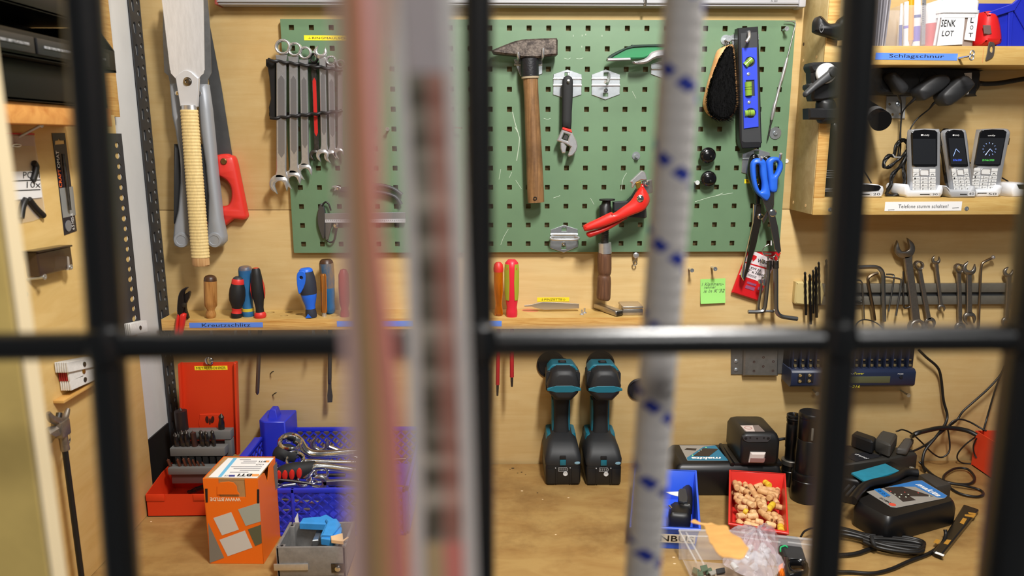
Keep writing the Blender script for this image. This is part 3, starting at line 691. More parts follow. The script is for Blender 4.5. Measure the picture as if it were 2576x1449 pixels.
# ---------------------------------------------------------------- hook plates
def hook_plate(label, hexa, slots_, d=PD, ridges=(), hooks=(), screws=(), th=.0018):
    m = [sum(p[0] for p in hexa)/6, sum(p[1] for p in hexa)/6]
    t = thing('hook_plate', label, 'tool hook', W(*m, d), 'zinc hook plates on the pegboard')
    trw('plate', hexa, d+.0003, th, ZINC, t, bev=.0005, holes=[[(x-6, y-4.5), (x+6, y-4.5), (x+6, y+4.5), (x-6, y+4.5)] for x, y in slots_])
    for (x0, x1, y) in ridges:
        A, Bq = W(x0, y, d+th), W(x1, y, d+th); tube('ridge', [A, Bq], .0024, ZINC, t, n=10)
    for path, r in hooks: tube('hook', [W(x, y, dd) for x, y, dd in path], r, SATIN, t, n=10, sm=3)
    for x, y in screws: lathe('screw_head', Fr(W(x, y, d+th), (1, 0, 0), (0, 0, 1), (0, -1, 0)), [(.0042, 0), (.004, .002), (.0015, .0026), (0, .002)], CHROME, t, n=14)
    return t
def pxs(f, x, y): return f((x, y))[0]
q = lambda f, *p: f(*p)
def h3(f, *p): return [tuple(f((x, y))[0])+(d,) for x, y, d in p]
hx = cI((905, 795), (1055, 745), (1208, 800), (1205, 1015), (1055, 1062), (900, 1015))
hook_plate('zinc hook plate carrying the adjustable wrench', hx, cI((1050, 795)), ridges=[(pxs(cI, 903, 845)[0], pxs(cI, 1206, 845)[0], pxs(cI, 0, 845)[1]), (pxs(cI, 903, 915)[0], pxs(cI, 1206, 915)[0], pxs(cI, 0, 915)[1])], hooks=[(h3(cI, (1065, 790, PD), (1066, 850, PD+.02), (1066, 890, PD+.028), (1066, 860, PD+.036)), .0026)])
hx = cI((1315, 800), (1465, 745), (1618, 800), (1615, 1012), (1460, 1070), (1313, 1015))
hook_plate('empty zinc hook plate right of the adjustable wrench', hx, cI((1470, 795), (1462, 1015)), ridges=[(pxs(cI, 1314, 845)[0], pxs(cI, 1616, 845)[0], pxs(cI, 0, 845)[1]), (pxs(cI, 1314, 915)[0], pxs(cI, 1616, 915)[0], pxs(cI, 0, 915)[1])], hooks=[(h3(cI, (1500, 795, PD), (1500, 850, PD+.022), (1480, 890, PD+.03), (1460, 880, PD+.036)), .0027)], screws=cI((1466, 968)))
hx = cI((480, 640), (635, 590), (785, 640), (785, 790), (735, 810), (550, 815))
hook_plate('zinc hook plate with two prongs behind the hammer', hx, [], ridges=[(pxs(cI, 482, 690)[0], pxs(cI, 784, 690)[0], pxs(cI, 0, 690)[1])], hooks=[(h3(cI, (530, 650, PD), (530, 640, PD+.03), (528, 610, PD+.044), (524, 560, PD+.046)), .0026), (h3(cI, (775, 650, PD), (778, 635, PD+.03), (790, 600, PD+.044), (795, 515, PD+.046)), .0026)])
hx = cI((1950, 690), (2100, 640), (2250, 690), (2250, 800), (2100, 850), (1950, 795))
hook_plate('zinc hook plate behind the rope under the green tool', hx, [], ridges=[(pxs(cI, 1952, 740)[0], pxs(cI, 2248, 740)[0], pxs(cI, 0, 740)[1])], hooks=[(h3(cI, (2080, 690, PD), (2080, 640, PD+.02), (2080, 600, PD+.03)), .0026)])
hx = cJ((875, 1100), (1018, 1048), (1165, 1095), (1168, 1280), (1015, 1345), (868, 1295))
hook_plate('lowest zinc hook plate with a wire loop below the hammer handle', hx, cJ((1018, 1095), (1015, 1290)), ridges=[(pxs(cJ, 872, 1150)[0], pxs(cJ, 1166, 1150)[0], pxs(cJ, 0, 1150)[1])], hooks=[(h3(cJ, (910, 1180, PD), (870, 1185, PD+.012), (900, 1205, PD+.022), (1020, 1205, PD+.026), (1150, 1205, PD+.022), (1180, 1185, PD+.012), (1130, 1175, PD)), .0022)], screws=cJ((1015, 1250)))
hx = cM((555, 360), (700, 300), (840, 345), (840, 560), (700, 610), (590, 570))
hook_plate('zinc hook plate behind the spirit level', hx, [], ridges=[(pxs(cM, 556, 400)[0], pxs(cM, 838, 400)[0], pxs(cM, 0, 400)[1])], hooks=[(h3(cM, (742, 330, PD), (742, 325, PD+.032), (742, 380, PD+.045), (715, 425, PD+.048)), .003)])
hx = cN((940, 215), (1100, 155), (1252, 200), (1255, 400), (1100, 470), (930, 425))
hook_plate('zinc hook plate with two prongs carrying the scissors', hx, cN((1100, 198)), ridges=[(pxs(cN, 936, 270)[0], pxs(cN, 1254, 270)[0], pxs(cN, 0, 270)[1])], hooks=[(h3(cN, (1110, 320, PD), (1130, 320, PD+.035), (1160, 250, PD+.05)), .0028), (h3(cN, (1300, 300, PD), (1360, 290, PD+.035), (1378, 210, PD+.05)), .0028)])
# ---------------------------------------------------------------- hammer
t = thing('hammer', 'old cross peen hammer with taped wooden handle on the pegboard', 'hammer', W(1350, 500, .04))
IRON = M('worn_iron', (112, 102, 94), rough=.5, metal=.8, c2=(58, 52, 50), vs=120, bump=.5, bs=250)
trw('head', cI((240, 548), (330, 510), (470, 455), (560, 432), (780, 420), (935, 415), (945, 440), (945, 590), (930, 600), (800, 612), (740, 628), (560, 628), (500, 602), (380, 592), (260, 578)), PD+.014, .027, IRON, t, bev=.003)
HW = wood('old_hammer_wood', (152, 114, 74), (108, 76, 46), (72, 52, 36), stretch=(40, 40, 2), s=5, blot=.6)
cl = [(648, 640), (655, 800), (665, 1000), (678, 1250), (685, 1449)]; P = [W(*pxs(cI, x, y), PD+.028) for x, y in cl]+[W(*pxs(cJ, x, y), PD+.028) for x, y in ((700, 400), (712, 700), (718, 805))]
tube('handle', P, [.0145, .0148, .0142, .0148, .0152, .0162, .0168, .0162], HW, t, n=18)
tube('tape_wrap', [W(*pxs(cI, 648, 632), PD+.028), W(*pxs(cI, 650, 740), PD+.028), W(*pxs(cI, 655, 825), PD+.028)], [.0168, .0172, .0166], M('tape_black', (26, 26, 30), rough=.45, bump=.8, bs=300), t, n=18)
tube('tape_edge', [W(*pxs(cI, 655, 822), PD+.028), W(*pxs(cI, 656, 842), PD+.028)], .0170, M('frayed_tape', (168, 152, 124), rough=.9, bump=1, bs=900), t, n=18)
c = W(*pxs(cJ, 708, 765), PD+.0445); lathe('hang_hole', Fr(c, (1, 0, 0), (0, 0, 1), (0, -1, 0)), [(.0038, -.004), (.0038, .0006), (.0022, .0006), (.002, -.001), (0, -.001)], M('hole_dark', (22, 16, 12), rough=.9), t, n=12)
# ---------------------------------------------------------------- adjustable wrench
t = thing('adjustable_wrench', 'chrome adjustable wrench with a black grip hanging head down', 'wrench', W(1425, 390, .03))
D = PD+.018
trw('grip', cr(cI((1000, 1040), (1003, 860), (1030, 820), (1060, 810), (1095, 828), (1112, 870), (1110, 1040), (1100, 1200), (1092, 1385), (1045, 1372), (998, 1360), (998, 1200)), 2), D, .012, RUBBER, t, bev=.003, ang=60)
trw('red_band', cJ((1003, 0), (1092, 25), (1103, 58), (996, 22)), D+.001, .0105, M('red_band', (214, 54, 44), rough=.4), t)
win = cJ((1018, 62), (1076, 82), (1055, 150), (990, 126))
trw('head', cJ((996, 22), (1103, 58), (1152, 150), (1162, 200), (1148, 255), (1110, 302), (1068, 316), (1058, 300), (1090, 212), (1070, 200), (1030, 176), (985, 160), (938, 146)), D, .011, SATIN, t, bev=.0018, holes=[win])
trw('worm_screw', cJ((1022, 75), (1068, 90), (1052, 140), (1000, 122)), D+.001, .007, DSTEEL, t, bev=.001)
trw('movable_jaw', cJ((978, 168), (1010, 165), (1044, 205), (1030, 276), (996, 278), (978, 225)), D+.001, .009, SATIN, t, bev=.0015)
# ---------------------------------------------------------------- green folding tool
t = thing('window_scraper', 'green and silver tool lying across a hook beside the white rope', 'scraper', W(1620, 140, .04))
D = PD+.02
trw('green_body', cr(cI((1495, 630), (1580, 570), (1740, 508), (2060, 492), (2150, 500), (2150, 560), (1960, 580), (1880, 622), (1700, 632)), 3), D, .014, M('green_plastic', (36, 128, 78), rough=.35), t, bev=.002)
trw('dark_rim', cr(cI((1475, 645), (1500, 600), (1600, 545), (1730, 492), (1770, 486), (2150, 476), (2150, 500), (1760, 512), (1600, 575), (1520, 625), (1500, 648)), 3), D+.001, .016, M('rim_dark', (52, 70, 62), rough=.3, metal=.5), t, bev=.001)
trw('silver_edge', cI((1478, 628), (1725, 622), (1728, 648), (1480, 655)), D+.002, .016, SATIN, t, bev=.001)
trw('lever', cr(cI((1740, 668), (1830, 650), (1900, 618), (1955, 560), (2060, 535), (2150, 540), (2150, 600), (2000, 625), (1900, 680), (1800, 690)), 3), D+.004, .017, SATIN, t, bev=.003)
# ---------------------------------------------------------------- small screws and washers
WF = lambda x, y, d=0: Fr(W(x, y, d), (1, 0, 0), (0, 0, 1), (0, -1, 0))
screw(WF(1600, 392, PD), .0042, .012, label='short screw with washer standing out of the pegboard above the red cutter', washer=.008)
screw(WF(1950, 335, PD), .0045, .004, label='large flat washer and screw at the right edge of the pegboard', washer=.0118)
screw(WF(*pxs(cM, 1085, 305), PD), .0045, .02, label='screw in the top right hole of the pegboard')
screw(WF(1978, 405, 0), .0045, .0012, mat=WHITE, label='white screw cap on the plywood right of the pegboard')
screw(WF(1733, 675), .0042, .026, label='left of two long screws above the green note')
screw(WF(*pxs(cO, 785, 430)), .0044, .027, label='right of two long screws above the green note')
screw(WF(1748, 458, PD), .0045, .02, mat=M('clear_peg', (200, 205, 205), rough=.2), label='pale peg sticking out beside the white rope')
screw(WF(978, 325, PD), .004, .018, label='screw standing out between the two straps')
s = thing('peg_pin', 'thin steel pin on the pegboard beside the black middle bar', 'pin', W(1150, 322, PD)); tube('pin', [W(1120, 318, PD+.01), W(1162, 322, PD+.02)], .0018, CHROME, s)
# eye screw below the board
t = thing('eye_screw', 'small eye screw hanging from the lower edge of the pegboard', 'hook', W(1597, 660, .012))
lathe('cap', WF(*pxs(cK, 1792, 172), 0), [(.006, 0), (.006, .012), (.004, .013), (0, .013)], SATIN, t, n=14)
tube('eye', [W(*p_, .01) for p_ in cK((1795, 190), (1793, 230), (1772, 255), (1778, 285), (1795, 290), (1812, 270), (1800, 238))], .0012, CHROME, t, n=8, sm=4)
# ---------------------------------------------------------------- screw clamp
t = thing('screw_clamp', 'black screw clamp with a worn wooden handle hanging on the pegboard', 'clamp', W(1520, 750, .04))
D = PD+.03; WH = wood('worn_red_handle', (112, 78, 56), (80, 54, 40), (120, 44, 42), stretch=(50, 50, 3), s=5, blot=.5)
ax = lambda f, x, y: W(*pxs(f, x, y), D)
tube('pressure_plate', [ax(cJ, 1480, 785), ax(cJ, 1480, 770)], .0155, BLACK, t, n=20)
tube('swivel', [ax(cJ, 1475, 785), ax(cJ, 1468, 835), ax(cJ, 1460, 850), ax(cJ, 1455, 1000), ax(cJ, 1455, 1060)], [.008, .0095, .0118, .0118, .0105], BLACK, t, n=18)
P = [ax(cJ, 1458+(1452-1458)*i/36, 1060+(1245-1060)*i/36) for i in range(37)]; tube('spindle', P, [.0085 if i % 4 < 2 else .0072 for i in range(37)], DSTEEL, t, n=16, ang=20)
tube('ferrule', [ax(cJ, 1455, 1240), ax(cJ, 1458, 1300), ax(cJ, 1458, 1350)], [.0128, .0132, .0135], SATIN, t, n=20)
tube('handle', [ax(cK, *p_) for p_ in ((1462, 150), (1462, 200), (1462, 330), (1462, 368), (1460, 395), (1458, 420), (1458, 480), (1452, 600), (1452, 645), (1450, 662))], [.0125, .0142, .0142, .0135, .0115, .0135, .0142, .0145, .0138, .011], WH, t, n=20, sm=2)
trw('arm', cJ((1540, 800), (1690, 790), (1745, 735), (1790, 660), (1830, 640), (1880, 700), (1900, 960), (1880, 975), (1690, 962), (1600, 900), (1545, 905)), PD+.014, .014, M('cast_black', (38, 40, 43), rough=.5), t, bev=.002)
# ---------------------------------------------------------------- red pipe cutter
t = thing('pipe_cutter', 'red handled pipe cutter hanging in front of the screw clamp', 'cutter', W(1560, 560, .06))
RP = M('glossy_red', (214, 42, 34), rough=.3); D = PD+.053
trw('upper_handle', cr(cJ((1228, 1070), (1250, 1045), (1400, 975), (1525, 915), (1552, 928), (1650, 860), (1740, 790), (1800, 690), (1848, 608), (1872, 640), (1935, 760), (1905, 850), (1850, 900), (1720, 950), (1560, 1020), (1440, 1065), (1260, 1112), (1232, 1100)), 3), D, .016, RP, t, bev=.004, ang=60)
trw('lower_handle', cr(cJ((1262, 1132), (1380, 1095), (1480, 1055), (1620, 985), (1700, 960), (1640, 1010), (1500, 1095), (1340, 1165), (1280, 1178)), 3), D-.006, .013, M('darker_red', (186, 32, 28), rough=.35), t, bev=.003, ang=60)
trw('jaw', cJ((1722, 582), (1850, 464), (1882, 482), (1905, 560), (1870, 566), (1842, 562), (1790, 588), (1750, 650), (1738, 640), (1745, 600)), D+.001, .012, SATIN, t, bev=.0015)
trw('blade', cJ((1850, 575), (1960, 560), (1970, 700), (1900, 720), (1880, 680)), D+.002, .006, STEEL, t, bev=.001)
trw('link', cJ((1782, 595), (1838, 575), (1842, 640), (1800, 668)), D+.003, .01, BRS, t, bev=.001)
for x, y, r in ((1835, 765, .0068), (1910, 605, .005)): lathe('rivet', WF(*pxs(cJ, x, y), D+.016), [(r, -.002), (r, .001), (r*.7, .0028), (0, .0034)], CHROME, t, n=18)
# ---------------------------------------------------------------- hand brush
t = thing('hand_brush', 'wooden hand brush with black bristles hanging on a hook', 'brush', W(1820, 300, .03))
BW = wood('beech_brush', (222, 172, 118), (198, 142, 88), stretch=(3, 3, 20), s=4)
trw('brush_body', cr(cM((520, 462), (560, 452), (585, 500), (600, 700), (620, 1000), (615, 1080), (560, 1180), (480, 1218), (400, 1200), (330, 1150), (297, 1090), (290, 1020), (330, 850), (400, 600), (440, 500)), 3), PD+.004, .022, BW, t, bev=.005, ang=60)
brl = cr(cM((545, 475), (585, 475), (612, 800), (620, 1050), (570, 1180), (480, 1218), (385, 1180), (338, 1080), (352, 900), (425, 680), (505, 520)), 3)
BRI = M('black_bristle', (7, 7, 8), rough=.9, spec=.2); f0 = PD+.026
poly = [(w.x, w.z) for w in (W(p.x, p.y, f0+.02) for p in brl)]
V, Fc = plate_vf(wallF(f0), [[(x*.96+W(480, 0).x*0+.04*W(*pxs(cM, 490, 850), f0).x, z*.97+.03*W(*pxs(cM, 490, 850), f0).z) for x, z in poly]], .02, .004)
def inside(p, x, z):
    r = False
    for i in range(len(p)):
        a, b2 = p[i-1], p[i]
        if (a[1] > z) != (b2[1] > z) and x < (b2[0]-a[0])*(z-a[1])/(b2[1]-a[1])+a[0]: r = not r
    return r
xs = [p[0] for p in poly]; zs_ = [p[1] for p in poly]; n = 0; cx_, cz_ = sum(xs)/len(xs), sum(zs_)/len(zs_)
while n < 2600:
    x, z = random.uniform(min(xs), max(xs)), random.uniform(min(zs_), max(zs_))
    if not inside(poly, x, z): continue
    n += 1; k = len(V); dx, dz = (x-cx_)*.3+random.uniform(-.003, .003), (z-cz_)*.1+random.uniform(-.003, .003); l = random.uniform(.024, .032); w_ = .0006
    V += [Vector((x-w_, -f0, z)), Vector((x+w_, -f0, z)), Vector((x, -f0, z+w_*1.6)), Vector((x+dx, -f0-l, z+dz))]
    Fc += [(k, k+1, k+3), (k+1, k+2, k+3), (k+2, k, k+3)]
br = mk('bristles', V, Fc, BRI, t, None); br['kind'] = 'stuff'
tube('hang_loop', [W(*p_, PD+.016) for p_ in cM((500, 470), (520, 430), (540, 425), (545, 450), (530, 470))], .0012, DSTEEL, t, n=6, sm=3)
t = screw(WF(*pxs(cM, 503, 405), PD), .006, .022, label='hook screw with washer from which the hand brush hangs', washer=.0095)
# ---------------------------------------------------------------- spirit level
t = thing('spirit_level', 'short black spirit level with a blue centre block and green vials', 'spirit level', W(1885, 370, .03))
D = PD+.008
trw('frame', cM((612, 292), (817, 275), (835, 760), (853, 1449))+cN((1138, 60), (1132, 140), (918, 152), (906, 120))+cM((630, 1400), (622, 900)), D, .020, M('level_frame', (22, 23, 27), rough=.4), t, bev=.0015)
trw('grey_inlay', cM((640, 345), (805, 332), (845, 1449))+cN((1105, 80), (945, 85))+cM((652, 1430), (645, 900)), D+.0005, .0202, DGREY, t, bev=.0005)
vh = [circ(733, 632, 50, 20), [(692, 818), (776, 815), (782, 975), (695, 980)], circ(742, 1148, 50, 20)]
trw('blue_block', cM((652, 492), (802, 487), (820, 1285), (672, 1305)), D+.001, .0222, M('level_blue', (52, 74, 214), rough=.4), t, bev=.0008, holes=[cM(*h) for h in vh])
VG = M('vial_green', (150, 190, 70), rough=.08, alpha=.75); VD = M('vial_dark', (60, 78, 60), rough=.5)
for (x0, y0, x1, y1, r) in ((700, 665, 770, 600, .006), (733, 830, 737, 968, .0068), (695, 1150, 790, 1142, .0062)):
    vt = tube('vial', [W(*pxs(cM, x0, y0), D+.0235), W(*pxs(cM, x1, y1), D+.0235)], r, VG, t, n=14)
    m1, m2 = ((x0*.45+x1*.55), (y0*.45+y1*.55)), ((x0*.62+x1*.38), (y0*.62+y1*.38)); A, Bq = W(*pxs(cM, *m1), D+.0235), W(*pxs(cM, *m2), D+.0235)
    for e in (A, Bq):
        fr = axisF(e, e+(W(*pxs(cM, x1, y1), D+.0235)-e)); lathe('vial_line', fr, [(r*1.02, -.0004), (r*1.02, .0004)], INK, vt, n=14)
for x, y in ((736, 750), (743, 1037)): lathe('screw', WF(*pxs(cM, x, y), D+.0232), [(.0032, -.001), (.0032, .0005), (.001, .0008), (0, .0002)], ZINC, t, n=12)
# ---------------------------------------------------------------- scriber
t = thing('scriber', 'thin silver double ended scriber leaning along the right edge of the pegboard', 'scriber', W(1935, 350, .02))
D = PD+.008
tube('hooked_point', [W(*p_, D) for p_ in cM((1100, 212), (1150, 214), (1190, 222), (1212, 240), (1200, 300), (1165, 440), (1128, 592))], [.0006, .0011, .0013, .0014, .0014, .0014, .0016], STEEL, t, n=8, sm=2)
tube('grip', [W(*p_, D) for p_ in cM((1128, 588), (1110, 660), (1072, 805), (1062, 830), (1015, 1020), (1002, 1060), (978, 1170), (970, 1215))], [.0024, .0032, .0032, .0026, .0028, .0036, .0034, .0022], SATIN, t, n=12)
tube('straight_point', [W(*p_, D) for p_ in cM((970, 1212), (938, 1380), (925, 1420))], [.0018, .0016, .0004], DSTEEL, t, n=8)
# ---------------------------------------------------------------- two black knobs
for lab, x, y, tx, ty in (('upper round black knob on the pegboard', 540, 232, 40, 20), ('lower round black knob on the pegboard', 548, 498, 25, 50)):
    t = thing('round_knob', lab, 'knob', W(*pxs(cN, x, y), PD), 'round black knobs on the pegboard'); fr = WF(*pxs(cN, x, y), PD+.012)
    lathe('stem', WF(*pxs(cN, x, y), PD), [(.006, 0), (.006, .013)], BLACK, t, n=14)
    lathe('dome', fr, [(.012, 0), (.0155, .001), (.0162, .004), (.0145, .008), (.010, .0105), (.004, .0118), (0, .012)], BLACKG, t, n=32, ang=70)
    f2 = fr.at(.004 if tx > 30 else .002, -.002 if tx > 30 else -.004, .010); lathe('nub', f2, [(.003, 0), (.0022, .004), (0, .006)], BLACKG, t, n=14, ang=70)
# ---------------------------------------------------------------- scissors
BS = M('blue_scissor_plastic', (40, 104, 224), rough=.38); BLD = M('scissor_steel', (150, 144, 138), rough=.25, metal=1)
t = thing('scissors', 'blue handled scissors hanging open from the two pronged hook', 'scissors', W(1920, 640, .05))
D = PD+.034
L1 = cr(cN((1038, 340), (1062, 285), (1110, 262), (1165, 272), (1200, 305), (1215, 420), (1225, 520), (1245, 620), (1252, 690), (1218, 745), (1175, 725), (1105, 662), (1068, 585), (1042, 460)), 3); H1 = cr(cN((1086, 360), (1108, 328), (1140, 350), (1150, 450), (1168, 560), (1160, 628), (1132, 632), (1098, 530)), 3)
L2 = cr(cN((1215, 310), (1250, 262), (1300, 246), (1350, 260), (1390, 312), (1396, 375), (1368, 445), (1338, 505), (1328, 640), (1255, 640), (1240, 540), (1225, 420)), 3); H2 = cr(cN((1286, 335), (1305, 300), (1340, 302), (1350, 350), (1322, 425), (1292, 455)), 3)
trw('handle', L1, D+.002, .011, BS, t, bev=.0028, holes=[H1], ang=60); trw('handle', L2, D-.003, .011, BS, t, bev=.0028, holes=[H2], ang=60)
trw('blade', cN((1155, 700), (1240, 700), (1300, 860), (1345, 1050), (1380, 1322), (1352, 1352), (1310, 1300), (1250, 1000), (1232, 890)), D+.003, .0022, BLD, t, bev=.0006)
trw('blade', cN((1258, 630), (1300, 630), (1298, 800), (1240, 900), (1180, 1010), (1165, 960), (1225, 850)), D, .0022, BLD, t, bev=.0006)
lathe('pivot_screw', WF(*pxs(cN, 1284, 886), D+.004), [(.0075, -.001), (.0075, .002), (.005, .0032), (0, .0026)], CHROME, t, n=18)
t = thing('scissors', 'black handled scissors hanging behind the blue ones', 'scissors', W(1870, 700, .04))
D = PD+.016
trw('handle', cr(cN((1010, 340), (1030, 255), (1065, 215), (1105, 225), (1128, 280), (1150, 400), (1160, 560), (1140, 700), (1130, 790), (1090, 790), (1085, 680), (1040, 560), (1005, 450)), 3), D, .010, BLACKG, t, bev=.0018, holes=[cr(cN((1045, 330), (1070, 270), (1095, 300), (1115, 420), (1120, 540), (1085, 540), (1052, 440)), 3)], ang=60)
trw('handle', cr(cN((1180, 270), (1215, 238), (1250, 240), (1285, 280), (1285, 380), (1240, 500), (1200, 640), (1170, 720), (1140, 700), (1180, 560), (1190, 400)), 3), D-.002, .008, BLACKG, t, bev=.0015, ang=60)
trw('blade', cBB((690, -250), (750, -260), (745, 0), (682, 300), (560, 700), (508, 820), (500, 800), (560, 500), (600, 250), (640, 30)), D+.003, .0026, M('dark_blade', (92, 84, 76), rough=.35, metal=1), t, bev=.0004)
trw('blade', cBB((640, -260), (690, -250), (650, 0), (600, 200), (530, 560), (505, 815), (472, 755), (490, 600), (555, 330), (630, 0)), D+.005, .0026, CHROME, t, bev=.0012)
lathe('pivot_screw', WF(*pxs(cN, 1145, 928), D+.006), [(.006, -.002), (.006, .001), (.004, .003), (0, .003)], CHROME, t, n=16)
# ---------------------------------------------------------------- labels on board and wall
def wall_label(name, lab, quad, d, s, m, **k):
    o = px_strip(name, quad, d, s, m, **k); return tag(o, lab, 'label')
wall_label('label_strip', 'yellow printed label at the top left of the pegboard', [pxs(cE, 1395, 367), pxs(cE, 2010, 371), pxs(cE, 1395, 322)], PD+.0002, '\u2193RINGMAULSCHL\u00dcSSEL\u2193', YEL, pad=.25)
wall_label('label_strip', 'yellow printed label on the wall above the tweezers', [pxs(cK, 735, 681), pxs(cK, 1082, 679), pxs(cK, 735, 637)], .0002, '\u2193PINZETTE\u2193', YEL, pad=.24, wpad=.12)
wall_label('label_strip', 'yellow printed label half hidden behind the scissors', [pxs(cN, 962, 549), pxs(cN, 1290, 545), pxs(cN, 966, 500)], PD+.0002, 'SCHEREN', YEL, pad=.25)
# green note
A, Bq, Cq = W(*pxs(cO, 608, 983), .0006), W(*pxs(cO, 985, 970), .0006), W(*pxs(cO, 598, 618), .0006)
x = (Bq-A).normalized(); fr = Fr(A, x, Vector((0, -1, 0)).cross(x), (0, -1, 0)); w = (Bq-A).length; h = (Cq-A).dot(fr.y)
V, Fc = [], []
for i in range(9):
    v = i/8; V += [fr.p(0, h*v, .0004+.006*(1-v)**2), fr.p(w, h*v, .0004+.0045*(1-v)**2)]
Fc = [(2*i, 2*i+1, 2*i+3, 2*i+2) for i in range(8)]
V += [p_-fr.z*.0002 for p_ in V]; Fc += [tuple(18+i for i in f[::-1]) for f in Fc[:8]]+[(0, 2, 20, 18), (16, 17, 35, 34), (0, 1, 19, 18)]
nt_ = mk('sticky_note', V, Fc, M('note_green', (158, 226, 118), rough=.7), None, 60); tag(nt_, 'light green sticky note with pencil handwriting on the plywood wall', 'note')
PEN = M('pencil_grey', (96, 120, 84), rough=.8)
for s_, x0, y0, x1, y1 in (('1 Klammeru-', .05, .72, .93, .86), ('nehmer', .14, .61, .62, .72), ('is in K\u00b432', .12, .44, .97, .58)):
    k = (y0+y1)/2; text('lettering', fr.at(0, 0, .001+.006*(1-k)**2), s_, w*x0, h*y0, w*x1, h*y1, PEN, nt_, shear=.35)
# red bag
t = thing('screw_bag', 'red and white printed bag hanging behind the large hex keys', 'bag', W(1880, 700, .006))
D = .006; A, Bq, Cq = W(*pxs(cBB, 330, 975), D), W(*pxs(cBB, 700, 1095), D), W(*pxs(cBB, 690, 290), D)
x = (Bq-A).normalized(); fr = Fr(A, x, Vector((0, -1, 0)).cross(x), (0, -1, 0)); w = (Bq-A).length; h = (Cq-A).dot(fr.y)
RB = M('bag_red', (208, 30, 36), rough=.3, bump=.6, bs=120)
plate('bag', fr, [[(0, 0), (w, 0), (w*1.04, h*.5), (w*1.12, h*.97), (w*.62, h*1.04), (w*.03, h), (-.001, h*.5)]], .006, RB, t, bev=.0025)
lb = plate('white_print', fr, [[(w*.01, h*.36), (w*.98, h*.35), (w*1.07, h*.80), (w*.04, h*.86)]], .0066, M('bag_white', (232, 222, 226), rough=.4), t)
plate('red_line', fr, [[(w*.02, h*.595), (w*1.0, h*.61), (w*1.0, h*.635), (w*.02, h*.62)]], .0069, RB, lb)
f2 = fr.at(0, 0, .0068)
text('lettering', f2, 'W\u00dcRTH', w*.42, h*.68, w*1.0, h*.76, INK, lb, bold=.02)
plate('logo_mark', f2, [[(w*.12, h*.7), (w*.2, h*.66), (w*.24, h*.70), (w*.28, h*.66), (w*.36, h*.74), (w*.34, h*.78), (w*.12, h*.79)]], .0002, RB, lb)
text('lettering', f2, 'KW 20', w*.30, h*.525, w*.66, h*.57, INK, lb, bold=.02); text('lettering', f2, '1/2" x 26mm', w*.14, h*.46, w*.86, h*.515, INK, lb, bold=.02)
for k in range(9): plate('bar_code', f2, [[(w*(.3+k*.035), h*.385), (w*(.3+k*.035+.014), h*.385), (w*(.3+k*.035+.014), h*.43), (w*(.3+k*.035), h*.43)]], .0002, INK, lb)
for x0, x1, y0, y1 in ((.36, .7, .16, .22), (.36, .7, .25, .29), (.8, .98, .2, .26)): plate('print_field', f2, [[(w*x0, h*y0), (w*x1, h*y0), (w*x1, h*y1), (w*x0, h*y1)]], .0002, M('bag_mauve', (150, 84, 120), rough=.4), t)
# hex keys on a ring
HK = M('hex_key_steel', (150, 152, 152), rough=.32, metal=1)
t = thing('key_ring', 'wire ring with small trinkets holding the large hex keys', 'ring', W(1930, 625, .03))
D = .03
tube('ring', [W(*p_, D+.012) for p_ in cBB((860, 305), (800, 340), (770, 400), (800, 455), (860, 480), (925, 480), (960, 440))], .0011, CHROME, t, n=8, sm=4)
tube('ring', [W(*p_, D+.008) for p_ in cBB((930, 470), (960, 460), (990, 490), (985, 530), (945, 540), (925, 505))], .001, CHROME, t, n=8, sm=3, closed=True)
for pts, r in ((((780, 430), (890, 440)), .0022), (((760, 570), (790, 520)), .0035), (((730, 800), (740, 850)), .0036), (((785, 790), (790, 880)), .003), (((800, 720), (795, 790)), .001), (((840, 470), (850, 520)), .002)):
    tube('trinket', [W(*p_, D+.01) for p_ in cBB(*pts)], r, CHROME, t, n=10)
tube('hook', [W(*pxs(cBB, 895, 300), PD), W(*pxs(cBB, 893, 260), D+.012), W(*pxs(cBB, 893, 320), D+.016)], .0016, SATIN, t, n=8)
def hexkey(label, pts, r, d, caps=None, mat=HK, grp='large hex keys on the wire ring', fcrop=None, sm=4):
    t = thing('hex_key', label, 'hex key', W(*fcrop(pts[-1])[0], d), grp)
    tube('shaft', [W(*p_, d) for p_ in fcrop(*pts)], r, mat, t, n=6, sm=sm, ang=25)
    if caps: tube('sleeve', [W(*p_, d) for p_ in fcrop(*caps)], r*1.25, DSTEEL, t, n=16)
    return t
hexkey('large bright hex key with its short end pointing left', [(862, 545), (845, 800), (815, 1100), (800, 1195), (770, 1238), (700, 1250), (568, 1250)], .0040, .034, ((865, 535), (862, 655)), fcrop=cBB)
hexkey('large grey hex key with its short end pointing right', [(955, 545), (958, 800), (958, 1150), (968, 1240), (1010, 1300), (1090, 1325), (1258, 1348)], .0048, .036, ((955, 535), (956, 640)), fcrop=cBB)
hexkey('hex key behind the other two on the ring', [(775, 760), (735, 1000), (712, 1180), (740, 1240), (840, 1240), (925, 1245)], .0028, .022, fcrop=cBB)
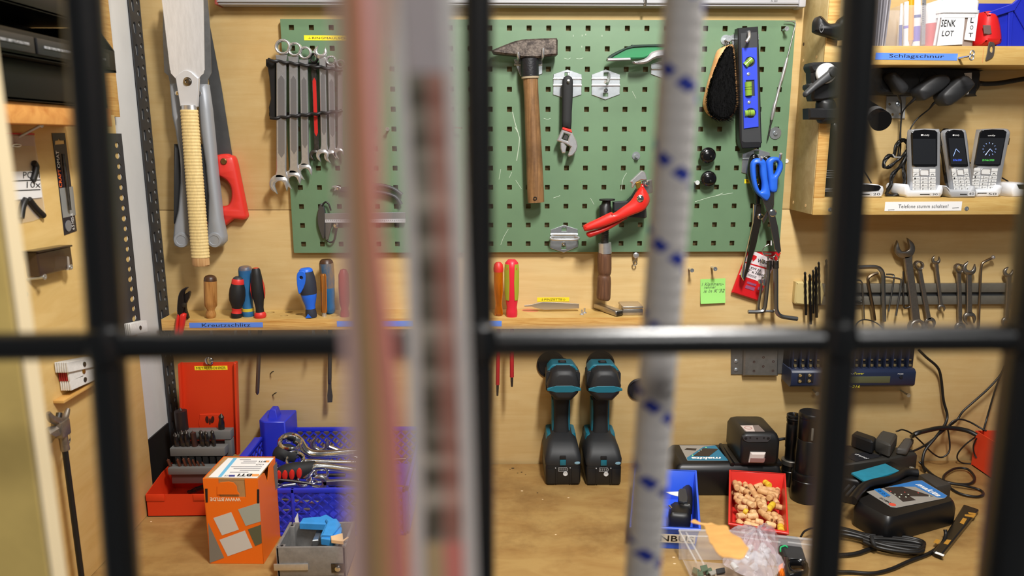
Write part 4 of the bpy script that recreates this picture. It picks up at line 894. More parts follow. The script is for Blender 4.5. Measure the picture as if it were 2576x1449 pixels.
# ---------------------------------------------------------------- wrench builder
def arc_pts(cx, cy, r, a0, a1, n): return [(cx+r*math.cos(math.radians(a0+(a1-a0)*i/n)), cy+r*math.sin(math.radians(a0+(a1-a0)*i/n))) for i in range(n+1)]
def jaw_poly(cx, cy, r, adeg, g=.5):
    """open jaw: opening points along adeg (pixel axes, y down)"""
    u = (math.cos(math.radians(adeg)), math.sin(math.radians(adeg))); v = (-u[1], u[0]); o = math.degrees(math.asin(g))
    pts = arc_pts(cx, cy, r, adeg+o+14, adeg+360-o-14, 22)
    k = lambda a, b: (cx+u[0]*r*a+v[0]*r*b, cy+u[1]*r*a+v[1]*r*b)
    return pts+[k(.98, -g*1.05), k(.1, -g), k(-.18, -g*.7), k(-.28, 0), k(-.18, g*.7), k(.1, g), k(.98, g*1.05)]
def spanner(label, ends, s0, s1, w0, w1, d, mat, grp, th=.0055, inlay=None, s=''):
    if mat is SATIN: w0, w1 = w0*1.15, w1*1.18; ends = [e if e[0] == 'ring' else (e[0], e[1], e[2], e[3]*1.14, e[4], e[5]) for e in ends]
    t = thing('wrench', label, 'wrench', W(*s1, d), grp)
    for e in ends:
        if e[0] == 'ring':
            _, x, y, ro, ri = e[:5]; ea = e[5] if len(e) > 5 else 1
            trw('ring_end', [(x+ea*ro*math.cos(2*math.pi*i/28), y+ro*math.sin(2*math.pi*i/28)) for i in range(28)], d-.002, th+.005, mat, t, bev=.0018, holes=[[(x+ea*ri*(1+.06*(i % 2))*math.cos(2*math.pi*i/24), y+ri*(1+.06*(i % 2))*math.sin(2*math.pi*i/24)) for i in range(24)]], ang=50)
        else:
            _, x, y, r, ad, g = e; trw('open_end', jaw_poly(x, y, r, ad, g), d, th, mat, t, bev=.0012, ang=50)
    dx, dy = s1[0]-s0[0], s1[1]-s0[1]; l = math.hypot(dx, dy); nx, ny = -dy/l, dx/l
    q = lambda a, wd: (s0[0]+dx*a+nx*wd, s0[1]+dy*a+ny*wd)
    trw('shaft', [q(0, w0*.62), q(.06, w0*.5), q(.94, w1*.5), q(1, w1*.66), q(1, -w1*.66), q(.94, -w1*.5), q(.06, -w0*.5), q(0, -w0*.62)], d, th, mat, t, bev=.0013)
    if inlay:
        wi = (w0+w1)*.17
        trw('recess', [q(.16, 0), q(.2, wi), q(.8, wi), q(.84, 0), q(.8, -wi), q(.2, -wi)], d+th-.0006, .0008, inlay, t, bev=.0002)
    return t
GW = 'wrenches in the black rack'; DI = M('recess_grey', (158, 158, 162), rough=.36, metal=.8); CV = SATIN
REDI = M('red_inlay', (190, 34, 30), rough=.4)
d = PD+.012
spanner('largest combination wrench at the left end of the black rack', [('ring', 712, 118, 20, 13.5), ('jaw', 702, 462, 21, 70, .5)], (708, 138), (708, 447), 21, 20, d+.012, CV, GW, inlay=DI)
spanner('second largest combination wrench in the black rack', [('ring', 742, 124, 18, 12), ('jaw', 735, 450, 20, 65, .5)], (738, 142), (740, 436), 19, 17, d+.010, CV, GW, inlay=DI)
spanner('third combination wrench in the black rack', [('ring', 768, 133, 16.5, 10.5), ('jaw', 765, 430, 18, 60, .5)], (764, 150), (768, 416), 17, 15, d+.008, CV, GW, inlay=DI)
spanner('dark combination wrench with a red stripe in the black rack', [('ring', 790, 146, 13, 8, .8), ('jaw', 792, 390, 14, 60, .5)], (789, 160), (797, 378), 14, 12, d+.004, DSTEEL, GW, inlay=REDI)
spanner('wrench hung with its open end up in the black rack', [('jaw', 806, 132, 15, -75, .5), ('jaw', 811, 390, 14, 75, .5)], (811, 145), (816, 378), 14, 13, d+.006, CV, GW, inlay=DI)
spanner('bright wrench with a small ring at the right of the rack', [('ring', 833, 152, 13, 8), ('jaw', 831, 392, 14, 60, .5)], (833, 164), (837, 380), 14, 12, d+.004, CV, GW, inlay=DI)
spanner('wrench half hidden behind the pink strap', [('ring', 857, 160, 11, 7), ('jaw', 852, 385, 12, 60, .5)], (856, 170), (856, 374), 11, 10, d+.004, CV, GW)
t = thing('wrench_rack', 'black plastic rack clipping the wrenches on the pegboard', 'rack', W(700, 300, PD))
trw('side_plate', cE((1055, 540), (1110, 548), (1150, 560), (1148, 1088), (1092, 1090), (1082, 980), (1100, 900), (1085, 700), (1072, 620), (1055, 600)), PD+.001, .016, BLACK, t, bev=.002)
for a, b, dd in (((1070, 545), (1740, 640), .030), ((1090, 1078), (1740, 1010), .030)):
    A, Bq = pxs(cE, *a), pxs(cE, *b)
    box('rear_bar', Fr(), W(*A, PD).x, W(*Bq, PD).x, -PD-.010, -PD-.001, (W(*A, PD).z+W(*Bq, PD).z)/2-.004, (W(*A, PD).z+W(*Bq, PD).z)/2+.004, BLACK, t, .001)
    xa = [A[0]+(Bq[0]-A[0])*i/14 for i in range(15)]; ya = [A[1]+(Bq[1]-A[1])*i/14 for i in range(15)]
    tube('clip_bar', [W(xa[i], ya[i]+(2 if i % 2 else -1), PD+dd+(.002 if i % 2 else -.002)) for i in range(15)], .0032, BLACK, t, n=8, sm=2)
# ---------------------------------------------------------------- vernier caliper and small pliers
t = thing('vernier_caliper', 'grey vernier caliper on a black cord lying across the pegboard', 'caliper', W(815, 600, PD))
CG = M('caliper_steel', (112, 114, 120), rough=.35, metal=.9); D = PD+.006
trw('fixed_jaw', cr(cF((1900, 800), (1915, 730), (1935, 688), (1955, 700), (1985, 770), (1985, 860), (1985, 960), (1980, 1070), (1960, 1090), (1945, 1060), (1905, 940), (1898, 860)), 2), D, .005, CG, t, bev=.001)
trw('sliding_jaw', cF((1985, 905), (2060, 900), (2055, 960), (2022, 1098), (1992, 1108), (1985, 1060)), D, .005, M('caliper_mid', (140, 142, 148), rough=.35, metal=.9), t, bev=.001)
trw('beam', cF((1980, 800), (2900, 788), (2900, 905), (1980, 905)), D+.0005, .0045, M('caliper_light', (176, 178, 184), rough=.35, metal=.8), t, bev=.0006)
sc_ = trw('scale', cF((1985, 872), (2900, 862), (2900, 905), (1985, 905)), D+.004, .0016, M('scale_white', (206, 208, 216), rough=.4, metal=.4), t, bev=0)
for k in range(40): trw('tick', cF((2000+k*22, 876), (2004+k*22, 876), (2004+k*22, 886 if k % 5 else 894), (2000+k*22, 886 if k % 5 else 894)), D+.0056, .0002, INK, sc_, bev=0)
lathe('lock_screw', WF(*pxs(cF, 2112, 938), D+.004), [(.005, 0), (.005, .004), (.002, .005), (0, .005)], CHROME, t, n=14)
tube('cord', [W(*p_, D+.004) for p_ in cF((1950, 720), (1965, 690), (1990, 672), (2020, 690), (2038, 730), (2048, 770))], .0018, BLACK, t, n=8, sm=4)
tube('cord', [W(*p_, D+.003) for p_ in cF((2010, 1108), (2040, 1130), (2075, 1120), (2098, 1080), (2110, 1010), (2125, 940))], .0018, BLACK, t, n=8, sm=4)
t = thing('small_pliers', 'small steel pliers lying across hooks behind the straps', 'pliers', W(900, 475, PD))
D = PD+.006
trw('jaw', cF((2058, 492), (2100, 482), (2160, 500), (2180, 540), (2120, 535), (2085, 545), (2095, 515)), D, .006, SATIN, t, bev=.001)
lathe('pivot', WF(*pxs(cF, 2135, 518), D+.006), [(.0035, -.002), (.0035, .001), (0, .002)], CHROME, t, n=12)
for q_ in (((2170, 525), (2400, 500), (2600, 480), (2760, 520), (2860, 590)), ((2160, 535), (2400, 560), (2600, 560), (2780, 610), (2850, 700))): tube('handle', [W(*p_, D+.004) for p_ in cF(*q_)], .004, DGREY, t, n=8, sm=3)
# ---------------------------------------------------------------- magnetic strip and its tools
t = thing('magnet_strip', 'grey magnetic tool strip on the wall below the cabinet', 'tool strip', W(2200, 740, .001))
MG = M('strip_grey', (112, 108, 98), rough=.55, metal=.3, var=.08)
x0, x1 = W(*pxs(cR, 440, 560)).x-.03, W(2565, 740).x
for ya, yb in ((558, 650), (690, 778)):
    za, zb_ = W(*pxs(cR, 1500, yb), .01).z, W(*pxs(cR, 1500, ya), .01).z; box('magnet_bar', Fr(), x0, x1, -.012, -.001, za, zb_, MG, t, .0012)
box('gap_bar', Fr(), x0, x1, -.006, -.001, W(*pxs(cR, 1500, 700), .01).z, W(*pxs(cR, 1500, 640), .01).z, DGREY, t, 0)
V = trw('end_cap', cr(cR((165, 560), (175, 535), (260, 535), (440, 545), (440, 770), (200, 772), (165, 765), (150, 740)), 2), .0005, .015, M('cream_plastic', (206, 186, 128), rough=.4), t, bev=.003)
def drillbit(label, a, b, r, d, mat, grp=None, parent=None, frac=.62, fcrop=cR, name='drill_bit', A=None, B=None):
    """twist drill from tip a to shank end b"""
    if A is None: A, B = W(*fcrop(a)[0], d), W(*fcrop(b)[0], d)
    fr = axisF(A, B); L = (B-A).length; V, Fc = [], []; n = 10; nz = 34
    for i in range(nz+1):
        z = L*i/nz
        for k in range(n):
            an = 2*math.pi*k/n
            if z < L*frac: rr = r*(.62+.38*abs(math.cos(an-z/r*.62)))*min(1, .1+z/(r*1.2))
            else: rr = r*.96
            V.append(fr.p(rr*math.cos(an), rr*math.sin(an), z))
    for i in range(nz):
        for k in range(n):
            j = (k+1) % n; Fc.append((i*n+k, i*n+j, (i+1)*n+j, (i+1)*n+k))
    Fc.append(tuple(range(n))[::-1]); Fc.append(tuple(range(nz*n, nz*n+n)))
    o = mk(name, V, Fc, mat, parent, 40)
    if parent is None: tag(o, label, 'drill bit', grp)
    return o
BB_ = M('black_oxide', (34, 33, 33), rough=.32, metal=.7); GB = 'black drill bits on the magnetic strip'
for lab, a, b, r, dd in (('leftmost short black drill bit on the magnetic strip', (272, 430), (282, 888), .0027, .020), ('black drill bit with a silver collar, second from the left on the strip', (322, 455), (332, 985), .0030, .021), ('slim black drill bit, third from the left on the strip', (358, 410), (360, 870), .0026, .017), ('thick black drill bit, fourth from the left on the strip', (388, 375), (394, 915), .0031, .021), ('tallest black drill bit behind the thick one on the strip', (417, 325), (426, 785), .0027, .016), ('black drill bit partly behind the right grille bar', (497, 300), (506, 700), .0028, .017)):
    drillbit(lab, a, b, r, dd, BB_, GB)
HG = 'hex keys on the magnetic strip'
hexkey('slim bright hex key at the left of the magnetic strip', [(780, 535), (835, 520), (868, 545), (878, 620), (895, 935)], .0016, .016, grp=HG, fcrop=cR)
hexkey('brown hex key with a bright bent end on the strip', [(1040, 445), (985, 462), (938, 500), (940, 560), (985, 800), (1005, 945)], .0031, .017, mat=M('brown_steel', (118, 104, 86), rough=.35, metal=1), grp=HG, fcrop=cR)
hexkey('thickest hex key with its long bend to the left on the strip', [(835, 385), (1000, 382), (1062, 405), (1092, 470), (1094, 600), (1102, 955)], .0044, .020, grp=HG, fcrop=cR)
hexkey('thin hex key leaning left behind the thick one', [(1128, 460), (1185, 462), (1208, 490), (1185, 650), (1150, 850)], .0018, .017, grp=HG, fcrop=cR)
hexkey('thin hex key with an arched bend beside the large wrench', [(1090, 485), (1180, 495), (1260, 508), (1285, 545), (1258, 720), (1228, 895)], .0021, .020, grp=HG, fcrop=cR)
hexkey('dark hex key hanging upside down beside the large wrench', [(1306, 430), (1308, 600), (1310, 790), (1330, 815), (1378, 800)], .0017, .017, mat=DSTEEL, grp=HG, fcrop=cR)
hexkey('short bright hex key low on the strip beside the grille bar', [(760, 735), (820, 740), (860, 748), (868, 720)], .0015, .016, grp=HG, fcrop=cR)
SG = 'wrenches on the magnetic strip'; SW = M('wrench_grey', (150, 144, 136), rough=.38, metal=.95, var=.08, vs=200)
def sR(x, y): return cR((x, y))[0]
k = 1/4.182
spanner('large open ended wrench standing tallest on the magnetic strip', [('jaw', *sR(1320, 190), 105*k, -105, .5), ('ring', *sR(1452, 1020), 90*k, 60*k)], sR(1350, 268), sR(1443, 970), 76*k, 84*k, .016, SW, SG, th=.007)
spanner('combination wrench with its ring up beside the large wrench', [('ring', *sR(1470, 366), 48*k, 31*k), ('jaw', *sR(1588, 968), 58*k, 80, .5)], sR(1476, 405), sR(1575, 940), 44*k, 46*k, .015, SW, SG, th=.005)
spanner('smallest double open ended wrench on the magnetic strip', [('jaw', *sR(1650, 312), 46*k, -80, .5), ('jaw', *sR(1708, 815), 40*k, 85, .5)], sR(1654, 345), sR(1703, 785), 36*k, 36*k, .015, SW, SG, th=.004)
spanner('wrench with its ring up crossing another wrench on the strip', [('ring', *sR(1894, 396), 48*k, 31*k), ('jaw', *sR(1905, 1020), 55*k, 80, .5)], sR(1890, 435), sR(1905, 990), 42*k, 44*k, .014, SW, SG, th=.005)
spanner('open ended wrench with wide upper jaw right of the crossing wrench', [('jaw', *sR(2000, 402), 70*k, -70, .52), ('jaw', *sR(2003, 920), 66*k, 80, .52)], sR(1998, 455), sR(2000, 872), 52*k, 54*k, .020, SW, SG, th=.005)
spanner('wrench at the right end of the strip half behind the grille', [('jaw', *sR(2410, 440), 52*k, -60, .5), ('jaw', *sR(2390, 960), 50*k, 95, .5)], sR(2418, 480), sR(2395, 930), 46*k, 46*k, .015, SW, SG, th=.005)
t = thing('offset_rod', 'thin bent steel rod with a ball end on the magnetic strip', 'rod', W(*sR(2040, 1050), .017))
tube('rod', [W(*p_, .017) for p_ in cR((2235, 292), (2190, 312), (2145, 338), (2126, 380), (2118, 500), (2105, 800), (2098, 1010), (2075, 1040), (2030, 1052))], .0026, M('warm_steel', (168, 150, 128), rough=.3, metal=1), t, n=10, sm=3)
lathe('ball_tip', Fr(W(*sR(2250, 282), .017)-Vector((0, 0, .0045))), [(0, 0), (.003, .0012), (.0045, .0045), (.003, .0078), (0, .009)], SATIN, t, n=14, ang=70)
# ================================================================ screwdriver shelf
cG, cL, cS = crop(380, 620, 3.45), crop(1180, 860, 3.623), crop(1780, 840, 3.236)
ZSH = 1.2434; x0, x1 = W(405, 803, .08).x, W(1640, 800, .08).x
hl = [(526, 801), (594, 801), (628, 797), (650, 801), (783, 799), (828, 792), (681, 789), (715, 797), (727, 788), (753, 793), (843, 797), (822, 800), (1258, 793), (1287, 796), (463, 803)]
hp = [Bn(x, y-3, ZSH) for x, y in hl]
t = thing('tool_shelf', 'narrow pine shelf with drilled holes holding the screwdrivers', 'shelf', ((x0+x1)/2, 0, ZSH-.0227))
plate('shelf_board', Fr((0, 0, ZSH-.0227)), [[(x0, -.08), (x1, -.08), (x1, -.0005), (x0, -.0005)]]+[circ(h.x, max(min(h.y, -.012), -.068), .0078 if i > 4 else .006, 14) for i, h in enumerate(hp) if i not in (11, 14)], .0227, SHELFW, t)
box('edge_grain', Fr(), x0+.0005, x1-.0005, -.0805, -.08, ZSH-.0222, ZSH-.0005, PINE, t, 0)
for q_ in ((335, 660, 970, 705, 'Kreutzschlitz'),):
    lb = px_strip('label_tape', [pxs(cG, 335, 706), pxs(cG, 972, 702), pxs(cG, 335, 662)], .0806, 'Kreutzschlitz', BLUETAPE, parent=t, pad=.16, wpad=.17)
px_strip('label_tape', [(848, 822), (1040, 821), (848, 808)], .0806, '', BLUETAPE, parent=t); px_strip('label_tape', [(1090, 821), (1262, 821), (1090, 807)], .0806, '', BLUETAPE, parent=t)
plate('red_stain', Fr((0, 0, ZSH)), [[(p.x, p.y) for p in cr([Bn(*p_, ZSH) for p_ in cK((570, 770), (640, 758), (740, 770), (740, 790), (660, 795), (590, 785))], 3)]], .0002, M('red_stain', (206, 128, 96), rough=.6), t)
SDG = 'screwdrivers in the drilled shelf'
def sdriver(label, base, top, parts, blade=.055, br=.0028, bmat=None, to=None, squash=1.0, sleeve=None):
    """parts: (name, material, [(radius px, height fraction)...]) from foot to crown"""
    A = Bn(*base, ZSH); A.y = max(min(A.y, -.012), -.068); d = -A.y; T_ = W(*top, d); k = (1.5-d)/1860
    t = thing('screwdriver', label, 'screwdriver', A, SDG); fr = axisF(A, T_); L = (T_-A).length
    for nm, m, pr in parts: lathe(nm, fr, [(r*k, L*h) for r, h in pr], m, t, n=22, sy=squash, ang=45)
    if to is None: tube('blade', [fr.p(0, 0, .006), fr.p(0, 0, -blade*.9), fr.p(0, 0, -blade)], [br, br, br*.8], bmat or STEEL, t, n=10)
    else:
        E_ = W(*to, d); q = lambda u: A+(E_-A)*u
        if sleeve: tube('insulating_sleeve', [q(-.02), q(sleeve)], br, bmat, t, n=12); tube('blade_tip', [q(sleeve), q(sleeve+.05), q(1)], [br*.7, br*.66, br*.5], DSTEEL, t, n=8)
        else: tube('blade', [q(-.02), q(.9), q(.97), q(1)], [br, br, br*.9, br*.2], bmat, t, n=12)
    return t, fr, L, k
OW = wood('oiled_wood', (190, 138, 78), (150, 100, 50), stretch=(50, 50, 4), s=4, rough=.35); DW = M('dark_wood', (70, 44, 26), rough=.4)
sdriver('plain wooden handled screwdriver in the shelf', pxs(cG, 505, 628), pxs(cG, 513, 250), [('handle', OW, [(9.5, 0), (12.5, .04), (13, .09), (10, .17), (9.5, .2), (15.5, .29), (15.8, .4), (15.8, .87)]), ('dark_crown', DW, [(15.8, .87), (15, .94), (11, .985), (7, 1), (0, .995)])])
BR_ = M('grip_black', (24, 25, 27), rough=.55); RR_ = M('grip_red', (214, 50, 44), rough=.45)
t, fr, L, k = sdriver('short bulging black and red screwdriver in the shelf', pxs(cG, 728, 626), pxs(cG, 756, 262), [('foot', BR_, [(12, 0), (14, .03), (13.5, .12)]), ('red_insert', RR_, [(13.6, .1), (11.5, .16), (11.5, .2), (12.5, .24)]), ('grip', BR_, [(11, .2), (13, .28), (19, .42), (20.5, .56), (19.5, .7), (16, .83)]), ('red_ring', RR_, [(16, .82), (15.5, .86), (15, .92), (13, .95)]), ('crown', DGREY, [(13.2, .93), (11.5, .97), (7, 1), (0, 1)])])
PB = M('chipped_blue_paint', (44, 112, 164), rough=.4, c2=(40, 98, 150), vs=40, metal=.1); WO = M('chipped_wood', (150, 118, 70), rough=.5, c2=(58, 92, 120), vs=55, stretch=(1, 1, .4))
sdriver('tall blue painted screwdriver behind the black and red ones', pxs(cG, 845, 604), pxs(cG, 815, 170), [('handle', PB, [(14, 0), (15, .02), (15, .1), (13.5, .12), (14, .3), (15, .5), (17, .75), (17.2, .92)]), ('worn_top', M('worn_metal', (120, 96, 80), rough=.4, c2=(44, 90, 130), vs=80), [(17.2, .9), (16.5, .95), (14, .985), (10, 1), (0, 1)]), ('yellow_band', M('yellow_paint', (206, 190, 60), rough=.5), [(15.2, .105), (15.2, .165)])])
t, fr, L, k = sdriver('black screwdriver with red side panels and a red foot', pxs(cG, 938, 626), pxs(cG, 908, 182), [('foot', RR_, [(13, 0), (15, .03), (14.5, .08), (11, .115)]), ('grip', BR_, [(10.5, .11), (10, .2), (12, .32), (15.5, .45), (16, .55), (15, .7), (12.5, .85), (10.5, .95), (8, .985)]), ('crown', M('orange_red', (200, 70, 40), rough=.5), [(8, .98), (6, .995), (0, 1)])], br=.0040, to=pxs(cG, 922, 1288), bmat=M('old_blade', (120, 110, 104), rough=.4, metal=.9))
for sgn in (-1, 1): loft('red_panel', [[fr.p(sgn*(13.2+.7*math.sin(math.pi*v))*k, k*(-4+2*0)-k*7*math.sin(math.pi*v)*a_, L*(.36+.42*v)) for a_ in (-1, 0, 1)]+[fr.p(sgn*(16.6+.7*math.sin(math.pi*v)-abs(v-.4)*4)*k, -k*7*math.sin(math.pi*v)*a_, L*(.36+.42*v)) for a_ in (1, 0, -1)] for v in (.04, .25, .5, .75, .96)], RR_, t, ang=60)
BLS = M('driver_blue', (32, 104, 224), rough=.4); GRB = M('grip_dark_blue', (40, 46, 60), rough=.65)
t, fr, L, k = sdriver('thick blue and black screwdriver with a hanging hole', pxs(cG, 1392, 616), pxs(cG, 1340, 188), [('foot', GRB, [(13, 0), (14.5, .03), (14, .1), (12.5, .18)]), ('blue_core', BLS, [(12.4, .17), (13, .25), (18, .38), (20.5, .5), (19, .56)]), ('soft_grip', GRB, [(20.3, .48), (21.5, .56), (22, .7), (20, .84), (17.5, .93)]), ('blue_crown', BLS, [(17.4, .92), (16.6, .97), (12, 1), (0, 1)])])
plate('hang_loop', Fr(fr.p(.006, .0145, L*.72), -fr.x, fr.z, fr.y), [cr([(-.008, -.02), (.006, 0), (.008, .022), (-.004, .024), (-.009, .01)], 3), circ(0, .012, .0035, 10)], .003, BLS, t, bev=.0008)
plate('blue_tip', Fr(fr.p(.003, .0112, L*.02), -fr.x, fr.z, fr.y), [[(-.006, 0), (.006, 0), (0, .008)]], .0015, BLS, t)
t, fr, L, k = sdriver('tall worn wood and blue painted screwdriver near the pink strap', pxs(cG, 1556, 580), pxs(cG, 1518, 112), [('handle', PB, [(9, 0), (13, .04), (14.5, .12), (13.5, .2), (15.5, .35), (16, .5)]), ('worn_handle', WO, [(16, .48), (17.5, .6), (18.3, .8), (18, .93)]), ('crown', DW, [(18, .92), (16, .97), (12, 1), (0, .995)])], br=.0042, to=pxs(cG, 1550, 1200), bmat=M('grey_blade', (96, 96, 96), rough=.45, metal=.8))
trw('flat_tip', cG((1536, 1150), (1564, 1150), (1566, 1230), (1576, 1300), (1572, 1352), (1532, 1354), (1530, 1290), (1536, 1230)), -WLOC[t.name].y-.0015, .003, MC['grey_blade'], t, bev=.0006)
t, fr, L, k = sdriver('slim copper coloured screwdriver leaning on the worn blue one', pxs(cG, 1503, 606), pxs(cG, 1493, 238), [('ferrule', SATIN, [(5.8, 0), (5.8, .1)]), ('copper_tube', M('copper', (206, 138, 70), rough=.3, metal=.8), [(7.6, .1), (8, .15), (8, .95), (6.5, 1), (0, 1)])], blade=.03)
sdriver('red handled screwdriver mostly hidden behind the pink strap', (868, 796), (864, 676), [('handle', M('rose_plastic', (170, 60, 62), rough=.35), [(11, 0), (12, .06), (9, .16), (13, .3), (14, .6), (13, .88), (8, .98), (0, 1)])])
AMB = M('amber_plastic', (214, 130, 20), rough=.12, trans=.75)
sdriver('amber transparent screwdriver with a red crown', pxs(cK, 320, 830), pxs(cK, 316, 255), [('handle', AMB, [(10, 0), (11.5, .03), (11, .1), (8.5, .2), (9, .28), (12, .45), (12, .83)]), ('red_crown', RR_, [(12.2, .82), (13, .88), (11, .96), (6, 1), (0, 1)])], to=pxs(cL, 258, 490), sleeve=.86, br=.0040, bmat=M('red_sleeve', (170, 34, 40), rough=.4))
RD_ = M('driver_red', (220, 40, 60), rough=.38); OL = M('driver_olive', (170, 176, 52), rough=.5)
t, fr, L, k = sdriver('red screwdriver with olive side panels', pxs(cK, 462, 845), pxs(cK, 460, 222), [('handle', RD_, [(13.5, 0), (14.5, .03), (14.5, .1), (13, .16), (16, .3), (17.5, .42), (18.2, .6), (18.5, .85), (16.5, .94), (10, .99), (0, 1)])], to=pxs(cL, 390, 408), sleeve=.86, br=.0042, bmat=MC['red_sleeve'])
for sgn in (-1, 1): loft('olive_panel', [[fr.p(sgn*6*k*(1+.5*abs(v-.5)), 18.6*k*w_, L*(.3+.62*v)), fr.p(sgn*18*k*w_, 9*k, L*(.3+.62*v)), fr.p(sgn*19*k*w_, 0, L*(.3+.62*v)), fr.p(sgn*10*k, 0, L*(.3+.62*v)), fr.p(sgn*5*k, 9*k, L*(.3+.62*v))] for v, w_ in ((0, .86), (.2, .96), (.5, 1), (.8, 1), (1, .93))], OL, t, ang=50)
# water pump pliers
t = thing('water_pump_pliers', 'small water pump pliers with red handles hooked over the shelf end', 'pliers', W(455, 840, .07))
D = .083; PS_ = M('pliers_black', (52, 46, 44), rough=.35, metal=.7)
trw('upper_jaw', cr(cG((232, 500), (240, 430), (262, 380), (300, 355), (322, 358), (300, 380), (285, 420), (290, 480), (275, 600), (240, 600), (230, 560)), 2), D, .008, PS_, t, bev=.0015)
trw('lower_jaw', cr(cG((285, 430), (318, 400), (330, 388), (342, 400), (330, 450), (305, 500), (310, 560), (330, 620), (305, 620), (280, 560)), 2), D-.006, .008, PS_, t, bev=.0015)
lathe('pivot', WF(*pxs(cG, 288, 508), D+.008), [(.0045, -.001), (.0045, .001), (0, .0022)], DSTEEL, t, n=14)
RH = M('dip_red', (214, 44, 34), rough=.35)
trw('handle', cr(cG((228, 592), (252, 590), (246, 660), (232, 780), (205, 780), (212, 690)), 2), D, .010, RH, t, bev=.003, ang=60)
trw('handle', cr(cG((254, 590), (300, 588), (288, 660), (262, 790), (236, 790), (246, 690)), 2), D+.001, .011, RH, t, bev=.003, ang=60)
# tweezers, screws, lighter, case
t = thing('tweezers', 'flat silver tweezers lying on the shelf under the yellow label', 'tweezers', W(1390, 770, .03))
for k_, dz in ((0, 0), (1, .006)): trw('arm', cK((595, 720+dz*0), (680, 712), (720, 700), (800, 684), (1000, 693), (1187, 704), (1187, 755), (1000, 762), (820, 770), (720, 750), (680, 735), (598, 736)), .022+k_*.006, .0018, M('satin_alu', (196, 188, 178), rough=.35, metal=.9), t, bev=.0004)
for lab, x, y in (('left of the two tiny screws standing on the shelf', 1218, 822), ('right of the two tiny screws standing on the shelf', 1247, 806)):
    p = Bn(*pxs(cK, x, y), ZSH); t = thing('tiny_screw', lab, 'screw', p, 'tiny screws on the shelf'); lathe('head', Fr(p), [(.0045, 0), (.0045, .001), (.002, .003)], SATIN, t, n=12); lathe('shank', Fr(p), [(.0018, .0025), (.0018, .0105)], SATIN, t, n=8)
def shelf_box(name, label, cat, A, Bq, width, h, mat, z=ZSH, bev=.002):
    a, b = Bn(*A, z), Bn(*Bq, z); x = (b-a).normalized(); fr = Fr(a, x, Vector((0, 0, 1)).cross(x), (0, 0, 1)); t = thing(name, label, cat, a)
    return t, fr, (b-a).length
t, fr, L = shelf_box('lighter_case', 'slim silver metal case lying askew on the shelf', 'case', pxs(cK, 1335, 760), pxs(cK, 1580, 848), .018, .012, SATIN)
box('body', fr, 0, L, 0, .020, .0003, .0125, M('case_metal', (176, 168, 158), rough=.32, metal=.9, var=.1), t, .004, 3)
box('end_plate', fr, L-.0005, L+.001, .003, .017, .002, .0105, DSTEEL, t, .0004)
t, fr, L = shelf_box('metal_box', 'square silver metal box beside the slim case at the shelf end', 'box', pxs(cK, 1668, 832), pxs(cK, 1880, 830), .05, .014, SATIN)
box('body', fr, -.002, L, 0, .046, .0003, .013, MC['case_metal'], t, .002); box('lid', fr, -.003, L, -.001, .047, .0133, .019, M('lid_metal', (196, 186, 172), rough=.3, metal=.85), t, .002)
# ================================================================ wall below the strip: bracket and battery charger
t = thing('steel_bracket', 'grey steel mounting bracket screwed to the wall below the hex keys', 'bracket', W(1915, 940, .001))
BK = M('bracket_grey', (136, 134, 130), rough=.45, metal=.75, var=.12)
trw('flange', cS((190, 60), (300, 60), (300, 330), (190, 330)), .0008, .002, BK, t); trw('flange', cS((560, 60), (672, 60), (672, 320), (560, 325)), .0008, .002, BK, t)
trw('raised_channel', cS((292, 60), (572, 60), (565, 338), (285, 335)), .001, .014, BK, t, bev=.003)
for x, y in ((378, 228), (455, 190), (535, 225), (453, 264), (377, 302), (532, 300)): lathe('hole', WF(*pxs(cS, x, y), .0148), [(.0028, -.002), (.0028, .0004), (.0012, .0003), (0, -.0005)], M('brown_hole', (60, 40, 34), rough=.8), t, n=10)  # holes drawn as small dark brown discs
for x, y in ((232, 222), (232, 292), (632, 212), (632, 282)): lathe('screw', WF(*pxs(cS, x, y), .0028), [(.0045, -.001), (.0045, .001), (.002, .002), (0, .0014)], ZINC, t, n=12)
t = thing('battery_charger', 'dark blue wall charger with many battery bays and a small display', 'charger', W(2150, 960, .03))
NV = M('charger_navy', (30, 40, 66), rough=.4); NVD = M('charger_bay', (18, 22, 34), rough=.5)
za, zb_, zc = W(*pxs(cS, 1200, 440), .055).z, W(*pxs(cS, 1200, 290), .055).z, W(*pxs(cS, 1200, 20), .035).z
xa, xb = W(*pxs(cS, 685, 300), .055).x, W(*pxs(cS, 1700, 300), .055).x; xc = W(*pxs(cS, 1678, 200), .035).x
box('bay_housing', Fr(), xa+.001, xc, -.036, -.002, zb_-.01, zc, NVD, t, .002)
prof_ = [(-.004, za+.004), (-.048, za), (-.056, za+.006), (-.056, zb_-.006), (-.050, zb_), (-.004, zb_)]
loft('front_body', [[Vector((x_, y, z)) for y, z in prof_] for x_ in (xa, xb)], NV, t, bev=.0015)
GOLD = M('gold_contact', (206, 186, 140), rough=.3, metal=.9)
nb = 16
for i in range(nb):
    u = xa+.013+(xc-xa-.022)*i/(nb-1)
    box('bay_divider', Fr(), u-.0095, u-.0078, -.048, -.036, zb_-.002, zc-.004, NV, t, .0004)
    box('contact', Fr(), u-.0028, u+.0028, -.0412, -.036, zb_+.001, zb_+.0065, GOLD, t, .0004)
    box('contact', Fr(), u-.0024, u+.0024, -.039, -.036, zb_+.014, zb_+.0165, GOLD, t, .0003)
fr = wallF(.0562); pf_ = lambda x, y: plp(fr, *pxs(cS, x, y))
(a0, b0), (a1, b1) = pf_(1130, 400), pf_(1488, 345)
box('display', fr, a0-.01, a1, b0, b1, -.001, .0006, M('lcd', (84, 86, 62), rough=.2), t, .0005)
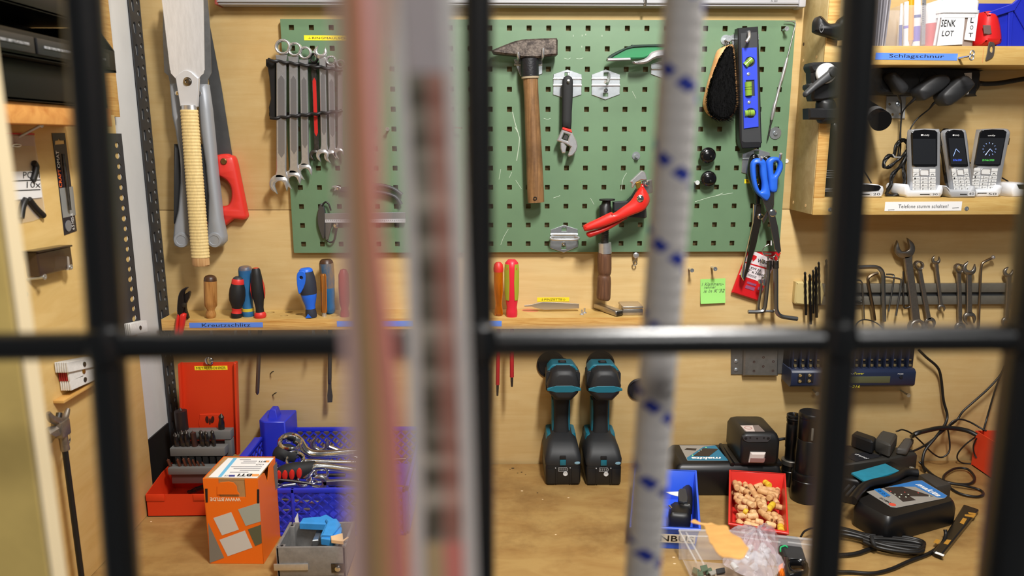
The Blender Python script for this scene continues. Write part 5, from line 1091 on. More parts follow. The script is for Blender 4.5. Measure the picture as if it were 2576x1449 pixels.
def ptext(fr, f, x0, y0, x1, y1, s, m, par, **k): a, b = plp(fr, *pxs(f, x0, y1)), plp(fr, *pxs(f, x1, y0)); return text('lettering', fr, s, a[0], a[1], b[0], b[1], m, par, **k)
YI = M('yellow_print', (226, 214, 60), rough=.5)
ptext(fr, cS, 1085, 312, 1192, 330, 'Accu', WHITE, t, shear=.2); ptext(fr, cS, 1192, 311, 1274, 331, 'Power', YI, t, shear=.2); ptext(fr, cS, 1548, 320, 1594, 330, 'MODE', WHITE, t); ptext(fr, cS, 1115, 418, 1175, 438, 'IQ-', WHITE, t, shear=.2); ptext(fr, cS, 1175, 418, 1240, 438, '216', YI, t, shear=.2)
(a0, b0), (a1, b1) = pf_(730, 400), pf_(872, 320)
for k_ in range(2): box('nine_volt_bay', fr, a0+(a1-a0)*.5*k_, a0+(a1-a0)*(.5*k_+.46), b0, b1, -.004, .0006, NVD, t, .0006)
for x, y in ((753, 338), (830, 336), (750, 385), (826, 383)): lathe('terminal', WF(*pxs(cS, x, y), .0568), [(.0034, 0), (.0036, .0014), (.002, .002), (.0012, .0006), (0, .0006)], GOLD, t, n=12)
lathe('mode_button', WF(*pxs(cS, 1575, 350), .0562), [(.004, 0), (.0035, .0014), (0, .0016)], NVD, t, n=14)
screw(WF(*pxs(cS, 858, 458)), .0046, .022, label='screw below the nine volt bays of the wall charger'); screw(WF(*pxs(cS, 1575, 462)), .0046, .03, label='screw below the mode button of the wall charger')
for k_, (x, y, x1_, y1_) in enumerate(((1050, 1090, 1035, 1105), (1075, 1275, 1055, 1290))):
    t = thing('bent_nail', ['upper', 'lower'][k_]+' small bent nail in the wall below the screwdriver shelf', 'nail', W(*pxs(cG, x, y))); tube('nail', [W(*pxs(cG, x1_, y1_)), W(*pxs(cG, x, y), .012), W(*pxs(cG, x+12, y-6), .016)], .0012, DSTEEL, t, n=6)
# ================================================================ open wall cabinet at the right
cP, cQ, cAA = crop(1980, 0, 4.322), crop(1980, 280, 4.322), crop(2300, 0, 4.83)
CX0, CX1 = .5935, .6150; ZU1, ZU0, ZL1, ZL0 = 1.7552, 1.7228, 1.4802, 1.4494
t = thing('wall_cabinet', 'open pale wooden wall cabinet with two shelves at the right', 'cabinet', (.9, 0, ZL0))
sd = box('side_panel', Fr(), CX0, CX1-.002, -.1085, -.0005, ZL0, 2.1, MDF, t, .0008)
box('front_lipping', Fr(), CX0+.0008, CX1, -.1115, -.1085, ZL0+.0315, 2.1, PINE, t, .0008)
for za, zb_, nm in ((ZL0, ZL1, 'lower'), (ZU0, ZU1, 'upper')):
    x_ = CX0+.001 if nm == 'lower' else W(2074, 140, .112).x
    box('shelf_board', Fr(), CX1-.002, 1.42, -.1085, -.0005, za, zb_, SHELFW, t, .0006)
    box('shelf_edge', Fr(), x_, 1.42, -.112, -.1085, za-.0004, zb_+.0004, SHELFW, t, .0008)
HD = M('hole_shadow', (60, 42, 22), rough=.9)
for x, y, m in ((180, 480, HD), (320, 620, M('pale_plug', (222, 186, 130), rough=.7)), (175, 660, MC['pale_plug'])): lathe('screw_hole', Fr(Sx(*pxs(cP, x, y), CX0), (0, 1, 0), (0, 0, 1), (-1, 0, 0)), [(.0032, -.001), (.0032, .0004), (0, .0003)], m, sd, n=10)
for x, y in ((68, 990), (200, 1025)): lathe('screw_hole', Fr(Sx(*pxs(cQ, x, y), CX0), (0, 1, 0), (0, 0, 1), (-1, 0, 0)), [(.0032, -.001), (.0032, .0004), (0, .0003)], MC['pale_plug'], sd, n=10)
FD = .1122
px_strip('label_tape', [pxs(cP, 957, 648), pxs(cP, 1847, 658), pxs(cP, 960, 573)], FD, 'Schlagschnur', BLUETAPE, parent=t, pad=.17, wpad=.165)
lb = px_strip('paper_label', [pxs(cQ, 1058, 1084), pxs(cQ, 1892, 1080), pxs(cQ, 1066, 984)], FD, 'Telefone stumm schalten!', WHITE, parent=t, pad=.3, wpad=.175)
for q_ in (((1098, 1073), (1166, 1069)), ((1796, 1052), (1866, 1046))): tube('staple', [W(*p_, FD+.0006) for p_ in cQ(*q_)], .0004, DSTEEL, lb, n=6)
for x, y in ((468, 1068), (1950, 1058)): lathe('screw_head', WF(*pxs(cQ, x, y), FD-.0005), [(.0042, 0), (.0042, .0008), (.0015, .0012), (0, .0004)], ZINC, t, n=14)
tube('pencil_mark', [W(*p_, FD) for p_ in cP((2140, 520), (2130, 600), (2125, 680))], .0003, M('red_pencil', (200, 110, 70), rough=.7), t, n=4)
# wing screw
t = thing('wing_screw', 'zinc wing screw sticking out of the upper shelf edge', 'screw', W(*pxs(cP, 1870, 630), FD))
A, Bq = W(*pxs(cP, 1868, 632), FD), W(*pxs(cP, 2010, 602), FD+.045); tube('shank', [A, A+(Bq-A)*.5, Bq], [.0022, .0022, .0018], CHROME, t, n=8)
for k_ in (-1, 1): tube('wing', [Bq+Vector((0, 0, .0035*k_))+Vector((.0035*math.cos(a), 0, .0045*math.sin(a))) for a in [i*math.pi/6 for i in range(12)]], .0012, ZINC, t, n=6, closed=True)
# ---------------------------------------------------------------- upper shelf contents
ZB = ZU1+.0004
def up(f, x, y, d): return W(*pxs(f, x, y), d)
PFILM = M('clear_sleeve', (214, 212, 222), rough=.15, alpha=.45)
for k_ in range(5):
    xb = 940+k_*25; tp = 985+k_*32
    q_ = [up(cP, xb, 495, .09), up(cP, xb+12, 495, .09), up(cP, tp+12, -60, .09), up(cP, tp, -60, .09)]
    V, Fc = plate_vf(wallF(.03), [[(p.x, p.z if i > 1 else ZB) for i, p in enumerate(q_)]], .065)
    o = mk('plastic_sleeve', V, Fc, PFILM if k_ % 2 else M('sleeve_grey', (150, 148, 156), rough=.2, alpha=.8), None); tag(o, ['leftmost', 'second', 'middle', 'fourth', 'rightmost'][k_]+' clear plastic sleeve leaning on the upper shelf beside the grille bar', 'sleeve', 'sleeves on the upper shelf')
# pen box with pens
t = thing('pen_box', 'clear plastic box holding pens on the upper shelf', 'pen holder', (W(*pxs(cP, 1400, 498), .09).x, -.08, ZB))
xa, xb = up(cP, 1180, 490, .1).x, up(cP, 1625, 490, .1).x; zt_ = up(cP, 1400, 60, .1).z
for nm, q_ in (('front_wall', (xa, xb, -.1045, -.103)), ('back_wall', (xa, xb, -.05, -.0485)), ('side_wall', (xa, xa+.0015, -.103, -.05)), ('side_wall', (xb-.0015, xb, -.103, -.05))): box(nm, Fr(), q_[0], q_[1], q_[2], q_[3], ZB, zt_, M('clear_acrylic', (235, 232, 236), rough=.08, alpha=.16), t, .0005)
box('box_floor', Fr(), xa, xb, -.103, -.05, ZB, ZB+.0015, MC['clear_acrylic'], t, 0)
def pen(label, x, y0, x1, y1, r, segs, d=.09):
    A = up(cP, x, y0, d); A.z = ZB+.002; Bq = up(cP, x1, y1, d); fr = axisF(A, Bq); L = (Bq-A).length; o = thing('pen', label, 'pen', A, 'pens in the clear box')
    for nm, m, z0, z1, r0, r1 in segs: lathe(nm, fr, [(r*r0, L*z0), (r*r1, L*z1)], m, o, n=14)
    return o
WP = M('pen_white', (232, 230, 232), rough=.35); NB = M('pen_navy', (38, 60, 140), rough=.4); OR = M('pencil_orange', (240, 160, 20), rough=.4); VI = M('violet_print', (110, 90, 190), rough=.5); RM = M('marker_red', (200, 52, 54), rough=.4)
pen('navy pen with a white upper end at the left of the clear box', 1230, 490, 1245, 40, .0028, [('barrel', NB, 0, .5, 1, 1), ('cap', WP, .5, 1, 1.05, .8)])
pen('white tube with a violet sign beside the orange pencil', 1298, 492, 1305, 20, .0055, [('tube', WP, 0, 1, 1, 1), ('violet_ring', VI, .40, .46, 1.03, 1.03)])
o = pen('orange pencil pointing down in the clear box', 1340, 490, 1350, -30, .0052, [('tip', M('pencil_wood', (206, 160, 110), rough=.6), .0, .12, .25, 1), ('barrel', OR, .12, 1, 1, 1)], .094)
pen('white marker with violet print in the clear box', 1398, 485, 1410, -10, .0075, [('barrel', WP, 0, 1, 1, 1), ('violet_print', VI, .1, .42, 1.02, 1.02), ('blue_print', NB, .6, .66, 1.02, 1.02)], .088)
A = up(cP, 1480, 475, .096); rl = thing('steel_ruler', 'narrow steel ruler standing among the pens', 'ruler', A); trw('ruler', cP((1462, 485), (1500, 485), (1512, -20), (1470, -20)), .095, .0008, SATIN, rl, bev=0)
for k_ in range(12): trw('tick', cP((1470, 40+k_*20), (1488, 40+k_*20), (1488, 44+k_*20), (1470, 44+k_*20)), .0959, .0002, INK, rl, bev=0)
pen('thick white and red marker at the right of the clear box', 1552, 485, 1570, 40, .0105, [('red_barrel', RM, 0, .54, 1, 1.02), ('white_cap', WP, .54, 1, 1.02, .9)], .085)
pen('thin green and white pen leaning at the right edge of the clear box', 1600, 495, 1690, 0, .0022, [('barrel', WP, 0, .9, 1, 1), ('green_end', M('pen_green', (70, 150, 110), rough=.4), .9, 1, 1, .6)], .1)
# plumb bob container
t = thing('storage_jar', 'frosted plastic jar with a white lid and handwritten labels', 'jar', up(cP, 1850, 505, .07))
xa, xb = up(cP, 1640, 500, .1).x, up(cP, 2035, 500, .1).x; xc, xd = up(cP, 1655, 100, .1).x, up(cP, 2078, 100, .1).x; zl = up(cP, 1850, 120, .1).z
JB = M('frosted_brown', (168, 150, 142), rough=.3, alpha=.85)
def rr3(x0, x1, y0, y1, z, r): return [Vector((p[0], p[1], z)) for p in rrect(x0, y0, x1, y1, r, 4)]
loft('jar_body', [rr3(xa, xb, -.1, -.03, ZB, .008), rr3((xa*3+xc)/4, (xb*3+xd)/4, -.1015, -.028, ZB+(zl-ZB)*.3, .009), rr3(xc+.001, xd-.001, -.103, -.026, zl, .009)], JB, t, ang=60)
JL = M('lid_white', (226, 226, 228), rough=.3)
loft('lid', [rr3(xc-.001, xd+.001, -.1055, -.024, zl-.012, .010), rr3(xc-.001, xd+.001, -.1055, -.024, zl+.016, .010), rr3(xc+.003, xd-.003, -.102, -.028, zl+.021, .008)], JL, t, ang=40)
loft('lid_rim', [rr3(xc-.003, xd+.003, -.1075, -.022, zl-.004, .011), rr3(xc-.003, xd+.003, -.1075, -.022, zl+.001, .011)], JL, t, ang=40)
fr = wallF(.1045)
def pplate(nm, fr, f, pts, m, par, th=.0004): return plate(nm, fr, [[plp(fr, *p_) for p_ in f(*pts)]], th, m, par)
lb = pplate('paper_label', fr, cAA, ((275, 556), (582, 540), (617, 185), (330, 215)), WHITE, t)
f2 = fr.at(0, 0, .0005); ptext(f2, cAA, 320, 240, 505, 325, 'SENK', INK, lb, shear=.1, bold=.01); ptext(f2, cAA, 330, 372, 485, 440, 'LOT', INK, lb, shear=.15, bold=.01)
lb = pplate('paper_label', fr, cAA, ((605, 480), (735, 500), (780, 158), (665, 145)), WHITE, t)
for s_, x0_, y0_, x1_, y1_ in (('L', 680, 205, 728, 278), ('O', 675, 308, 720, 360), ('T', 655, 400, 715, 450)): ptext(f2, cAA, x0_, y0_, x1_, y1_, s_, INK, lb, bold=.01)
# tape measure
t = thing('tape_measure', 'red tape measure standing on the upper shelf beside the jar', 'tape measure', up(cAA, 850, 560, .07))
D = .05
TMO = cr(cAA((745, 330), (778, 175), (800, 158), (880, 155), (930, 190), (965, 300), (985, 430), (985, 520), (950, 548), (900, 555), (740, 560), (735, 480)), 3)
trw('case', TMO, D, .05, M('tape_red', (208, 32, 34), rough=.35), t, bev=.008, ang=60)
trw('brake_button', cAA((835, 305), (925, 305), (940, 410), (900, 420), (850, 410)), D+.05, .002, M('button_grey', (112, 90, 86), rough=.5), t, bev=.0008)
trw('hook_tag', cr(cAA((905, 520), (930, 508), (975, 530), (975, 620), (955, 690), (890, 732), (866, 726), (885, 640)), 3), .1135, .0012, M('tag_grey', (128, 118, 108), rough=.4, metal=.8), t, bev=.0003, holes=[cr(cAA((925, 565), (945, 555), (955, 590), (940, 640), (918, 620)), 3)])
# blue bin
t = thing('stacking_bin', 'dark blue stacking bin at the right end of the upper shelf', 'storage bin', up(cP, 2450, 508, .06))
BBL = M('bin_blue', (28, 42, 176), rough=.4)
pts = cAA((905, 160), (1200, 60), (1290, -30), (1500, -60), (1500, 572), (990, 570), (965, 330))
trw('front_wall', pts, .085, .006, BBL, t, bev=.0015)
trw('top_rim', cAA((900, 150), (1190, 45), (1285, -40), (1300, -20), (1210, 130), (940, 215)), .091, .006, BBL, t, bev=.001)
trw('rib', cAA((1140, 150), (1200, 130), (1175, 568), (1130, 568)), .091, .004, BBL, t, bev=.001)
trw('rib', cAA((1205, 130), (1290, -20), (1420, 330), (1360, 400)), .091, .004, BBL, t, bev=.001)
xa, xb = up(cAA, 985, 560, .09).x, up(cAA, 1500, 560, .09).x
box('bin_floor', Fr(), xa, xb, -.086, -.01, ZB, ZB+.003, BBL, t, 0); box('back_wall', Fr(), xa, xb, -.014, -.01, ZB, ZB+.09, BBL, t, .001)
# ---------------------------------------------------------------- lower compartment
t = thing('power_strip', 'black multi socket power strip mounted under the upper shelf', 'power strip', up(cP, 1500, 900, .02))
STR = M('strip_black', (16, 16, 17), rough=.5)
trw('strip_body', cr(cP((930, 745), (1980, 760), (2030, 790), (2025, 870), (1985, 1030), (1950, 1050), (1400, 1035), (1050, 1030), (930, 1000)), 2), .002, .045, STR, t, bev=.004)
trw('rating_label', cP((1925, 795), (2008, 790), (2005, 880), (1970, 1025), (1905, 1030), (1985, 910), (1940, 840)), .047, .0006, WHITE, t, bev=0)
trw('end_cap', cr(cP((1990, 800), (2040, 850), (2060, 900), (2050, 960), (1990, 1010)), 2), .004, .03, STR, t, bev=.004)
for x in (1120, 1330, 1540): lathe('socket', WF(*pxs(cP, x, 880), .046), [(.0195, -.001), (.0195, .0015), (.0175, .0015), (.017, -.001), (0, -.001)], RUBBER, t, n=24)
tube('cable', [W(*p_, .02) for p_ in cP((2040, 900), (2150, 912), (2300, 905), (2450, 880), (2600, 855), (2900, 820))], .0048, RUBBER, t, n=10, sm=4)
trw('strain_relief', cP((2040, 880), (2110, 890), (2110, 935), (2040, 930)), .012, .015, STR, t, bev=.003)
def adapter(label, quad, d, th, cable):
    t = thing('plug_adapter', label, 'adapter', W(*quad[0], d), 'adapters in the power strip'); trw('adapter_body', cr(quad, 2), d, th, M('adapter_black', (36, 37, 39), rough=.5), t, bev=.004, ang=60)
    tube('cord', [W(*p_[:2], p_[2]) for p_ in cable], [.0034, .0026]+[.0014]*(len(cable)-2), BLACK, t, n=8, sm=4); return t
def c3(f, *p): return [tuple(f((x, y))[0])+(d,) for x, y, d in p]
adapter('small adapter plugged in at the left of the power strip', cP((1085, 840), (1110, 800), (1145, 795), (1210, 850), (1280, 930), (1285, 975), (1250, 1020), (1205, 1020), (1150, 940)), .05, .03, c3(cP, (1205, 1010, .06), (1225, 1070, .05), (1240, 1140, .035), (1240, 1300, .03), (1225, 1500, .03), (1215, 1620, .035), (1205, 1700, .05)))
adapter('middle adapter hanging askew from the power strip', cP((1395, 970), (1520, 870), (1600, 820), (1690, 820), (1730, 860), (1725, 905), (1640, 985), (1480, 1085), (1440, 1085), (1400, 1030)), .05, .032, c3(cP, (1420, 1040, .06), (1350, 1110, .05), (1290, 1170, .035), (1250, 1240, .03), (1235, 1400, .03), (1235, 1600, .035), (1225, 1700, .05)))
adapter('right adapter hanging lowest from the power strip', cP((1650, 1020), (1790, 890), (1870, 830), (1930, 840), (1985, 900), (1990, 940), (1880, 1050), (1740, 1145), (1690, 1140), (1655, 1090)), .055, .034, c3(cP, (1660, 1070, .06), (1590, 1130, .05), (1540, 1190, .04), (1440, 1270, .03), (1370, 1350, .03), (1315, 1470, .03), (1300, 1600, .04), (1320, 1700, .05)))
t = thing('corner_bracket', 'perforated zinc mounting plate under the power strip', 'bracket', up(cP, 1180, 1290, .002))
trw('plate', cP((1080, 1045), (1350, 1045), (1290, 1060), (1278, 1290), (1068, 1285)), .001, .0025, M('white_zinc', (206, 204, 198), rough=.45, metal=.4), t, bev=.0005, holes=[circ(*pxs(cP, x, y), 3.2, 10) for x, y in ((1112, 1132), (1145, 1245), (1225, 1240))])
lathe('screw', WF(*pxs(cP, 1205, 1130), .0035), [(.0055, 0), (.005, .002), (.002, .003), (0, .002)], ZINC, t, n=14)
# clamps on the cabinet side
t = thing('clip_mount', 'black plastic clip gripping the upper part of the cabinet side', 'clip', up(cP, 480, 400, .14))
trw('jaw_tip', cr(cP((295, 320), (300, 240), (325, 190), (350, 178), (385, 200), (420, 240), (460, 262), (540, 250), (600, 240), (620, 330), (560, 420), (500, 415), (420, 390), (350, 370), (300, 345)), 3), .113, .022, BLACK, t, bev=.006, ang=60)
plate('emblem', wallF(.1355), [circ(*plp(wallF(.1355), *pxs(cP, 375, 305)), .0036, 20, ry=.0076), circ(*plp(wallF(.1355), *pxs(cP, 375, 305)), .0028, 20, ry=.0064)], .0003, M('emblem_grey', (120, 120, 122), rough=.4), t)
trw('arm', cr(cP((540, 250), (640, 160), (760, 120), (900, 200), (900, 330), (760, 420), (620, 430), (560, 420)), 3), .117, .016, BLACK, t, bev=.004, ang=60)
t = thing('ball_clamp', 'black ball head clamp with a white disc and lever on the cabinet side', 'clamp', up(cP, 420, 1100, .14))
trw('upper_jaw', cr(cP((212, 740), (225, 700), (260, 685), (520, 682), (640, 700), (640, 800), (300, 800), (240, 790)), 2), .113, .03, BLACK, t, bev=.004)
trw('clamp_body', cr(cP((235, 780), (300, 770), (640, 780), (640, 1000), (470, 1080), (250, 1100), (245, 1010), (200, 970), (205, 920), (240, 905)), 2), .114, .026, BLACK, t, bev=.004)
lathe('white_disc', WF(*pxs(cP, 410, 800), .142), [(.0165, 0), (.0178, .002), (.0178, .007), (.0165, .009), (0, .009)], M('disc_white', (216, 218, 218), rough=.3), t, n=30)
trw('lever', cr(cP((182, 1020), (200, 990), (330, 870), (450, 770), (470, 735), (510, 722), (545, 750), (548, 800), (500, 850), (440, 890), (330, 960), (215, 1050), (190, 1048)), 3), .153, .01, DGREY, t, bev=.003, ang=60)
lathe('lever_pivot', WF(*pxs(cP, 505, 785), .163), [(.0075, 0), (.0075, .003), (.004, .004), (0, .0035)], BLACK, t, n=18)
trw('ball_neck', cr(cP((350, 1090), (470, 1070), (520, 1150), (520, 1300), (460, 1345), (360, 1330), (340, 1220)), 3), .116, .024, BLACK, t, bev=.006, ang=60)
trw('lower_jaw', cP((202, 1180), (370, 1178), (560, 1170), (560, 1300), (370, 1302), (205, 1298)), .113, .028, BLACK, t, bev=.003)
t = thing('microphone_arm', 'short black tube with a silver band pointing forward behind the grille bar', 'tube', up(cP, 1000, 1280, .08))
A, Bq = up(cP, 880, 1180, .05), up(cP, 1020, 1315, .115); fr = axisF(A, Bq); L = (Bq-A).length
lathe('tube', fr, [(.012, -.03), (.014, 0), (.0165, L*.4), (.019, L), (.0185, L+.002), (0, L+.002)], BLACKG, t, n=26)
lathe('silver_band', fr, [(.0172, L*.50), (.0182, L*.74)], M('band_silver', (190, 190, 192), rough=.3, metal=.8), t, n=26)
trw('support', cP((560, 1200), (900, 1180), (900, 1260), (560, 1300)), .06, .03, BLACK, t, bev=.004)
# black packet beside the side panel
t = thing('black_packet', 'glossy black film packet with small grey print in the cabinet corner', 'packet', up(cQ, 470, 935, .05))
fb = cr(cQ((440, 130), (560, 90), (720, 110), (740, 900), (700, 938), (395, 936), (400, 700), (420, 400)), 2)
trw('packet', fb, .05, .03, M('film_black', (17, 18, 20), rough=.22, bump=1, bs=60), t, bev=.006, ang=60)
fr = wallF(.0803)
for k_, (x0_, y0_, x1_) in enumerate(((420, 640, 545), (410, 665, 545), (408, 690, 540), (408, 715, 530), (400, 835, 500), (400, 850, 490), (400, 865, 495))): pplate('print_line', fr, cQ, ((x0_, y0_), (x1_, y0_), (x1_, y0_+8), (x0_, y0_+8)), M('print_grey', (110, 112, 116), rough=.5), t)
# ---------------------------------------------------------------- docks and phones
DW_ = M('dock_white', (222, 224, 228), rough=.35); DGR = M('dock_grey', (176, 178, 182), rough=.35); SIL = M('phone_silver', (196, 198, 202), rough=.3, metal=.55); KEY = M('key_white', (222, 222, 220), rough=.4); PBK = M('phone_gloss', (10, 10, 13), rough=.12, coat=.5)
ZC = ZL1+.0004
def dock(label, outl, d, th, num, numbox, slit, mat, grp='phone docks on the lower shelf'):
    w = [W(*p_, d+th) for p_ in outl]; t = thing('phone_dock', label, 'dock', W(*outl[0], d), grp)
    zmin = min(p.z for p in w); loop = [(p.x, max(p.z+(ZC-zmin), ZC)) for p in w]
    plate('dock_shell', wallF(d), [loop], th, mat, t, bev=.003, ang=60)
    fr = wallF(d+th+.0002)
    if slit: a, b = plp(fr, *slit[0]), plp(fr, *slit[1]); box('slit', fr, a[0], b[0], a[1]-.0008, a[1]+.0008, 0, .0002, INK, t, 0)
    if num:
        a, b = plp(fr, *numbox[0]), plp(fr, *numbox[1]); lb = plate('number_label', fr, [[(a[0], b[1]), (b[0], b[1]), (b[0], a[1]), (a[0], a[1])]], .0003, M('label_pale', (206, 206, 208), rough=.6), t)
        w_, h_ = b[0]-a[0], a[1]-b[1]; text('lettering', fr, num, a[0]+w_*.14, b[1]+h_*.2, b[0]-w_*.14, a[1]-h_*.2, INK, lb, z0=.0003)
    return t
t = dock('white phone dock standing empty beside the grille bar', cQ((740, 935), (740, 800), (1000, 795), (1050, 815), (1060, 850), (1050, 905), (1020, 935)), .03, .07, '20', cQ((920, 880), (1025, 922)), cQ((780, 903), (898, 903)), DW_)
trw('cradle', cr(cQ((740, 800), (1000, 805), (1005, 850), (960, 868), (740, 868)), 2), .099, .0025, PBK, t, bev=.0008)
dock('white dock under the phone with the blank screen', cQ((1310, 940), (1282, 900), (1282, 830), (1300, 805), (1330, 800), (1350, 865), (1640, 865), (1665, 808), (1700, 808), (1708, 850), (1700, 900), (1670, 940)), .03, .07, '30', cQ((1570, 885), (1645, 920)), cQ((1445, 903), (1550, 903)), DW_)
dock('grey dock under the middle phone that is turned aside', cQ((1790, 938), (1760, 890), (1715, 815), (1740, 808), (1790, 850), (1995, 855), (2010, 812), (2050, 810), (2062, 860), (2065, 920), (2045, 938)), .04, .068, '40', cQ((1970, 872), (2038, 920)), cQ((1880, 902), (1955, 902)), DGR)
dock('white dock under the rightmost phone with the clock face', cQ((2068, 932), (2068, 870), (2080, 850), (2260, 850), (2300, 800), (2345, 805), (2352, 830), (2335, 900), (2300, 932)), .02, .07, '50', cQ((2175, 880), (2290, 918)), cQ((2070, 890), (2170, 890)), DW_)
t = dock('empty white dock with an orange side at the right edge', cQ((2455, 935), (2445, 870), (2455, 800), (2500, 790), (2700, 790), (2700, 935)), .02, .07, None, None, None, DW_)
trw('orange_side', cr(cQ((2372, 930), (2370, 850), (2400, 815), (2455, 800), (2460, 935), (2400, 935)), 2), .02, .066, M('dock_orange', (176, 84, 24), rough=.3), t, bev=.003); trw('cradle', cQ((2500, 795), (2700, 795), (2700, 860), (2520, 840)), .0895, .002, PBK, t)
def phone(label, body, bez, scr, keyq, d, side=None, th=.02, clock=None, date=None, logo=None, clip=None):
    """body: traced outline; keyq: corners TL,TR,BR,BL of the key field"""
    t = thing('cordless_phone', label, 'phone', W(*body[0], d), 'cordless phones in their docks')
    if side: trw('rear_shell', side, d-.012, .016, PBK, t, bev=.003, ang=60)
    trw('body', body, d, th, SIL, t, bev=.004, ang=60)
    if clip: trw('belt_clip', clip, d-.012, .014, BLACK, t, bev=.002)
    bz = trw('display_bezel', bez, d+th-.002, .0032, PBK, t, bev=.0008)
    D2 = d+th+.0012; sc2 = trw('screen', scr, D2, .0003, M('screen_dark', (34, 36, 40), rough=.08), t, bev=0)
    fr = wallF(D2+.0004)
    if logo: a, b = plp(fr, *logo[0]), plp(fr, *logo[1]); text('lettering', fr, logo[2], a[0], b[1], b[0], a[1], WHITE, bz)
    GLOW = M('clock_hand', (150, 180, 255), rough=.3, emit=1.0)
    if clock:
        for a, b in clock: A, Bq = W(*a, D2+.0004), W(*b, D2+.0004); tube('clock_hand', [A, Bq], .0004, GLOW, sc2, n=5)
    if date: a, b = plp(fr, *date[0]), plp(fr, *date[1]); text('lettering', fr, '25.Feb.2020' if len(date) < 4 else date[3], a[0], b[1], b[0], a[1], M('date_'+date[2], (70, 110, 255) if date[2] == 'blue' else (90, 220, 90), rough=.4, emit=.8), sc2)
    TL, TR, BR, BL = keyq
    def kp(u, v): return (TL[0]*(1-u)*(1-v)+TR[0]*u*(1-v)+BR[0]*u*v+BL[0]*(1-u)*v, TL[1]*(1-u)*(1-v)+TR[1]*u*(1-v)+BR[1]*u*v+BL[1]*(1-u)*v)
    fk = wallF(d+th+.0002); names = ['1', '2', '3', '4', '5', '6', '7', '8', '9', '*', '0', '#']
    ks = []
    for i in range(12):
        c_, r_ = i % 3, i//3; u0, u1, v0, v1 = c_/3+.02, (c_+1)/3-.02, .36+r_*.16+.012, .36+(r_+1)*.16-.012
        k_ = trw('key', [kp(u0, v0), kp(u1, v0), kp(u1, v1), kp(u0, v1)], d+th-.001, .0016, KEY, t, bev=.0003)
        a, b = plp(fk, *kp(u0+.06, v0+.03)), plp(fk, *kp(u0+.12, v1-.03)); text('lettering', fk, names[i], a[0], b[1], b[0], a[1], INK, k_, z0=.0006)
        a, b = plp(fk, *kp(u0+.15, v0+.06)), plp(fk, *kp(u1-.04, v1-.06)); plate('letter_print', fk, [[(a[0], b[1]), (b[0], b[1]), (b[0], a[1]), (a[0], a[1])]], .0007, M('print_soft', (140, 140, 142), rough=.6), k_)
    for u0, u1, v0, v1 in ((.03, .27, .01, .16), (.73, .97, .01, .16), (.03, .27, .18, .34), (.73, .97, .18, .34)): 
        k_ = trw('soft_key', [kp(u0, v0), kp(u1, v0), kp(u1, v1), kp(u0, v1)], d+th-.001, .0015, KEY, t, bev=.0003)
        if v0 > .1:
            tube('handset_print', [W(*kp(u0+.06, v1-.05), d+th+.0007), W(*kp((u0+u1)/2, v0+.06), d+th+.0007), W(*kp(u1-.06, v1-.05) if u0 > .5 else kp(u1-.06, v0+.05), d+th+.0007)], .0005, INK, k_, n=5, sm=3)
    ring = [kp(*p_) for p_ in rrect(.3, .03, .7, .32, .07, 4)]; inner = [kp(*p_) for p_ in rrect(.335, .06, .665, .29, .05, 4)]
    trw('navigation_pad', ring, d+th-.001, .0024, SATIN, t, bev=.0004, holes=[inner]); trw('pad_centre', inner, d+th-.001, .0018, KEY, t, bev=.0003)
    return t
phone('silver cordless phone with a blank screen', cr(cQ((1336, 230), (1370, 200), (1490, 188), (1610, 196), (1642, 222), (1645, 500), (1642, 800), (1612, 862), (1500, 872), (1375, 862), (1338, 820), (1334, 500)), 2),
    cQ((1352, 232), (1385, 208), (1490, 198), (1605, 206), (1632, 230), (1630, 590), (1600, 606), (1395, 606), (1362, 590)), cQ((1368, 300), (1615, 300), (1618, 575), (1370, 575)), cQ((1362, 625), (1620, 625), (1618, 862), (1360, 862)), .075, logo=(*cQ((1455, 248), (1545, 272)), '\u25cfUnify'))
phone('silver cordless phone with a blue date turned aside', cr(cQ((1705, 240), (1735, 205), (1800, 192), (1900, 198), (1925, 225), (1945, 350), (1968, 600), (1995, 800), (1985, 862), (1850, 862), (1795, 840), (1760, 620), (1720, 380)), 2),
    cQ((1725, 240), (1748, 212), (1810, 200), (1895, 206), (1918, 230), (1968, 595), (1945, 608), (1790, 606), (1770, 590)), cQ((1755, 290), (1918, 290), (1955, 575), (1782, 575)), cQ((1780, 622), (1972, 622), (2000, 862), (1815, 862)), .078, side=cr(cQ((1672, 300), (1690, 225), (1760, 195), (1760, 500), (1790, 800), (1740, 780), (1700, 500)), 2), clip=cQ((1658, 300), (1690, 280), (1690, 385), (1660, 370)), clock=[(pxs(cQ, 1838, 408), pxs(cQ, 1808, 488)), (pxs(cQ, 1838, 408), pxs(cQ, 1875, 446))], date=(*cQ((1803, 520), (1895, 540)), 'blue'), logo=(*cQ((1800, 250), (1872, 272)), '\u25cfUnify'))
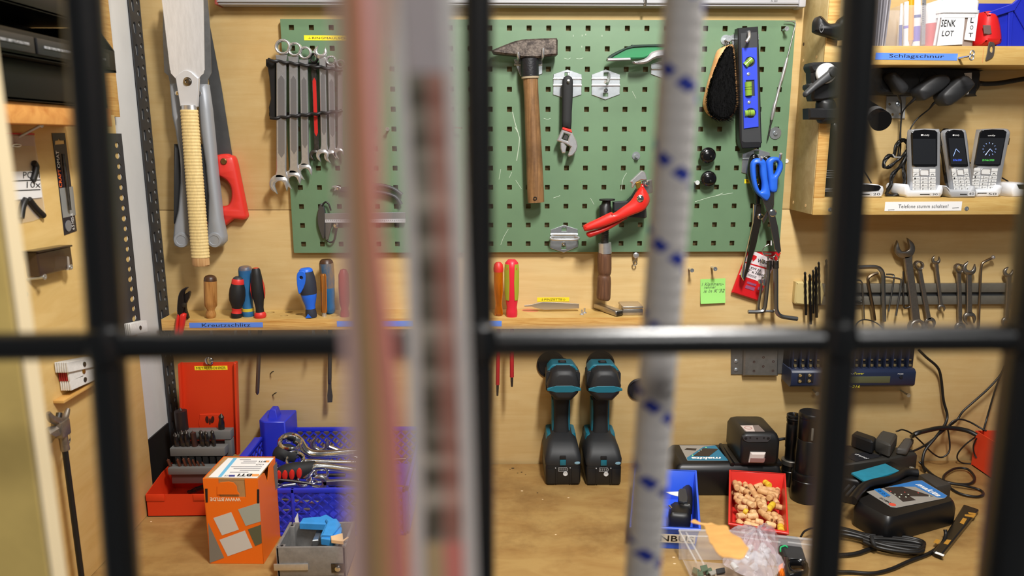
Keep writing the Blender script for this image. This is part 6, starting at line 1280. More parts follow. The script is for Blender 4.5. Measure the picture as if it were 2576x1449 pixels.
phone('silver cordless phone with a bright reflecting screen', cr(cQ((2085, 230), (2110, 200), (2230, 188), (2360, 190), (2395, 220), (2400, 260), (2350, 500), (2300, 780), (2280, 845), (2200, 862), (2060, 855), (2010, 820), (2005, 760), (2040, 520)), 2),
    cQ((2096, 232), (2125, 204), (2230, 196), (2350, 200), (2385, 225), (2318, 585), (2285, 600), (2060, 596), (2034, 580)), cQ((2090, 290), (2365, 290), (2308, 575), (2045, 575)), cQ((2030, 612), (2300, 620), (2265, 850), (1995, 840)), .06, clip=cQ((2380, 290), (2405, 290), (2392, 365), (2372, 365)), clock=[(pxs(cQ, 2208, 408), pxs(cQ, 2152, 478)), (pxs(cQ, 2208, 408), pxs(cQ, 2235, 438))]+[(pxs(cQ, 2200+75*math.cos(a), 410+72*math.sin(a)), pxs(cQ, 2200+62*math.cos(a), 410+60*math.sin(a))) for a in [i*math.pi/6 for i in range(12)]], date=(*cQ((2122, 522), (2250, 540)), 'green'), logo=(*cQ((2185, 255), (2262, 275)), 'unify'))
# cable bundle beside the first phone
t = thing('cable_bundle', 'bundle of thin black cables tied beside the first phone', 'cable bundle', up(cQ, 1200, 935, .05))
rnd = random.Random(3)
for k_ in range(9):
    j = lambda a: rnd.uniform(-a, a)
    tube('cable_loop', [up(cQ, x+j(14), y+j(14), .035+rnd.random()*.03) for x, y in ((1160, 480), (1190, 380), (1260, 310), (1320, 360), (1290, 450), (1220, 520), (1120, 600), (1055, 600), (1060, 540), (1110, 480))], .0016, BLACK, t, n=7, sm=4, closed=True)
for k_ in range(9):
    j = lambda a: rnd.uniform(-a, a)
    tube('cable_loop', [up(cQ, x+j(18), y+j(14), .045+rnd.random()*.035) for x, y in ((1300, 480), (1240, 590), (1150, 690), (1130, 800), (1100, 850), (1090, 905), (1200, 912), (1270, 800), (1275, 680), (1260, 600))], .0017, BLACK, t, n=7, sm=4, closed=True)
tube('cable_tie', [up(cQ, 1150, 470, .07), up(cQ, 1170, 500, .075), up(cQ, 1235, 500, .075)], .0014, M('tie_grey', (150, 150, 150), rough=.4), t, n=6)
t = thing('dock_cable', 'thin black cable running down to the empty dock', 'cable', up(cQ, 830, 640, .03)); tube('cable', [up(cQ, x, y, .03) for x, y in ((780, 560), (830, 640), (880, 720), (915, 780))], .0014, BLACK, t, n=7, sm=3)
t = thing('dock_cable', 'thin black cable between the second and third phone', 'cable', up(cQ, 1990, 572, .02)); tube('cable', [up(cQ, x, y, .015) for x, y in ((1960, 572), (2030, 572), (2400, 760), (2420, 850))], .0014, BLACK, t, n=7, sm=3)
t = thing('cable_loop', 'thin dark cable arching over the grille bar below the hex keys', 'cable', W(*pxs(cR, 920, 940), .03)); tube('cable', [W(*p_, .03) for p_ in cR((790, 1080), (810, 990), (860, 945), (930, 940), (1010, 965), (1080, 1020), (1120, 1100))], .0014, BLACK, t, n=7, sm=4)
# ================================================================ left part of the bench
cH, cX = crop(340, 1000, 3.227), crop(600, 1020, 5.173)
def quadF(A, Bq, z=(0, 0, 1)):
    A, Bq = Vector(A), Vector(Bq); x = (Bq-A).normalized(); zz = Vector(z); return Fr(A, x, zz.cross(x), zz), (Bq-A).length
# ---------------------------------------------------------------- red drill index
RED = M('index_red', (214, 58, 24), rough=.38)
t = thing('drill_index', 'open red metal drill index with its lid leaning on the wall', 'drill index', (-.60, -.16, BENCH))
FLc = Bn(369, 1300); fr = Fr((FLc.x+.002, FLc.y, BENCH+.0005), (1, 0, 0), (0, 1, 0), (0, 0, 1)); TW, TDp, THt = .128, .115, .044
box('tray_floor', fr, 0, TW, 0, TDp, 0, .0012, RED, t, 0)
box('tray_front', fr, 0, TW, 0, .0012, 0, THt, RED, t, 0)
box('tray_back', fr, 0, TW, TDp-.0012, TDp, 0, THt*.8, RED, t, 0)
for x_ in (0, TW-.0012): plate('tray_side', Fr(fr.p(x_, 0, 0), (0, 1, 0), (0, 0, 1), (1, 0, 0)), [[(0, 0), (TDp, 0), (TDp, THt*1.25), (TDp*.6, THt*1.25), (0, THt)]], .0012, RED, t)
for xa, xb in ((.001, .035), (.088, .122)): box('front_tab', fr, xa, xb, -.0022, 0, THt-.012, THt+.001, RED, t, .0006)
LD = .075
lid = trw('lid', [(456, 912), (590, 910), (597, 1142), (466, 1146)], LD, .0016, RED, t, bev=.0004)
trw('lid_flange', [(590, 910), (596, 912), (602, 1142), (597, 1142)], LD, .012, RED, t, bev=.0006); trw('lid_flange', [(450, 914), (456, 912), (466, 1146), (460, 1146)], LD, .012, RED, t, bev=.0006)
trw('lid_emboss', cr(cH((525, 150), (540, 136), (680, 133), (692, 145), (692, 255), (525, 258)), 2), LD+.0016, .0012, RED, lid, bev=.0006)
LG = M('logo_dark', (60, 24, 18), rough=.5)
for q_ in (((572, 160), (585, 150), (596, 170), (596, 205), (580, 205), (570, 185)), ((602, 172), (612, 172), (612, 215), (602, 215)), ((640, 160), (628, 150), (616, 170), (616, 205), (632, 205), (642, 185))): trw('leaf_mark', cr(cH(*q_), 2), LD+.003, .0004, LG, lid, bev=0)
px_strip('label_tape', [pxs(cG, 380, 1074), pxs(cG, 665, 1070), pxs(cG, 380, 1038)], LD+.0018, 'METALLBOHRER', YEL, parent=lid, pad=.2, wpad=.05)
lathe('lid_knob', WF(*pxs(cG, 515, 985), LD+.0016), [(.006, 0), (.0085, .004), (.0085, .008), (.006, .010), (0, .0105)], CHROME, t, n=18)
HG_ = M('holder_grey', (112, 112, 110), rough=.6, metal=.2); HB = M('holder_brown', (92, 70, 66), rough=.5)
def pbox(nm, f, x0, y0, x1, y1, d0, d1, m, par, bev=.001):
    a, b = W(*pxs(f, x0, y1), d1), W(*pxs(f, x1, y0), d1); return box(nm, Fr(), a.x, b.x, -d1, -d0, a.z, b.z, m, par, bev)
hs = thing('bit_holder', 'tiered grey metal stand full of twist drills inside the red drill index', 'drill stand', W(*pxs(cH, 480, 690), .15))
top_ = pbox('tier', cH, 345, 272, 772, 345, .098, .118, HG_, hs); mid = pbox('tier', cH, 285, 410, 725, 478, .120, .142, HG_, hs); low = pbox('tier', cH, 268, 572, 650, 628, .146, .166, HG_, hs)
pbox('post', cH, 735, 345, 780, 480, .100, .116, HG_, hs); pbox('post', cH, 345, 345, 375, 420, .100, .116, HG_, hs); pbox('base', cH, 300, 600, 640, 700, .125, .160, HB, hs)
pbox('rear_plate', cH, 350, 350, 740, 600, .094, .097, HB, hs)
for k_ in range(7): pbox('slot', cH, 330+k_*56, 482, 362+k_*56, 545, .119, .1412, M('slot_black', (14, 14, 14), rough=.8), hs, 0)
for k_, x in enumerate((490, 555, 620, 685)): lathe('empty_hole', Fr(W(*pxs(cH, x, 272), .108)), [(.0055, -.002), (.0055, .0004), (.0045, .0004), (.004, -.001), (0, -.001)], HB, hs, n=14)
TD = M('twist_drill_grey', (74, 70, 66), rough=.34, metal=.85); COP = M('copper_shank', (120, 78, 62), rough=.35, metal=.8)
GT = 'twist drills in the stand of the red index'
def tdrill(lab, x0, y0, x1, y1, r, d, m, flip=False):
    A, Bq = W(*pxs(cH, x0, y0), d), W(*pxs(cH, x1, y1), d)
    o = drillbit(lab, None, None, r, d, m, GT, frac=.9 if not flip else .1, A=A, B=Bq, name='twist_drill'); return o
tdrill('biggest dark twist drill standing at the left of the upper tier', 365, 85, 385, 272, .0125, .108, M('tip_dark', (58, 50, 50), rough=.4, metal=.6), True)
tdrill('long twist drill standing at the right of the upper tier', 698, 130, 702, 272, .0062, .108, TD)
nm_ = ['first', 'second', 'third', 'fourth', 'fifth', 'sixth', 'seventh']
for k_, (x, y, r) in enumerate(((322, 285, .0058), (372, 265, .0058), (408, 262, .0056), (465, 270, .0058), (530, 262, .0052), (570, 270, .0048), (622, 262, .0045))): tdrill('twist drill standing in the middle tier, '+nm_[k_]+' from the left', x, y, x+25, 412, r, .131, TD if k_ != 3 else M('tip_copper', (84, 60, 54), rough=.4, metal=.7), k_ == 3)
for k_, (x, y) in enumerate(((262, 498), (340, 495), (388, 490), (428, 488), (465, 500), (500, 512), (540, 520))): tdrill('small copper coloured drill in the lowest tier, '+nm_[k_]+' from the left', x, y, x+32, 574, .0036-.0003*k_, .156, COP, True)
p_ = Bn(*pxs(cH, 420, 775), BENCH+.012); q_ = Bn(*pxs(cH, 560, 725), BENCH+.03)
drillbit('dark glossy twist drill leaning out of the red tray', None, None, .0055, 0, BB_, None, A=p_, B=q_, name='twist_drill')
# ---------------------------------------------------------------- orange carton
a, b, c = Bn(529, 1418), Bn(664, 1419), Bn(*pxs(cH, 1185, 1130)); fr, CW = quadF(a, b); CDp = (c-b).dot(fr.y); CHt = W(*pxs(cH, 565, 660), -a.y).z-BENCH
CT = M('carton_orange', (240, 112, 16), rough=.5); KR = M('kraft', (176, 136, 86), rough=.75, var=.06); 
t = thing('screw_carton', 'orange printed cardboard screw carton with a white label on top', 'carton', (a+b)/2+fr.y*CDp*.5)
f0 = fr.at(0, 0, .0004)
ff = Fr(f0.p(0, 0, 0), fr.x, fr.z, -fr.y)  # front face frame
slots_ = [[plp(ff, *p__) for p__ in cH(*s_)] for s_ in (((568, 740), (588, 740), (590, 850), (574, 850)), ((990, 745), (1008, 745), (1008, 858), (990, 858)))]
fpts = [(0, 0), (CW, 0), (CW*.99, CHt), (CW*.76, CHt), (CW*.76, CHt-.032), (CW*.28, CHt-.032), (CW*.28, CHt), (.001, CHt)]
plate('front_face', ff, [fpts], .001, CT, t, z0=-.001)
for s_ in slots_: plate('slot', ff, [s_], .0006, M('slot_dark', (20, 16, 14), rough=.9), t)
fg = Fr(f0.p(CW, 0, 0), fr.y, fr.z, fr.x)  # right face
plate('side_face', fg, [[(0, 0), (CDp, 0), (CDp, CHt), (CDp*.62, CHt-.004), (CDp*.5, CHt-.026), (CDp*.36, CHt-.004), (0, CHt)]], .001, CT, t, z0=-.001)
plate('side_face', Fr(f0.p(0, 0, 0), fr.y, fr.z, fr.x), [[(0, 0), (CDp, 0), (CDp, CHt), (0, CHt)]], .001, CT, t)
box('back_face', f0, 0, CW, CDp-.001, CDp, 0, CHt, CT, t, 0)
box('inner_flap', f0, .001, CW-.001, .0015, .0025, CHt-.045, CHt-.001, KR, t, 0)
ft = Fr(f0.p(0, 0, CHt-.0012), fr.x, fr.y, fr.z)
box('top_flap', ft, .001, CW-.0012, .001, CDp-.001, -.001, 0, KR, t, 0); box('top_flap', ft, .003, CW-.003, .003, CDp-.002, 0, .0008, KR, t, 0)
fl_ = ft.at(0, 0, .001)
lb = pplate('paper_label', fl_, cH, ((595, 648), (990, 655), (1125, 492), (755, 492)), WHITE, t)
f2 = fl_.at(0, 0, .0005)
pplate('blue_stripe', f2, cH, ((672, 645), (700, 645), (828, 492), (798, 492)), M('label_blue', (110, 190, 232), rough=.5), lb, .0002)
rv = Fr(f2.o, -f2.x, -f2.y, f2.z)  # turned round: the label reads from behind
def rtext(s, f, x0, y0, x1, y1, m, par, fr_=None, **k):
    F_ = fr_ or rv; q = [plp(F_, *p__) for p__ in f((x0, y0), (x1, y0), (x0, y1), (x1, y1))]
    xs_, ys_ = [v[0] for v in q], [v[1] for v in q]; return text('lettering', F_, s, min(xs_), min(ys_), max(xs_), max(ys_), m, par, **k)
rtext('BTI', cH, 842, 620, 938, 640, INK, lb, bold=.03); rtext('BTI', cH, 1010, 515, 1058, 526, INK, lb, bold=.02); rtext('4.5x25', cH, 985, 540, 1042, 550, INK, lb)
for q_ in (((950, 622), (1008, 622), (1002, 640), (945, 640)), ((1062, 512), (1092, 512), (1086, 526), (1056, 526))): pplate('orange_mark', f2, cH, q_, M('mark_orange', (242, 160, 90), rough=.5), lb, .0002)
pplate('blue_mark', f2, cH, ((762, 628), (812, 628), (808, 642), (758, 642)), M('mark_blue', (50, 60, 140), rough=.5), lb, .0002); rtext('CE', cH, 730, 630, 752, 640, INK, lb)
for x0, y0, x1, y1 in ((780, 560, 1030, 562), (800, 575, 1020, 577), (850, 590, 1010, 592), (770, 605, 920, 607), (860, 530, 980, 532), (880, 515, 990, 517), (850, 502, 940, 504)): pplate('print_line', f2, cH, ((x0, y0), (x1, y0), (x1-2, y1+2), (x0-2, y1+2)), M('print_mid', (150, 150, 156), rough=.6), lb, .0002)
GQ = [(((635, 978), (780, 930), (842, 1072), (705, 1118)), (206, 204, 198)), (((835, 908), (1010, 852), (1020, 1005), (898, 1042)), (166, 172, 162)), (((685, 1155), (890, 1080), (952, 1218), (752, 1288)), (208, 206, 202)), (((915, 1070), (1022, 1032), (1028, 1182), (975, 1205)), (92, 94, 70)), (((594, 1018), (722, 1300), (612, 1340), (606, 1340)), (128, 124, 116))]
for i, (q_, col_) in enumerate(GQ): pplate('grey_print', ff.at(0, 0, .0002), cH, q_, M('print_grey%d' % i, col_, rough=.55), t, .0003)
pplate('orange_flap', ff.at(0, 0, .0004), cH, ((668, 715), (690, 688), (760, 682), (800, 690), (825, 720), (830, 760), (850, 785), (668, 785)), CT, t, .0012)
rtext('WWW.BTI.DE', cH, 610, 812, 855, 840, M('print_cream', (246, 224, 196), rough=.5), t, fr_=Fr(ff.p(0, 0, .0003), -ff.x, -ff.y, ff.z), bold=.03)
pplate('grey_print', fg.at(0, 0, .0003), cH, ((1122, 560), (1150, 520), (1160, 720), (1140, 750)), M('side_grey', (110, 108, 104), rough=.5), t, .0003)
# ---------------------------------------------------------------- blue lattice crate with wrenches
CB = M('crate_blue', (42, 54, 196), rough=.38)
ZR = W(720, 1227, .29).z; cy0, cy1 = -.292, -.012; cx0, cx1 = -.487, -.165
t = thing('lattice_crate', 'blue plastic lattice crate full of wrenches behind the orange carton', 'crate', ((cx0+cx1)/2, -.15, BENCH))
def lattice(nm, fr, L, H, rim=.008, pitch=.0185, w=.0028, th=.003, cols=()):
    """diamond lattice panel as one moulded piece: solid bars clipped to the panel"""
    vfs = []
    def clip(a, b, x0, x1, y0, y1):
        dx, dy = b[0]-a[0], b[1]-a[1]; t0, t1 = 0.0, 1.0
        for p, q in ((-dx, a[0]-x0), (dx, x1-a[0]), (-dy, a[1]-y0), (dy, y1-a[1])):
            if abs(p) < 1e-12:
                if q < 0: return None
            else:
                r = q/p
                if p < 0: t0 = max(t0, r)
                else: t1 = min(t1, r)
        return None if t0 >= t1 else ((a[0]+dx*t0, a[1]+dy*t0), (a[0]+dx*t1, a[1]+dy*t1))
    k0 = -int(H/pitch)-2; k1 = int(L/pitch)+int(H/pitch)+2
    for s in (1, -1):
        for k in range(k0, k1):
            xb = k*pitch; a, b = ((xb, rim*.5), (xb+s*(H-rim)*1.0, H-rim*.5)); c_ = clip(a, b, rim*.4, L-rim*.4, rim*.5, H-rim*.5)
            if not c_: continue
            (ax_, ay), (bx, by) = c_; l = math.hypot(bx-ax_, by-ay)
            if l < .003: continue
            ux, uy = (bx-ax_)/l, (by-ay)/l; nx, ny = -uy*w/2, ux*w/2
            vfs.append(plate_vf(fr, [[(ax_+nx, ay+ny), (ax_-nx, ay-ny), (bx-nx, by-ny), (bx+nx, by+ny)]], th, 0, z0=.0003*s))
    V, Fc = join_vf(*vfs); mk(nm, V, Fc, CB, t)
    for x0, x1, y0, y1 in ((0, L, 0, rim*.7), (0, L, H-rim, H), (0, rim*.7, 0, H), (L-rim*.7, L, 0, H)): box('rim_bar', fr, x0, x1, y0, y1, -.001, th+.002, CB, t, .0008)
    for c_ in cols: box('rib', fr, c_-.0025, c_+.0025, 0, H, 0, th+.002, CB, t, .0006)
HR = ZR-BENCH
lattice('lattice_front', Fr((cx0, cy0, BENCH+.0005), (1, 0, 0), (0, 0, 1), (0, -1, 0)), cx1-cx0, HR, cols=(.125, .25))
lattice('lattice_back', Fr((cx0, cy1, BENCH+.0005), (1, 0, 0), (0, 0, 1), (0, -1, 0)), cx1-cx0, HR)
lattice('lattice_side', Fr((cx0, cy0, BENCH+.0005), (0, 1, 0), (0, 0, 1), (-1, 0, 0)), cy1-cy0, HR, pitch=.022)
lattice('lattice_side', Fr((cx1, cy0, BENCH+.0005), (0, 1, 0), (0, 0, 1), (1, 0, 0)), cy1-cy0, HR, pitch=.022)
box('crate_floor', Fr(), cx0, cx1, cy0, cy1, BENCH+.001, BENCH+.004, CB, t, 0)
zc = W(*pxs(cX, 440, 180), .06).z
loft('corner_post', [[Vector((p[0], p[1], z)) for p in ((cx0-.004, cy1+.006), (cx0-.004, cy1-.050), (cx0+.010, cy1-.062), (cx0+.052, cy1-.062), (cx0+.058, cy1+.006))] for z in (BENCH+.001, zc)], CB, t, bev=.002)
loft('stacking_peg', [[Vector((p[0]+s_*.0, p[1], z)) for p in ((cx0+.012+s_, cy1-.045+s_), (cx0+.032-s_, cy1-.045+s_), (cx0+.032-s_, cy1-.015-s_), (cx0+.012+s_, cy1-.015-s_))] for z, s_ in ((zc-.001, 0), (zc+.018, .004))], CB, t, bev=.001)
box('side_ledge', Fr(), cx0-.012, cx0+.004, cy0+.05, cy1-.06, ZR-.002, ZR+.004, CB, t, .001)
# wrenches in the crate: offset ring spanners
def ring_spanner(label, path, rc, ro, ri, h, tilt, wshaft, mat=CHROME, grp='ring wrenches in the blue crate'):
    """path of the shaft in world space; ring centre rc with axis tilt"""
    t = thing('ring_wrench', label, 'wrench', path[-1], grp); z = Vector(tilt).normalized(); x = Vector((1, 0, 0)); x = (x-z*x.dot(z)).normalized(); fr = Fr(Vector(rc)-z*h*.5, x, z.cross(x), z)
    plate('ring_end', fr, [circ(0, 0, ro, 28), [(ri*(1+.07*(i % 2))*math.cos(2*math.pi*i/24), ri*(1+.07*(i % 2))*math.sin(2*math.pi*i/24)) for i in range(24)]], h, mat, t, bev=h*.18, ang=50)
    V, Fc = tube_vf(cr([Vector(p) for p in path], 5, False), wshaft, 12); mk('shaft', V, Fc, mat, t, 60); return t
def wz(x, y, d): return W(*pxs(cX, x, y), d)
ring_spanner('largest cranked ring wrench on top of the crate', [wz(730, 440, .155), wz(790, 470, .152), wz(860, 580, .15), wz(960, 640, .15), wz(1150, 640, .148), wz(1500, 610, .14), wz(1900, 580, .13)], wz(672, 500, .16), .0235, .0150, .022, (.25, -.35, .9), [.0085, .009, .0095, .0095, .0085, .0080, .0080])
ring_spanner('cranked ring wrench just below the largest one in the crate', [wz(800, 725, .18), wz(860, 735, .178), wz(1000, 735, .176), wz(1330, 745, .17), wz(1800, 750, .165)], wz(738, 715, .185), .0185, .0118, .016, (.1, -.5, .86), [.0065, .0058, .0055, .0055, .0055])
ring_spanner('cranked ring wrench lowest in the crate with its end to the front', [wz(860, 950, .235), wz(900, 900, .232), wz(950, 830, .228), wz(1020, 800, .225), wz(1200, 810, .222), wz(1500, 850, .22), wz(1800, 880, .22)], wz(850, 960, .238), .015, .0085, .014, (.5, -.75, .45), [.0075, .0085, .0085, .0078, .007, .007, .007])
ring_spanner('small ring wrench lying across in the crate', [wz(1110, 920, .225), wz(1150, 985, .22), wz(1220, 1010, .215)], wz(1082, 875, .228), .0128, .0085, .010, (.05, -.95, .3), [.006, .006, .005])
t = thing('open_wrench', 'grey open ended wrench standing at the back of the crate', 'wrench', wz(1150, 560, .09)); trw('open_end', jaw_poly(*pxs(cX, 1055, 525), 25, -75, .5), .085, .008, STEEL, t, bev=.0015, ang=50); trw('shaft', cX((1130, 555), (1185, 520), (1500, 640), (1700, 720), (1690, 760), (1250, 600)), .085, .008, STEEL, t, bev=.0015)
t = thing('open_wrench', 'flat open ended wrench lying at the front of the crate', 'wrench', wz(1100, 1000, .25)); trw('open_end', jaw_poly(*pxs(cX, 1060, 1005), 19, 190, .5), .235, .007, STEEL, t, bev=.0012, ang=50); trw('shaft', cX((1090, 980), (1400, 960), (1700, 990), (1700, 1040), (1110, 1035)), .235, .007, STEEL, t, bev=.0012)
t = thing('combination_pliers', 'pliers with black and red ribbed handles lying in the crate', 'pliers', wz(700, 950, .25))
tube('handle', [wz(500, 950, .24), wz(600, 880, .238), wz(720, 850, .235), wz(850, 830, .23), wz(1000, 800, .22)], [.012, .015, .0155, .014, .011], RUBBER, t, n=16, sm=4)
for x, y in ((520, 918), (602, 915), (692, 905), (788, 885)): c = wz(x, y, .255); lathe('red_rib', Fr(c, (1, 0, 0), (0, 0, 1), (0, -1, 0)), [(.0044, -.004), (.0044, .001), (.002, .002), (0, .002)], RH, t, n=14, sy=2.1)
tube('handle', [wz(520, 700, .18), wz(560, 640, .175), wz(640, 620, .17), wz(760, 660, .17)], [.012, .018, .018, .012], RUBBER, t, n=14, sm=4)
t = thing('flat_bar', 'thin flat steel bar lying along the front rim of the crate', 'bar', wz(800, 1010, .27)); tube('bar', [wz(520, 965, .262), wz(700, 985, .26), wz(950, 1022, .258)], [.002, .0032, .0022], DSTEEL, t, n=8)
rr_ = random.Random(11)
for k_ in range(10):
    x_, y_, z_ = rr_.uniform(cx0+.06, cx1-.06), rr_.uniform(cy0+.02, cy1-.08), rr_.uniform(BENCH+.012, ZR-.03); an = rr_.uniform(-.6, .6); l_ = rr_.uniform(.06, .1)
    e = Vector((math.cos(an), math.sin(an), rr_.uniform(-.1, .1)))*l_*.5; c = Vector((x_, y_, z_)); a_ = c-e; b_ = c+e
    for q_ in (a_, b_): q_.x = min(max(q_.x, cx0+.014), cx1-.014); q_.y = min(max(q_.y, cy0+.014), cy1-.075)
    m_ = STEEL if k_ % 3 else DSTEEL; t = thing('loose_wrench', 'small loose wrench seen through the lattice of the blue crate', 'wrench', c, 'loose wrenches in the blue crate')
    ring_fr = Fr(a_-Vector((0, 0, .003))); plate('ring_end', ring_fr, [circ(0, 0, .0095, 18), circ(0, 0, .0058, 12)], .006, m_, t, bev=.001); tube('shaft', [a_+(b_-a_).normalized()*.0085, b_], .0036, m_, t, n=8)
# ---------------------------------------------------------------- grey cast box at the front
t = thing('cast_box', 'grey cast metal box at the front edge of the picture', 'box', Bn(780, 1449))
CG_ = M('cast_grey', (142, 140, 138), rough=.55, metal=.35, var=.15, vs=60, bump=.4, bs=200)
yb = -.425; a = W(*pxs(cH, 1142, 1218), .425); b = W(*pxs(cH, 1705, 1225), .425); zt2 = a.z; X0_, X1_ = a.x, b.x; yk = Bn(*pxs(cH, 1270, 1010), zt2).y
th_ = .004
box('front_wall', Fr(), X0_, X1_, yb, yb+th_, BENCH+.0005, zt2, CG_, t, .001)
box('rear_wall', Fr(), X0_+.006, X1_-.004, yk-th_, yk, BENCH+.0005, zt2, CG_, t, .001)
plate('side_wall', Fr((X0_, 0, 0), (0, 1, 0), (0, 0, 1), (1, 0, 0)), [[(yb, BENCH+.0005), (yk, BENCH+.0005), (yk, zt2), (yb, zt2)]], th_, CG_, t, bev=.0006); plate('side_wall', Fr((X1_-th_, 0, 0), (0, 1, 0), (0, 0, 1), (1, 0, 0)), [[(yb, BENCH+.0005), (yk, BENCH+.0005), (yk, zt2), (yb, zt2)]], th_, CG_, t, bev=.0006)
box('box_floor', Fr(), X0_, X1_, yb, yk, BENCH+.0005, BENCH+.004, CG_, t, 0)
for x_, y_ in ((X0_+.006, yk-.008), (X1_-.008, yb+.012), (X0_+.007, yb+.009)): box('screw_boss', Fr(), x_-.005, x_+.005, y_-.005, y_+.005, BENCH+.004, zt2-.002, CG_, t, .001); lathe('screw_hole', Fr((x_, y_, zt2-.002)), [(.0024, 0), (.0024, .0006), (.0012, .0005), (0, .0001)], INK, t, n=10)
ffr = wallF(-yb+.0002); qa, qb = plp(ffr, *pxs(cH, 1140, 1400)), plp(ffr, *pxs(cH, 1405, 1345)); box('clip_band', ffr, qa[0]-.002, qb[0], qa[1], qb[1], 0, .0022, SATIN, t, .0006)
qa, qb = plp(ffr, *pxs(cH, 1595, 1420)), plp(ffr, *pxs(cH, 1700, 1345)); box('lock_recess', ffr, qa[0], qb[0], qa[1], qb[1], 0, .0008, DSTEEL, t, .0003); lathe('lock_bolt', ffr.at((qa[0]+qb[0])/2, (qa[1]+qb[1])/2, 0), [(.0045, 0), (.0045, .004), (.0025, .005), (0, .005)], CHROME, t, n=14)
t = thing('plastic_bracket', 'bright blue angled plastic bracket lying in the grey cast box', 'bracket', Bn(*pxs(cH, 1600, 1170), zt2-.01))
fz = Fr((0, 0, zt2+.002)); pb_ = lambda f, *q: [plp(fz, *p__) for p__ in f(*q)]
CY = M('bracket_blue', (58, 150, 226), rough=.4, var=.08)
plate('bracket', fz, [pb_(cH, (1335, 1040), (1360, 1000), (1500, 990), (1555, 970), (1640, 1020), (1680, 1080), (1670, 1130), (1600, 1180), (1510, 1165), (1505, 1140), (1545, 1050))], .012, CY, t, bev=.002, z0=-.006)
plate('bracket_rim', fz, [pb_(cH, (1545, 1035), (1640, 1030), (1672, 1075), (1600, 1165), (1520, 1160), (1560, 1060))], .006, CY, t, bev=.002, z0=.0055)
t = thing('wood_offcut', 'small pale wood offcut in the corner of the grey cast box', 'wood piece', Bn(*pxs(cH, 1640, 1210), zt2)); plate('offcut', fz, [pb_(cH, (1590, 1170), (1685, 1145), (1692, 1212), (1595, 1200))], .006, M('pale_wood', (226, 190, 146), rough=.6), t, bev=.0006, z0=.004)
tube('splinter', [Bn(*pxs(cH, 1685, 1165), zt2+.008), Bn(*pxs(cH, 1728, 1135), zt2+.01)], .0014, MC['pale_wood'], t, n=6)
t = thing('paper_scrap', 'white paper scrap standing behind the grey cast box', 'paper', Bn(*pxs(cH, 1315, 1010), BENCH+.05)); trw('paper', cH((1295, 985), (1320, 935), (1330, 1020), (1300, 1015)), .345, .0006, WHITE, t, bev=0)
t = thing('grey_lever', 'grey angled metal piece inside the cast box', 'metal piece', Bn(*pxs(cH, 1450, 1150), zt2-.02)); fz2 = Fr((0, 0, zt2-.022)); plate('piece', fz2, [[plp(fz2, *p__) for p__ in cH((1400, 1100), (1480, 1060), (1540, 1070), (1490, 1200), (1440, 1205), (1480, 1110))]], .01, ZINC, t, bev=.001)
# ================================================================ right part of the bench
cT, cU, cV = crop(1640, 1040, 5.367), crop(1640, 1180, 5.367), crop(2060, 1040, 3.543)
TEAL = M('tool_teal', (22, 104, 124), rough=.4); TBK = M('tool_black', (30, 32, 35), rough=.55); BATT = M('battery_black', (20, 21, 23), rough=.4)
# ---------------------------------------------------------------- cordless drills: standing on their batteries, noses to the wall
a = Bn(*pxs(cL, 858, 1308)); by = a.y
def rr_ring(cx, cy, hx, hy, z, r, n=3, ty=0.0): return [Vector((p[0], p[1]+ty, z)) for p in rrect(cx-hx, cy-hy, cx+hx, cy+hy, r, n)]
def sect(fr, pts, y): return [fr.p(x, y, z) for x, z in pts]
DX = W(*pxs(cL, 858, 1200), -by).x; yc = by+.056
t = thing('cordless_drill', 'left of two teal and black cordless drills standing on their batteries', 'cordless drill', (DX, yc, BENCH), 'cordless drills by the wall')
zz = lambda y, d=-by: W(*pxs(cL, 860, y), d).z
z0_, z1_ = BENCH+.0004, zz(1130)
bt = loft('battery', [rr_ring(DX, yc, .0345, .053, z0_, .006), rr_ring(DX, yc, .0358, .056, z0_+.006, .006), rr_ring(DX, yc, .0358, .056, z1_-.004, .006), rr_ring(DX, yc, .0345, .055, z1_, .006)], BATT, t, ang=40)
for sx in (-.014, .014): box('battery_rib', Fr((DX+sx, yc-.0562, 0)), -.0015, .0015, -.0012, 0, z0_+.004, z1_-.006, BATT, bt, .0004)
for sx in (-.0245, .0245): box('battery_rib', Fr((DX+sx, yc-.0562, 0)), -.008, .008, -.001, 0, z0_+.004, z1_-.006, BATT, bt, .0004)
ffd = wallF(-(yc-.0574)); g = plp(ffd, *pxs(cL, 858, 1162)); ic = M('icon_white', (206, 208, 210), rough=.5)
plate('gauge_outline', ffd, [[(g[0]-.0095, g[1]-.0042), (g[0]+.0075, g[1]-.0042), (g[0]+.0095, g[1]), (g[0]+.0075, g[1]+.0042), (g[0]-.0095, g[1]+.0042)], [(g[0]-.009, g[1]-.0037), (g[0]+.0071, g[1]-.0037), (g[0]+.0089, g[1]), (g[0]+.0071, g[1]+.0037), (g[0]-.009, g[1]+.0037)]], .0004, ic, bt)
for k_ in range(4): box('gauge_light', ffd, g[0]-.0078+k_*.004, g[0]-.0055+k_*.004, g[1]-.0022, g[1]+.0024, 0, .0004, M('gauge_grey', (120, 122, 124), rough=.4), bt, 0)
lathe('check_button', ffd.at(g[0]+.0045, g[1]-.0095, 0), [(.0048, 0), (.0048, .0008), (.0038, .001), (.003, .0006), (0, .0006)], ic, bt, n=18); 
for sx in (-.0155, .014): lathe('screw_dot', ffd.at(g[0]+sx, g[1]+.003, 0), [(.0012, 0), (.001, .0006), (0, .0006)], ic, bt, n=10)
